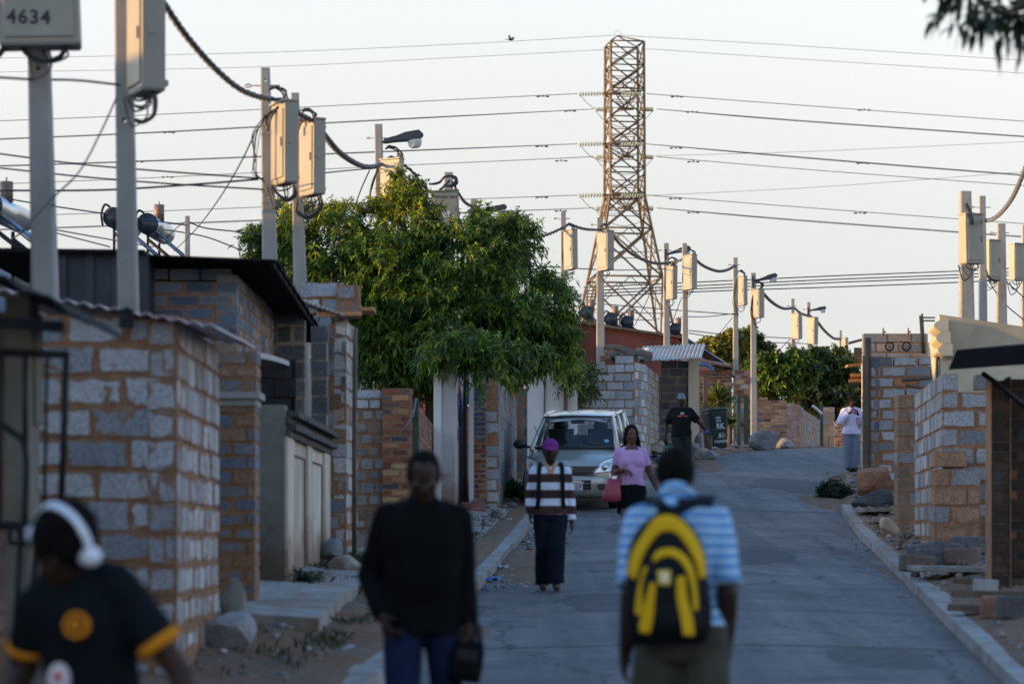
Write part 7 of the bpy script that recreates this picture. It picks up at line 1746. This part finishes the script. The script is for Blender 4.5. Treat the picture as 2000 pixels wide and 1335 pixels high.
# --- 7 woman on the phone
D = 55.0; X7 = PX(1663, D); gnd = max(z_road(X7, D), G(X7, D))
f = person('person in white long sleeved top and grey trousers, half behind the corner post', 1663, D, 1.64, gnd, yaw=10, sh=.155, female=True, bow=10,
           elb=((-.30, .06, 1.14), (.24, .0, 1.14)), wri=((-.07, .14, 1.36), (.10, .16, 1.33)), hand={0: dict(curl=50, d=(.3, -.3, .6)), 1: dict(curl=50, d=(-.2, -.3, .8))}, kn=((-.085, .0, .49), (.085, .05, .49)), an=((-.06, -.02, .09), (.06, .03, .09)),
           top=cloth('white_knit', (.52, .50, .68), .06), topdef=dict(zlo=.86, sleeve=1.85, e=.032, se=.034, amp=.010, name='long_sleeved_top'), bottom=(cloth('grey_blue_trousers', (.12, .15, .21), .15), dict(e=.022, w=.030)), shoes=M['black'], voxel=.012)
hairpiece(f, [((0, -.07, .2), .06, (0, -.09, .08), .06)])
m = MB(); W = f.W; ribbon(m, spline([W(.05, -.05, 1.44), W(.035, .13, 1.40), W(.08, .15, 1.2), W(.14, .14, .98)], 5), .018, .004, up=V((0, -1, 0))); m.build('bag_strap', redl, f.t)
# ================================================================== silver people carrier
DC_ = 44.5; cx = PX(1112, DC_); y_ = DC_
zf = z_road(cx, DC_)+.006; zr_ = z_road(cx, DC_+4)+.0
slope = math.atan2(ZR(DC_+2.8)-ZR(DC_+.2), 2.6)
TC = Matrix.Translation((cx, y_, ZR(DC_)+.0)) @ Matrix.Rotation(R(-7.5), 4, 'Z') @ Matrix.Rotation(slope, 4, 'X')
t = thing('parked_car', (cx, y_+.0, ZR(DC_)), 'silver people carrier parked half on the verge, facing the camera', 'car')
def CM(): m = MB(); m.T = TC; return m
def carpaint():
    m, tt, b = nt('silver_paint'); b.inputs['Base Color'].default_value = (.40, .395, .365, 1); b.inputs['Metallic'].default_value = .45; b.inputs['Roughness'].default_value = .32; b.inputs['Coat Weight'].default_value = .7; b.inputs['Coat Roughness'].default_value = .08
    n = noisen(tt, coords(tt), 3, 5, .6); lk(tt, mapr(tt, n.outputs[0], .3, .7, .26, .42), b.inputs['Roughness']); return m
def tinted():
    m, tt, b = nt('car_glass'); tr = tt.nodes.new('ShaderNodeBsdfTransparent'); tr.inputs[0].default_value = (.90, .95, .95, 1); gl = tt.nodes.new('ShaderNodeBsdfGlossy'); gl.inputs[1].default_value = .03; gl.inputs[0].default_value = (.9, .95, 1, 1)
    fr = tt.nodes.new('ShaderNodeFresnel'); fr.inputs[0].default_value = 1.5; ms = tt.nodes.new('ShaderNodeMixShader'); lk(tt, fr.outputs[0], ms.inputs[0]); lk(tt, tr.outputs[0], ms.inputs[1]); lk(tt, gl.outputs[0], ms.inputs[2]); lk(tt, ms.outputs[0], tt.nodes['Material Output'].inputs[0]); return m
paint = carpaint(); glass = tinted(); rub = mat('rubber', (.012, .012, .013), .8, sc=9, amt=.3, bump=.2); blkpl = mat('black_plastic', (.014, .014, .016), .45, sc=9, amt=.2, bump=.05)
chrome = mat('chrome', (.6, .6, .6), .15, .9, sc=5, amt=.03, bump=0)
# lower body: lofted stations front to rear
ST = [(-.02, .50, .40, .62, .66), (.02, .66, .30, .72, .78), (.10, .745, .24, .80, .86), (.25, .795, .22, .86, .905), (.50, .82, .22, .93, .975), (.85, .83, .22, 1.0, 1.045), (1.0, .832, .22, 1.02, 1.05), (2.0, .835, .22, 1.03, 1.05), (3.2, .83, .22, 1.04, 1.05), (3.9, .80, .26, 1.04, 1.05), (4.08, .72, .34, 1.0, 1.02)]
m = CM(); rings = []
for y, w, zb, ze, zt2 in ST:
    half_ = [(w*.80, zb), (w*.97, zb+.06), (w*1.0, zb+.2), (w*.995, zb+(ze-zb)*.6), (w*.965, ze-.04), (w*.90, ze+.01), (w*.60, zt2-.006), (w*.25, zt2)]
    rings.append([V((a, y, z)) for a, z in half_]+[V((-a, y, z)) for a, z in reversed(half_)])
m.loft(rings); body = m.build('body', paint, t)
bv = body.modifiers.new('ss', 'SUBSURF'); bv.levels = 1; bv.render_levels = 1
# bumper skin with intake
m = CM(); pr = []
for y0_, zz in ((.10, .22), (-.03, .25), (-.075, .36), (-.085, .50), (-.06, .585), (.0, .63), (.12, .64)):
    row = []
    for i in range(17):
        a = -1+i/8; xx = .80*a; row.append(V((xx, y0_+.26*abs(a)**3.2, zz)))
    pr.append(row)
vs = [p for r_ in pr for p in r_]; fs = [(i*17+j, i*17+j+1, (i+1)*17+j+1, (i+1)*17+j) for i in range(len(pr)-1) for j in range(16)]
m.add(vs, fs, 0, (.5,)*3, True); bp = m.build('bumper', paint, t); so = bp.modifiers.new('s', 'SOLIDIFY'); so.thickness = .02; so.offset = 1
m = CM(); m.box((0, -.075, .455), (.78, .04, .17)); m.box((0, -.06, .245), (1.3, .05, .035)); m.build('lower_intake', blkpl, t)
m = CM(); m.box((0, -.10, .485), (.74, .02, .018)); m.build('intake_bar', chrome, t)
for s_ in (-1, 1): m = CM(); m.hexa([(s_*.52, -.065, .37), (s_*.72, .035, .37), (s_*.72, .07, .37), (s_*.52, -.02, .37), (s_*.50, -.065, .47), (s_*.74, .04, .47), (s_*.74, .08, .47), (s_*.50, -.02, .47)]); m.build('fog_lamp_recess', blkpl, t)
m = CM(); m.hexa([(-.40, -.028, .645), (.40, -.028, .645), (.40, .06, .645), (-.40, .06, .645), (-.52, .0, .775), (.52, .0, .775), (.52, .08, .775), (-.52, .08, .775)]); gl_ = m.build('grille', blkpl, t); gl_.location = TC.to_3x3() @ V((0, -.05, 0))
m = CM(); m.box((0, -.012, .773), (1.08, .04, .022)); m.box((0, -.035, .70), (.86, .02, .012)); m.box((0, -.03, .735), (.92, .02, .012))
for s_ in (-1, 1): m.tube([(s_*.40, -.03, .645), (s_*.53, .0, .775)], .018, 5)
m.build('grille_bars', chrome, gl_)
m = CM(); m.tube([(.075*math.cos(a*.524), -.05, .715+.05*math.sin(a*.524)) for a in range(13)], .007, 5, cap=False); m.tube([(.028*math.cos(a*.524), -.05, .718+.045*math.sin(a*.524)) for a in range(13)], .006, 5, cap=False); m.tube([(.052*math.cos(a*.524), -.05, .738+.018*math.sin(a*.524)) for a in range(13)], .006, 5, cap=False); m.build('emblem', chrome, gl_)
lens = mat('headlight_glass', (.72, .75, .76), .08, .3, sc=20, amt=.3, bump=0, spec=1, coat=1)
for s_ in (-1, 1):
    m = CM(); o = [(.44, -.012, .66), (.74, .14, .69), (.795, .33, .80), (.78, .42, .915), (.60, .20, .86), (.50, .05, .78)]
    a = [V((s_*x, y-.015, z)) for x, y, z in o]; b = [V((s_*x*.96, y+.08, z)) for x, y, z in o]; m.loft([b, a], 0, (.5,)*3, False); h_ = m.build('headlight', lens, t); h_.location = TC.to_3x3() @ V((0, -.045, 0))
    m = CM(); cq = V((.64*s_, .15, .79)); m.loft([[p+(p-cq)*.10+V((0, .05, 0)) for p in b], [p+(p-cq)*.10+V((0, .012, 0)) for p in a]], 0, (.5,)*3, False); m.build('headlight_surround', blkpl, h_)
    m = CM(); m.ball((s_*.62, .06, .755), (.055, .05, .055)); m.build('reflector', chrome, h_)
    m = CM(); m.ball((s_*.775, .28, .80), (.02, .05, .035)); m.build('indicator', mat('amber', (.5, .2, .04), .2, sc=5, amt=.1, bump=0) if 'amber' not in bpy.data.materials else bpy.data.materials['amber'], h_)
# number plate
m = CM(); m.box((0, -.108, .425), (.50, .012, .11)); pl = m.build('number_plate', mat('plate', (.62, .63, .60), .4, sc=5, amt=.05, bump=0), t)
Mx = TC @ Matrix.Translation((.175, -.116, .425)) @ Matrix.Rotation(R(90), 4, 'X'); text('GP', .10, Mx, mat('plate_blue', (.02, .04, .16), .6, sc=5, amt=.1, bump=0), 'plate_letters', pl, .001, .85, 1.1, .002)
# cabin
zc, yr = 1.05, 3.9
A0, A1 = (.70, .93, 1.035), (.575, 1.62, 1.575)      # windscreen lower and upper corners
m = CM()
def panel3(m, pts, k=1): m.add([V(p) for p in pts], [tuple(range(len(pts)))], 0, (.5,)*3, False)
n = 9; vs = []
for j in range(5):
    q = j/4
    for i in range(n):
        a = -1+2*i/(n-1); w = A0[0]+(A1[0]-A0[0])*q; vs.append(V((a*w, A0[1]+(A1[1]-A0[1])*q-.10*(1-a*a)*(1-q*.5), A0[2]+(A1[2]-A0[2])*q+.015*(1-a*a))))
m.add(vs, [(j*n+i, j*n+i+1, (j+1)*n+i+1, (j+1)*n+i) for j in range(4) for i in range(n-1)], 0, (.5,)*3, True); m.build('windscreen', glass, t)
m = CM(); rings = []
for y, w, z, e in ((1.50, .50, 1.545, .0), (1.58, .60, 1.585, .02), (1.75, .625, 1.62, .03), (2.3, .64, 1.665, .03), (3.2, .635, 1.67, .03), (3.85, .60, 1.62, .03), (3.98, .56, 1.57, .0)):
    rings.append([V((a*w, y, z-.055*abs(a)**3+.0)) for a in [-1+i/6 for i in range(13)]]+[V((a*w*.99, y, z-.055*abs(a)**3-.035)) for a in [1-i/6 for i in range(13)]])
m.loft(rings); m.build('roof', paint, t)
m = CM()
for s_ in (-1, 1):
    m.tube([(s_*.755, .82, 1.02), (s_*.69, 1.22, 1.30), (s_*.605, 1.60, 1.57), (s_*.625, 1.8, 1.60)], [.042, .036, .034, .03], 6); m.tube([(s_*.79, 2.05, 1.04), (s_*.64, 2.05, 1.62)], .035, 6); m.tube([(s_*.79, 3.0, 1.04), (s_*.64, 3.0, 1.62)], .035, 6)
    m.tube([(s_*.77, 3.95, 1.04), (s_*.60, 3.9, 1.60)], .05, 6); m.tube([(s_*.60, 1.56, 1.56), (s_*.64, 2.2, 1.62), (s_*.64, 3.2, 1.63), (s_*.60, 3.9, 1.58)], .032, 6)
m.build('pillars', paint, t)
for s_ in (-1, 1):
    for (ya, yb, xa_) in ((1.0, 2.0, .72), (2.1, 2.95, .78), (3.05, 3.85, .78)):
        m = CM(); yt = 1.66 if ya == 1.0 else ya; m.add([V((s_*.79, ya, 1.045)), V((s_*.79, yb, 1.045)), V((s_*.635, yb, 1.60)), V((s_*.62, yt, 1.585))], [(0, 1, 2, 3)]); m.build('side_window', glass, t)
m = CM(); m.add([V((-.72, 4.03, 1.06)), V((.72, 4.03, 1.06)), V((.57, 3.97, 1.57)), V((-.57, 3.97, 1.57))], [(0, 1, 2, 3)]); m.build('rear_window', glass, t)
m = CM(); m.tube([(-.70, .90, 1.055), (0, .80, 1.065), (.70, .90, 1.055)], .028, 5); m.tube([(-.60, 1.55, 1.575), (0, 1.49, 1.59), (.60, 1.55, 1.575)], .02, 5); m.tube([(.1, .86, 1.075), (-.45, .92, 1.09)], .008, 4); m.tube([(.6, .90, 1.08), (.15, .90, 1.12)], .008, 4); m.build('windscreen_trim', blkpl, t)
m = CM(); m.box((0, 1.25, 1.0), (1.36, .5, .16)); m.box((0, 2.6, .75), (1.5, 2.6, .3)); m.build('dashboard', blkpl, t)
for s_, n_ in ((-.36, 0), (.36, 1)):
    m = CM(); m.box((s_, 2.05, 1.10), (.46, .14, .50)); m.ball((s_, 2.07, 1.405), (.14, .06, .11)); m.box((s_, 2.05, 1.33), (.08, .03, .1)); s2 = m.build('seat', blkpl, t); b2 = s2.modifiers.new('b', 'BEVEL'); b2.width = .04; b2.segments = 3
m = CM(); m.box((-.1, 3.1, 1.05), (1.2, .14, .30)); m.build('rear_seat', blkpl, t)
m = CM(); m.box((.0, 1.50, 1.49), (.24, .03, .065)); m.tube([(0, 1.50, 1.5), (0, 1.55, 1.56)], .012, 5); m.build('inner_mirror', blkpl, t)
m = CM(); m.prism([(-.10, 1.38, 1.08), (.08, 1.38, 1.08), (0, 1.38, 1.30)], (0, .02, 0)); m.build('dashboard_triangle', blkpl, t)
m = CM(); c_ = V((.56, 1.03, 1.165)); m.ball(c_, (.045, .012, .033)); m.build('licence_disc', mat('disc_blue', (.25, .50, .62), .5, sc=6, amt=.2, bump=0), t)
for s_ in (-1, 1):
    m = CM(); m.ball((s_*.985, 1.02, 1.12), (.125, .055, .085), 14, 10); m.tube([(s_*.80, 1.08, 1.06), (s_*.93, 1.04, 1.09)], .025, 6); m.build('door_mirror', blkpl, t)
for s_ in (-1, 1):
    for yy in (.68, 3.35):
        m = CM(); m.tube([(s_*.63, yy, .31), (s_*.64, yy, .31), (s_*.82, yy, .31), (s_*.83, yy, .31)], [.27, .305, .305, .27], 28); w_ = m.build('wheel', rub, t)
        m = CM(); m.tube([(s_*.831, yy, .31), (s_*.838, yy, .31)], [.19, .17], 20); m.build('rim', chrome, w_)
        m = CM(); m.tube([(s_*.842, yy+math.cos(R(a))*.345, .31+math.sin(R(a))*.345) for a in range(-5, 186, 12)], .022, 6); m.build('wheel_arch', blkpl, t)
m = CM(); m.tube([(.55, 1.9, 1.66), (.62, 2.3, 1.9)], .006, 4); m.tube([(-.56, 1.0, 1.05), (-.72, .95, 1.45)], .005, 4); m.build('aerial', blkpl, t)
m = CM(); m.box((0, .9, .34), (1.3, 1.3, .2)); m.build('underbody', rub, t)
for s_ in (-1, 1):
    for yy in (1.02, 2.05, 3.02): m = CM(); m.tube([(s_*.838, yy, .30), (s_*.842, yy, .70), (s_*.815, yy, 1.0)], .005, 4); m.build('door_gap', blkpl, t)
# ================================================================== wheelie bin
DBN = 67.2; bxx = PX(1397, DBN); gb = G(bxx, DBN)-.02
t = thing('wheelie_bin', (bxx, DBN, gb), 'dark green wheelie bin with white painted letters leaning by the spiky plant', 'bin')
TB = Matrix.Translation((bxx+.06, DBN, gb)) @ Matrix.Rotation(R(-5), 4, 'Y') @ Matrix.Rotation(R(14), 4, 'Z')
def BM(): m = MB(); m.T = TB; return m
gbn = mat('bin_plastic', (.016, .027, .034), .5, sc=4, amt=.25, bump=.08, col2=(.03, .035, .035), thr=(.6, .8))
rr_ = lambda z, w, d, o=0: [V((w*math.copysign(abs(math.cos(a))**.35, math.cos(a)), o+d*math.copysign(abs(math.sin(a))**.35, math.sin(a)), z)) for a in [2*math.pi*i/32 for i in range(32)]]
m = BM(); m.loft([rr_(.03, .205, .23), rr_(.05, .215, .24), rr_(.9, .275, .33), rr_(.93, .29, .345), rr_(.98, .29, .345)]); m.build('tub', gbn, t)
m = BM(); m.loft([rr_(.985, .30, .36), rr_(1.03, .30, .36), rr_(1.06, .28, .33, .02), rr_(1.07, .2, .25, .03)]); m.build('lid', gbn, t)
m = BM(); m.tube([(-.2, .42, 1.0), (.2, .42, 1.0)], .02, 6); m.build('handle', gbn, t)
for s_ in (-1, 1): m = BM(); m.tube([(s_*.24, .25, .10), (s_*.29, .25, .10)], .10, 16); m.build('wheel', rub, t)
def bt(s, z, size, x=0, sq=1, off=.002):
    yf = -(.24+(z-.05)/.85*.09)-.006; Mx = TB @ Matrix.Translation((x, yf, z)) @ Matrix.Rotation(R(90)-math.atan(.09/.85)*-1, 4, 'X'); text(s, size, Mx, M['whiteink'], 'painted_letters', t, .003, sq, 1.0, off)
bt('NO', .80, .085, -.02); bt('FOR', .715, .07, -.01); bt('RK.', .575, .21, .045, .8, .004); bt('.61:', .34, .19, .05, .8, .004); bt('TOWNSHIP', .18, .10, .02, .72)
# ================================================================== camera, sky, sun
cam = bpy.data.cameras.new('camera'); co_ = bpy.data.objects.new('camera', cam); C.objects.link(co_); scene.camera = co_
co_.location = (0, 0, CAMZ); co_.rotation_euler = (R(90), 0, 0)
cam.sensor_width = 36; cam.lens = FPX/2000*36; cam.shift_y = (HORZ-667.5)/2000; cam.clip_start = .5; cam.clip_end = 5000
cam.dof.use_dof = True; cam.dof.focus_distance = 63; cam.dof.aperture_fstop = 2.3
SUN_EL, SUN_AZ = 9.0, -95.0      # azimuth clockwise from +Y (the view direction): the sun is low on the left, a little behind
d = V((math.sin(R(SUN_AZ))*math.cos(R(SUN_EL)), math.cos(R(SUN_AZ))*math.cos(R(SUN_EL)), math.sin(R(SUN_EL))))
sl = bpy.data.lights.new('sun', 'SUN'); sl.energy = 3.3; sl.angle = R(.5); sl.color = (1.0, .56, .16)
so_ = bpy.data.objects.new('sun', sl); C.objects.link(so_); so_.rotation_euler = d.to_track_quat('Z', 'Y').to_euler()
w = bpy.data.worlds.new('World'); scene.world = w; w.use_nodes = True; t = w.node_tree
bg = t.nodes['Background']; sk = t.nodes.new('ShaderNodeTexSky'); sk.sky_type = 'NISHITA'; sk.sun_disc = False
sk.sun_elevation = R(SUN_EL); sk.sun_rotation = R(SUN_AZ); sk.air_density = 1.0; sk.dust_density = 3.0; sk.ozone_density = 1.5; sk.altitude = 1500
hs = t.nodes.new('ShaderNodeHueSaturation'); lk(t, sk.outputs[0], hs.inputs['Color'])
tc = t.nodes.new('ShaderNodeTexCoord'); sx = t.nodes.new('ShaderNodeSeparateXYZ'); lk(t, tc.outputs['Generated'], sx.inputs[0])
lk(t, mapr(t, sx.outputs[2], .14, .50, .02, 1.12, True), hs.inputs['Saturation'])   # dusty pale air low down, clearer blue overhead
lk(t, mapr(t, sx.outputs[2], .10, .42, .69, 1.55, True), hs.inputs['Value'])
wm = mix(t, mapr(t, sx.outputs[2], .0, .34, 1, 0), hs.outputs[0], (.965, .98, .945), 'MULTIPLY')
lk(t, wm, bg.inputs[0]); bg.inputs[1].default_value = .15
scene.view_settings.view_transform = 'Standard'; scene.view_settings.look = 'None'; scene.view_settings.exposure = 1.38; scene.view_settings.gamma = 1
scene.cycles.use_denoising = True
try: scene.cycles.denoiser = 'OPENIMAGEDENOISE'
except Exception: pass
scene.cycles.max_bounces = 6; scene.cycles.transparent_max_bounces = 8; scene.cycles.sample_clamp_indirect = 6
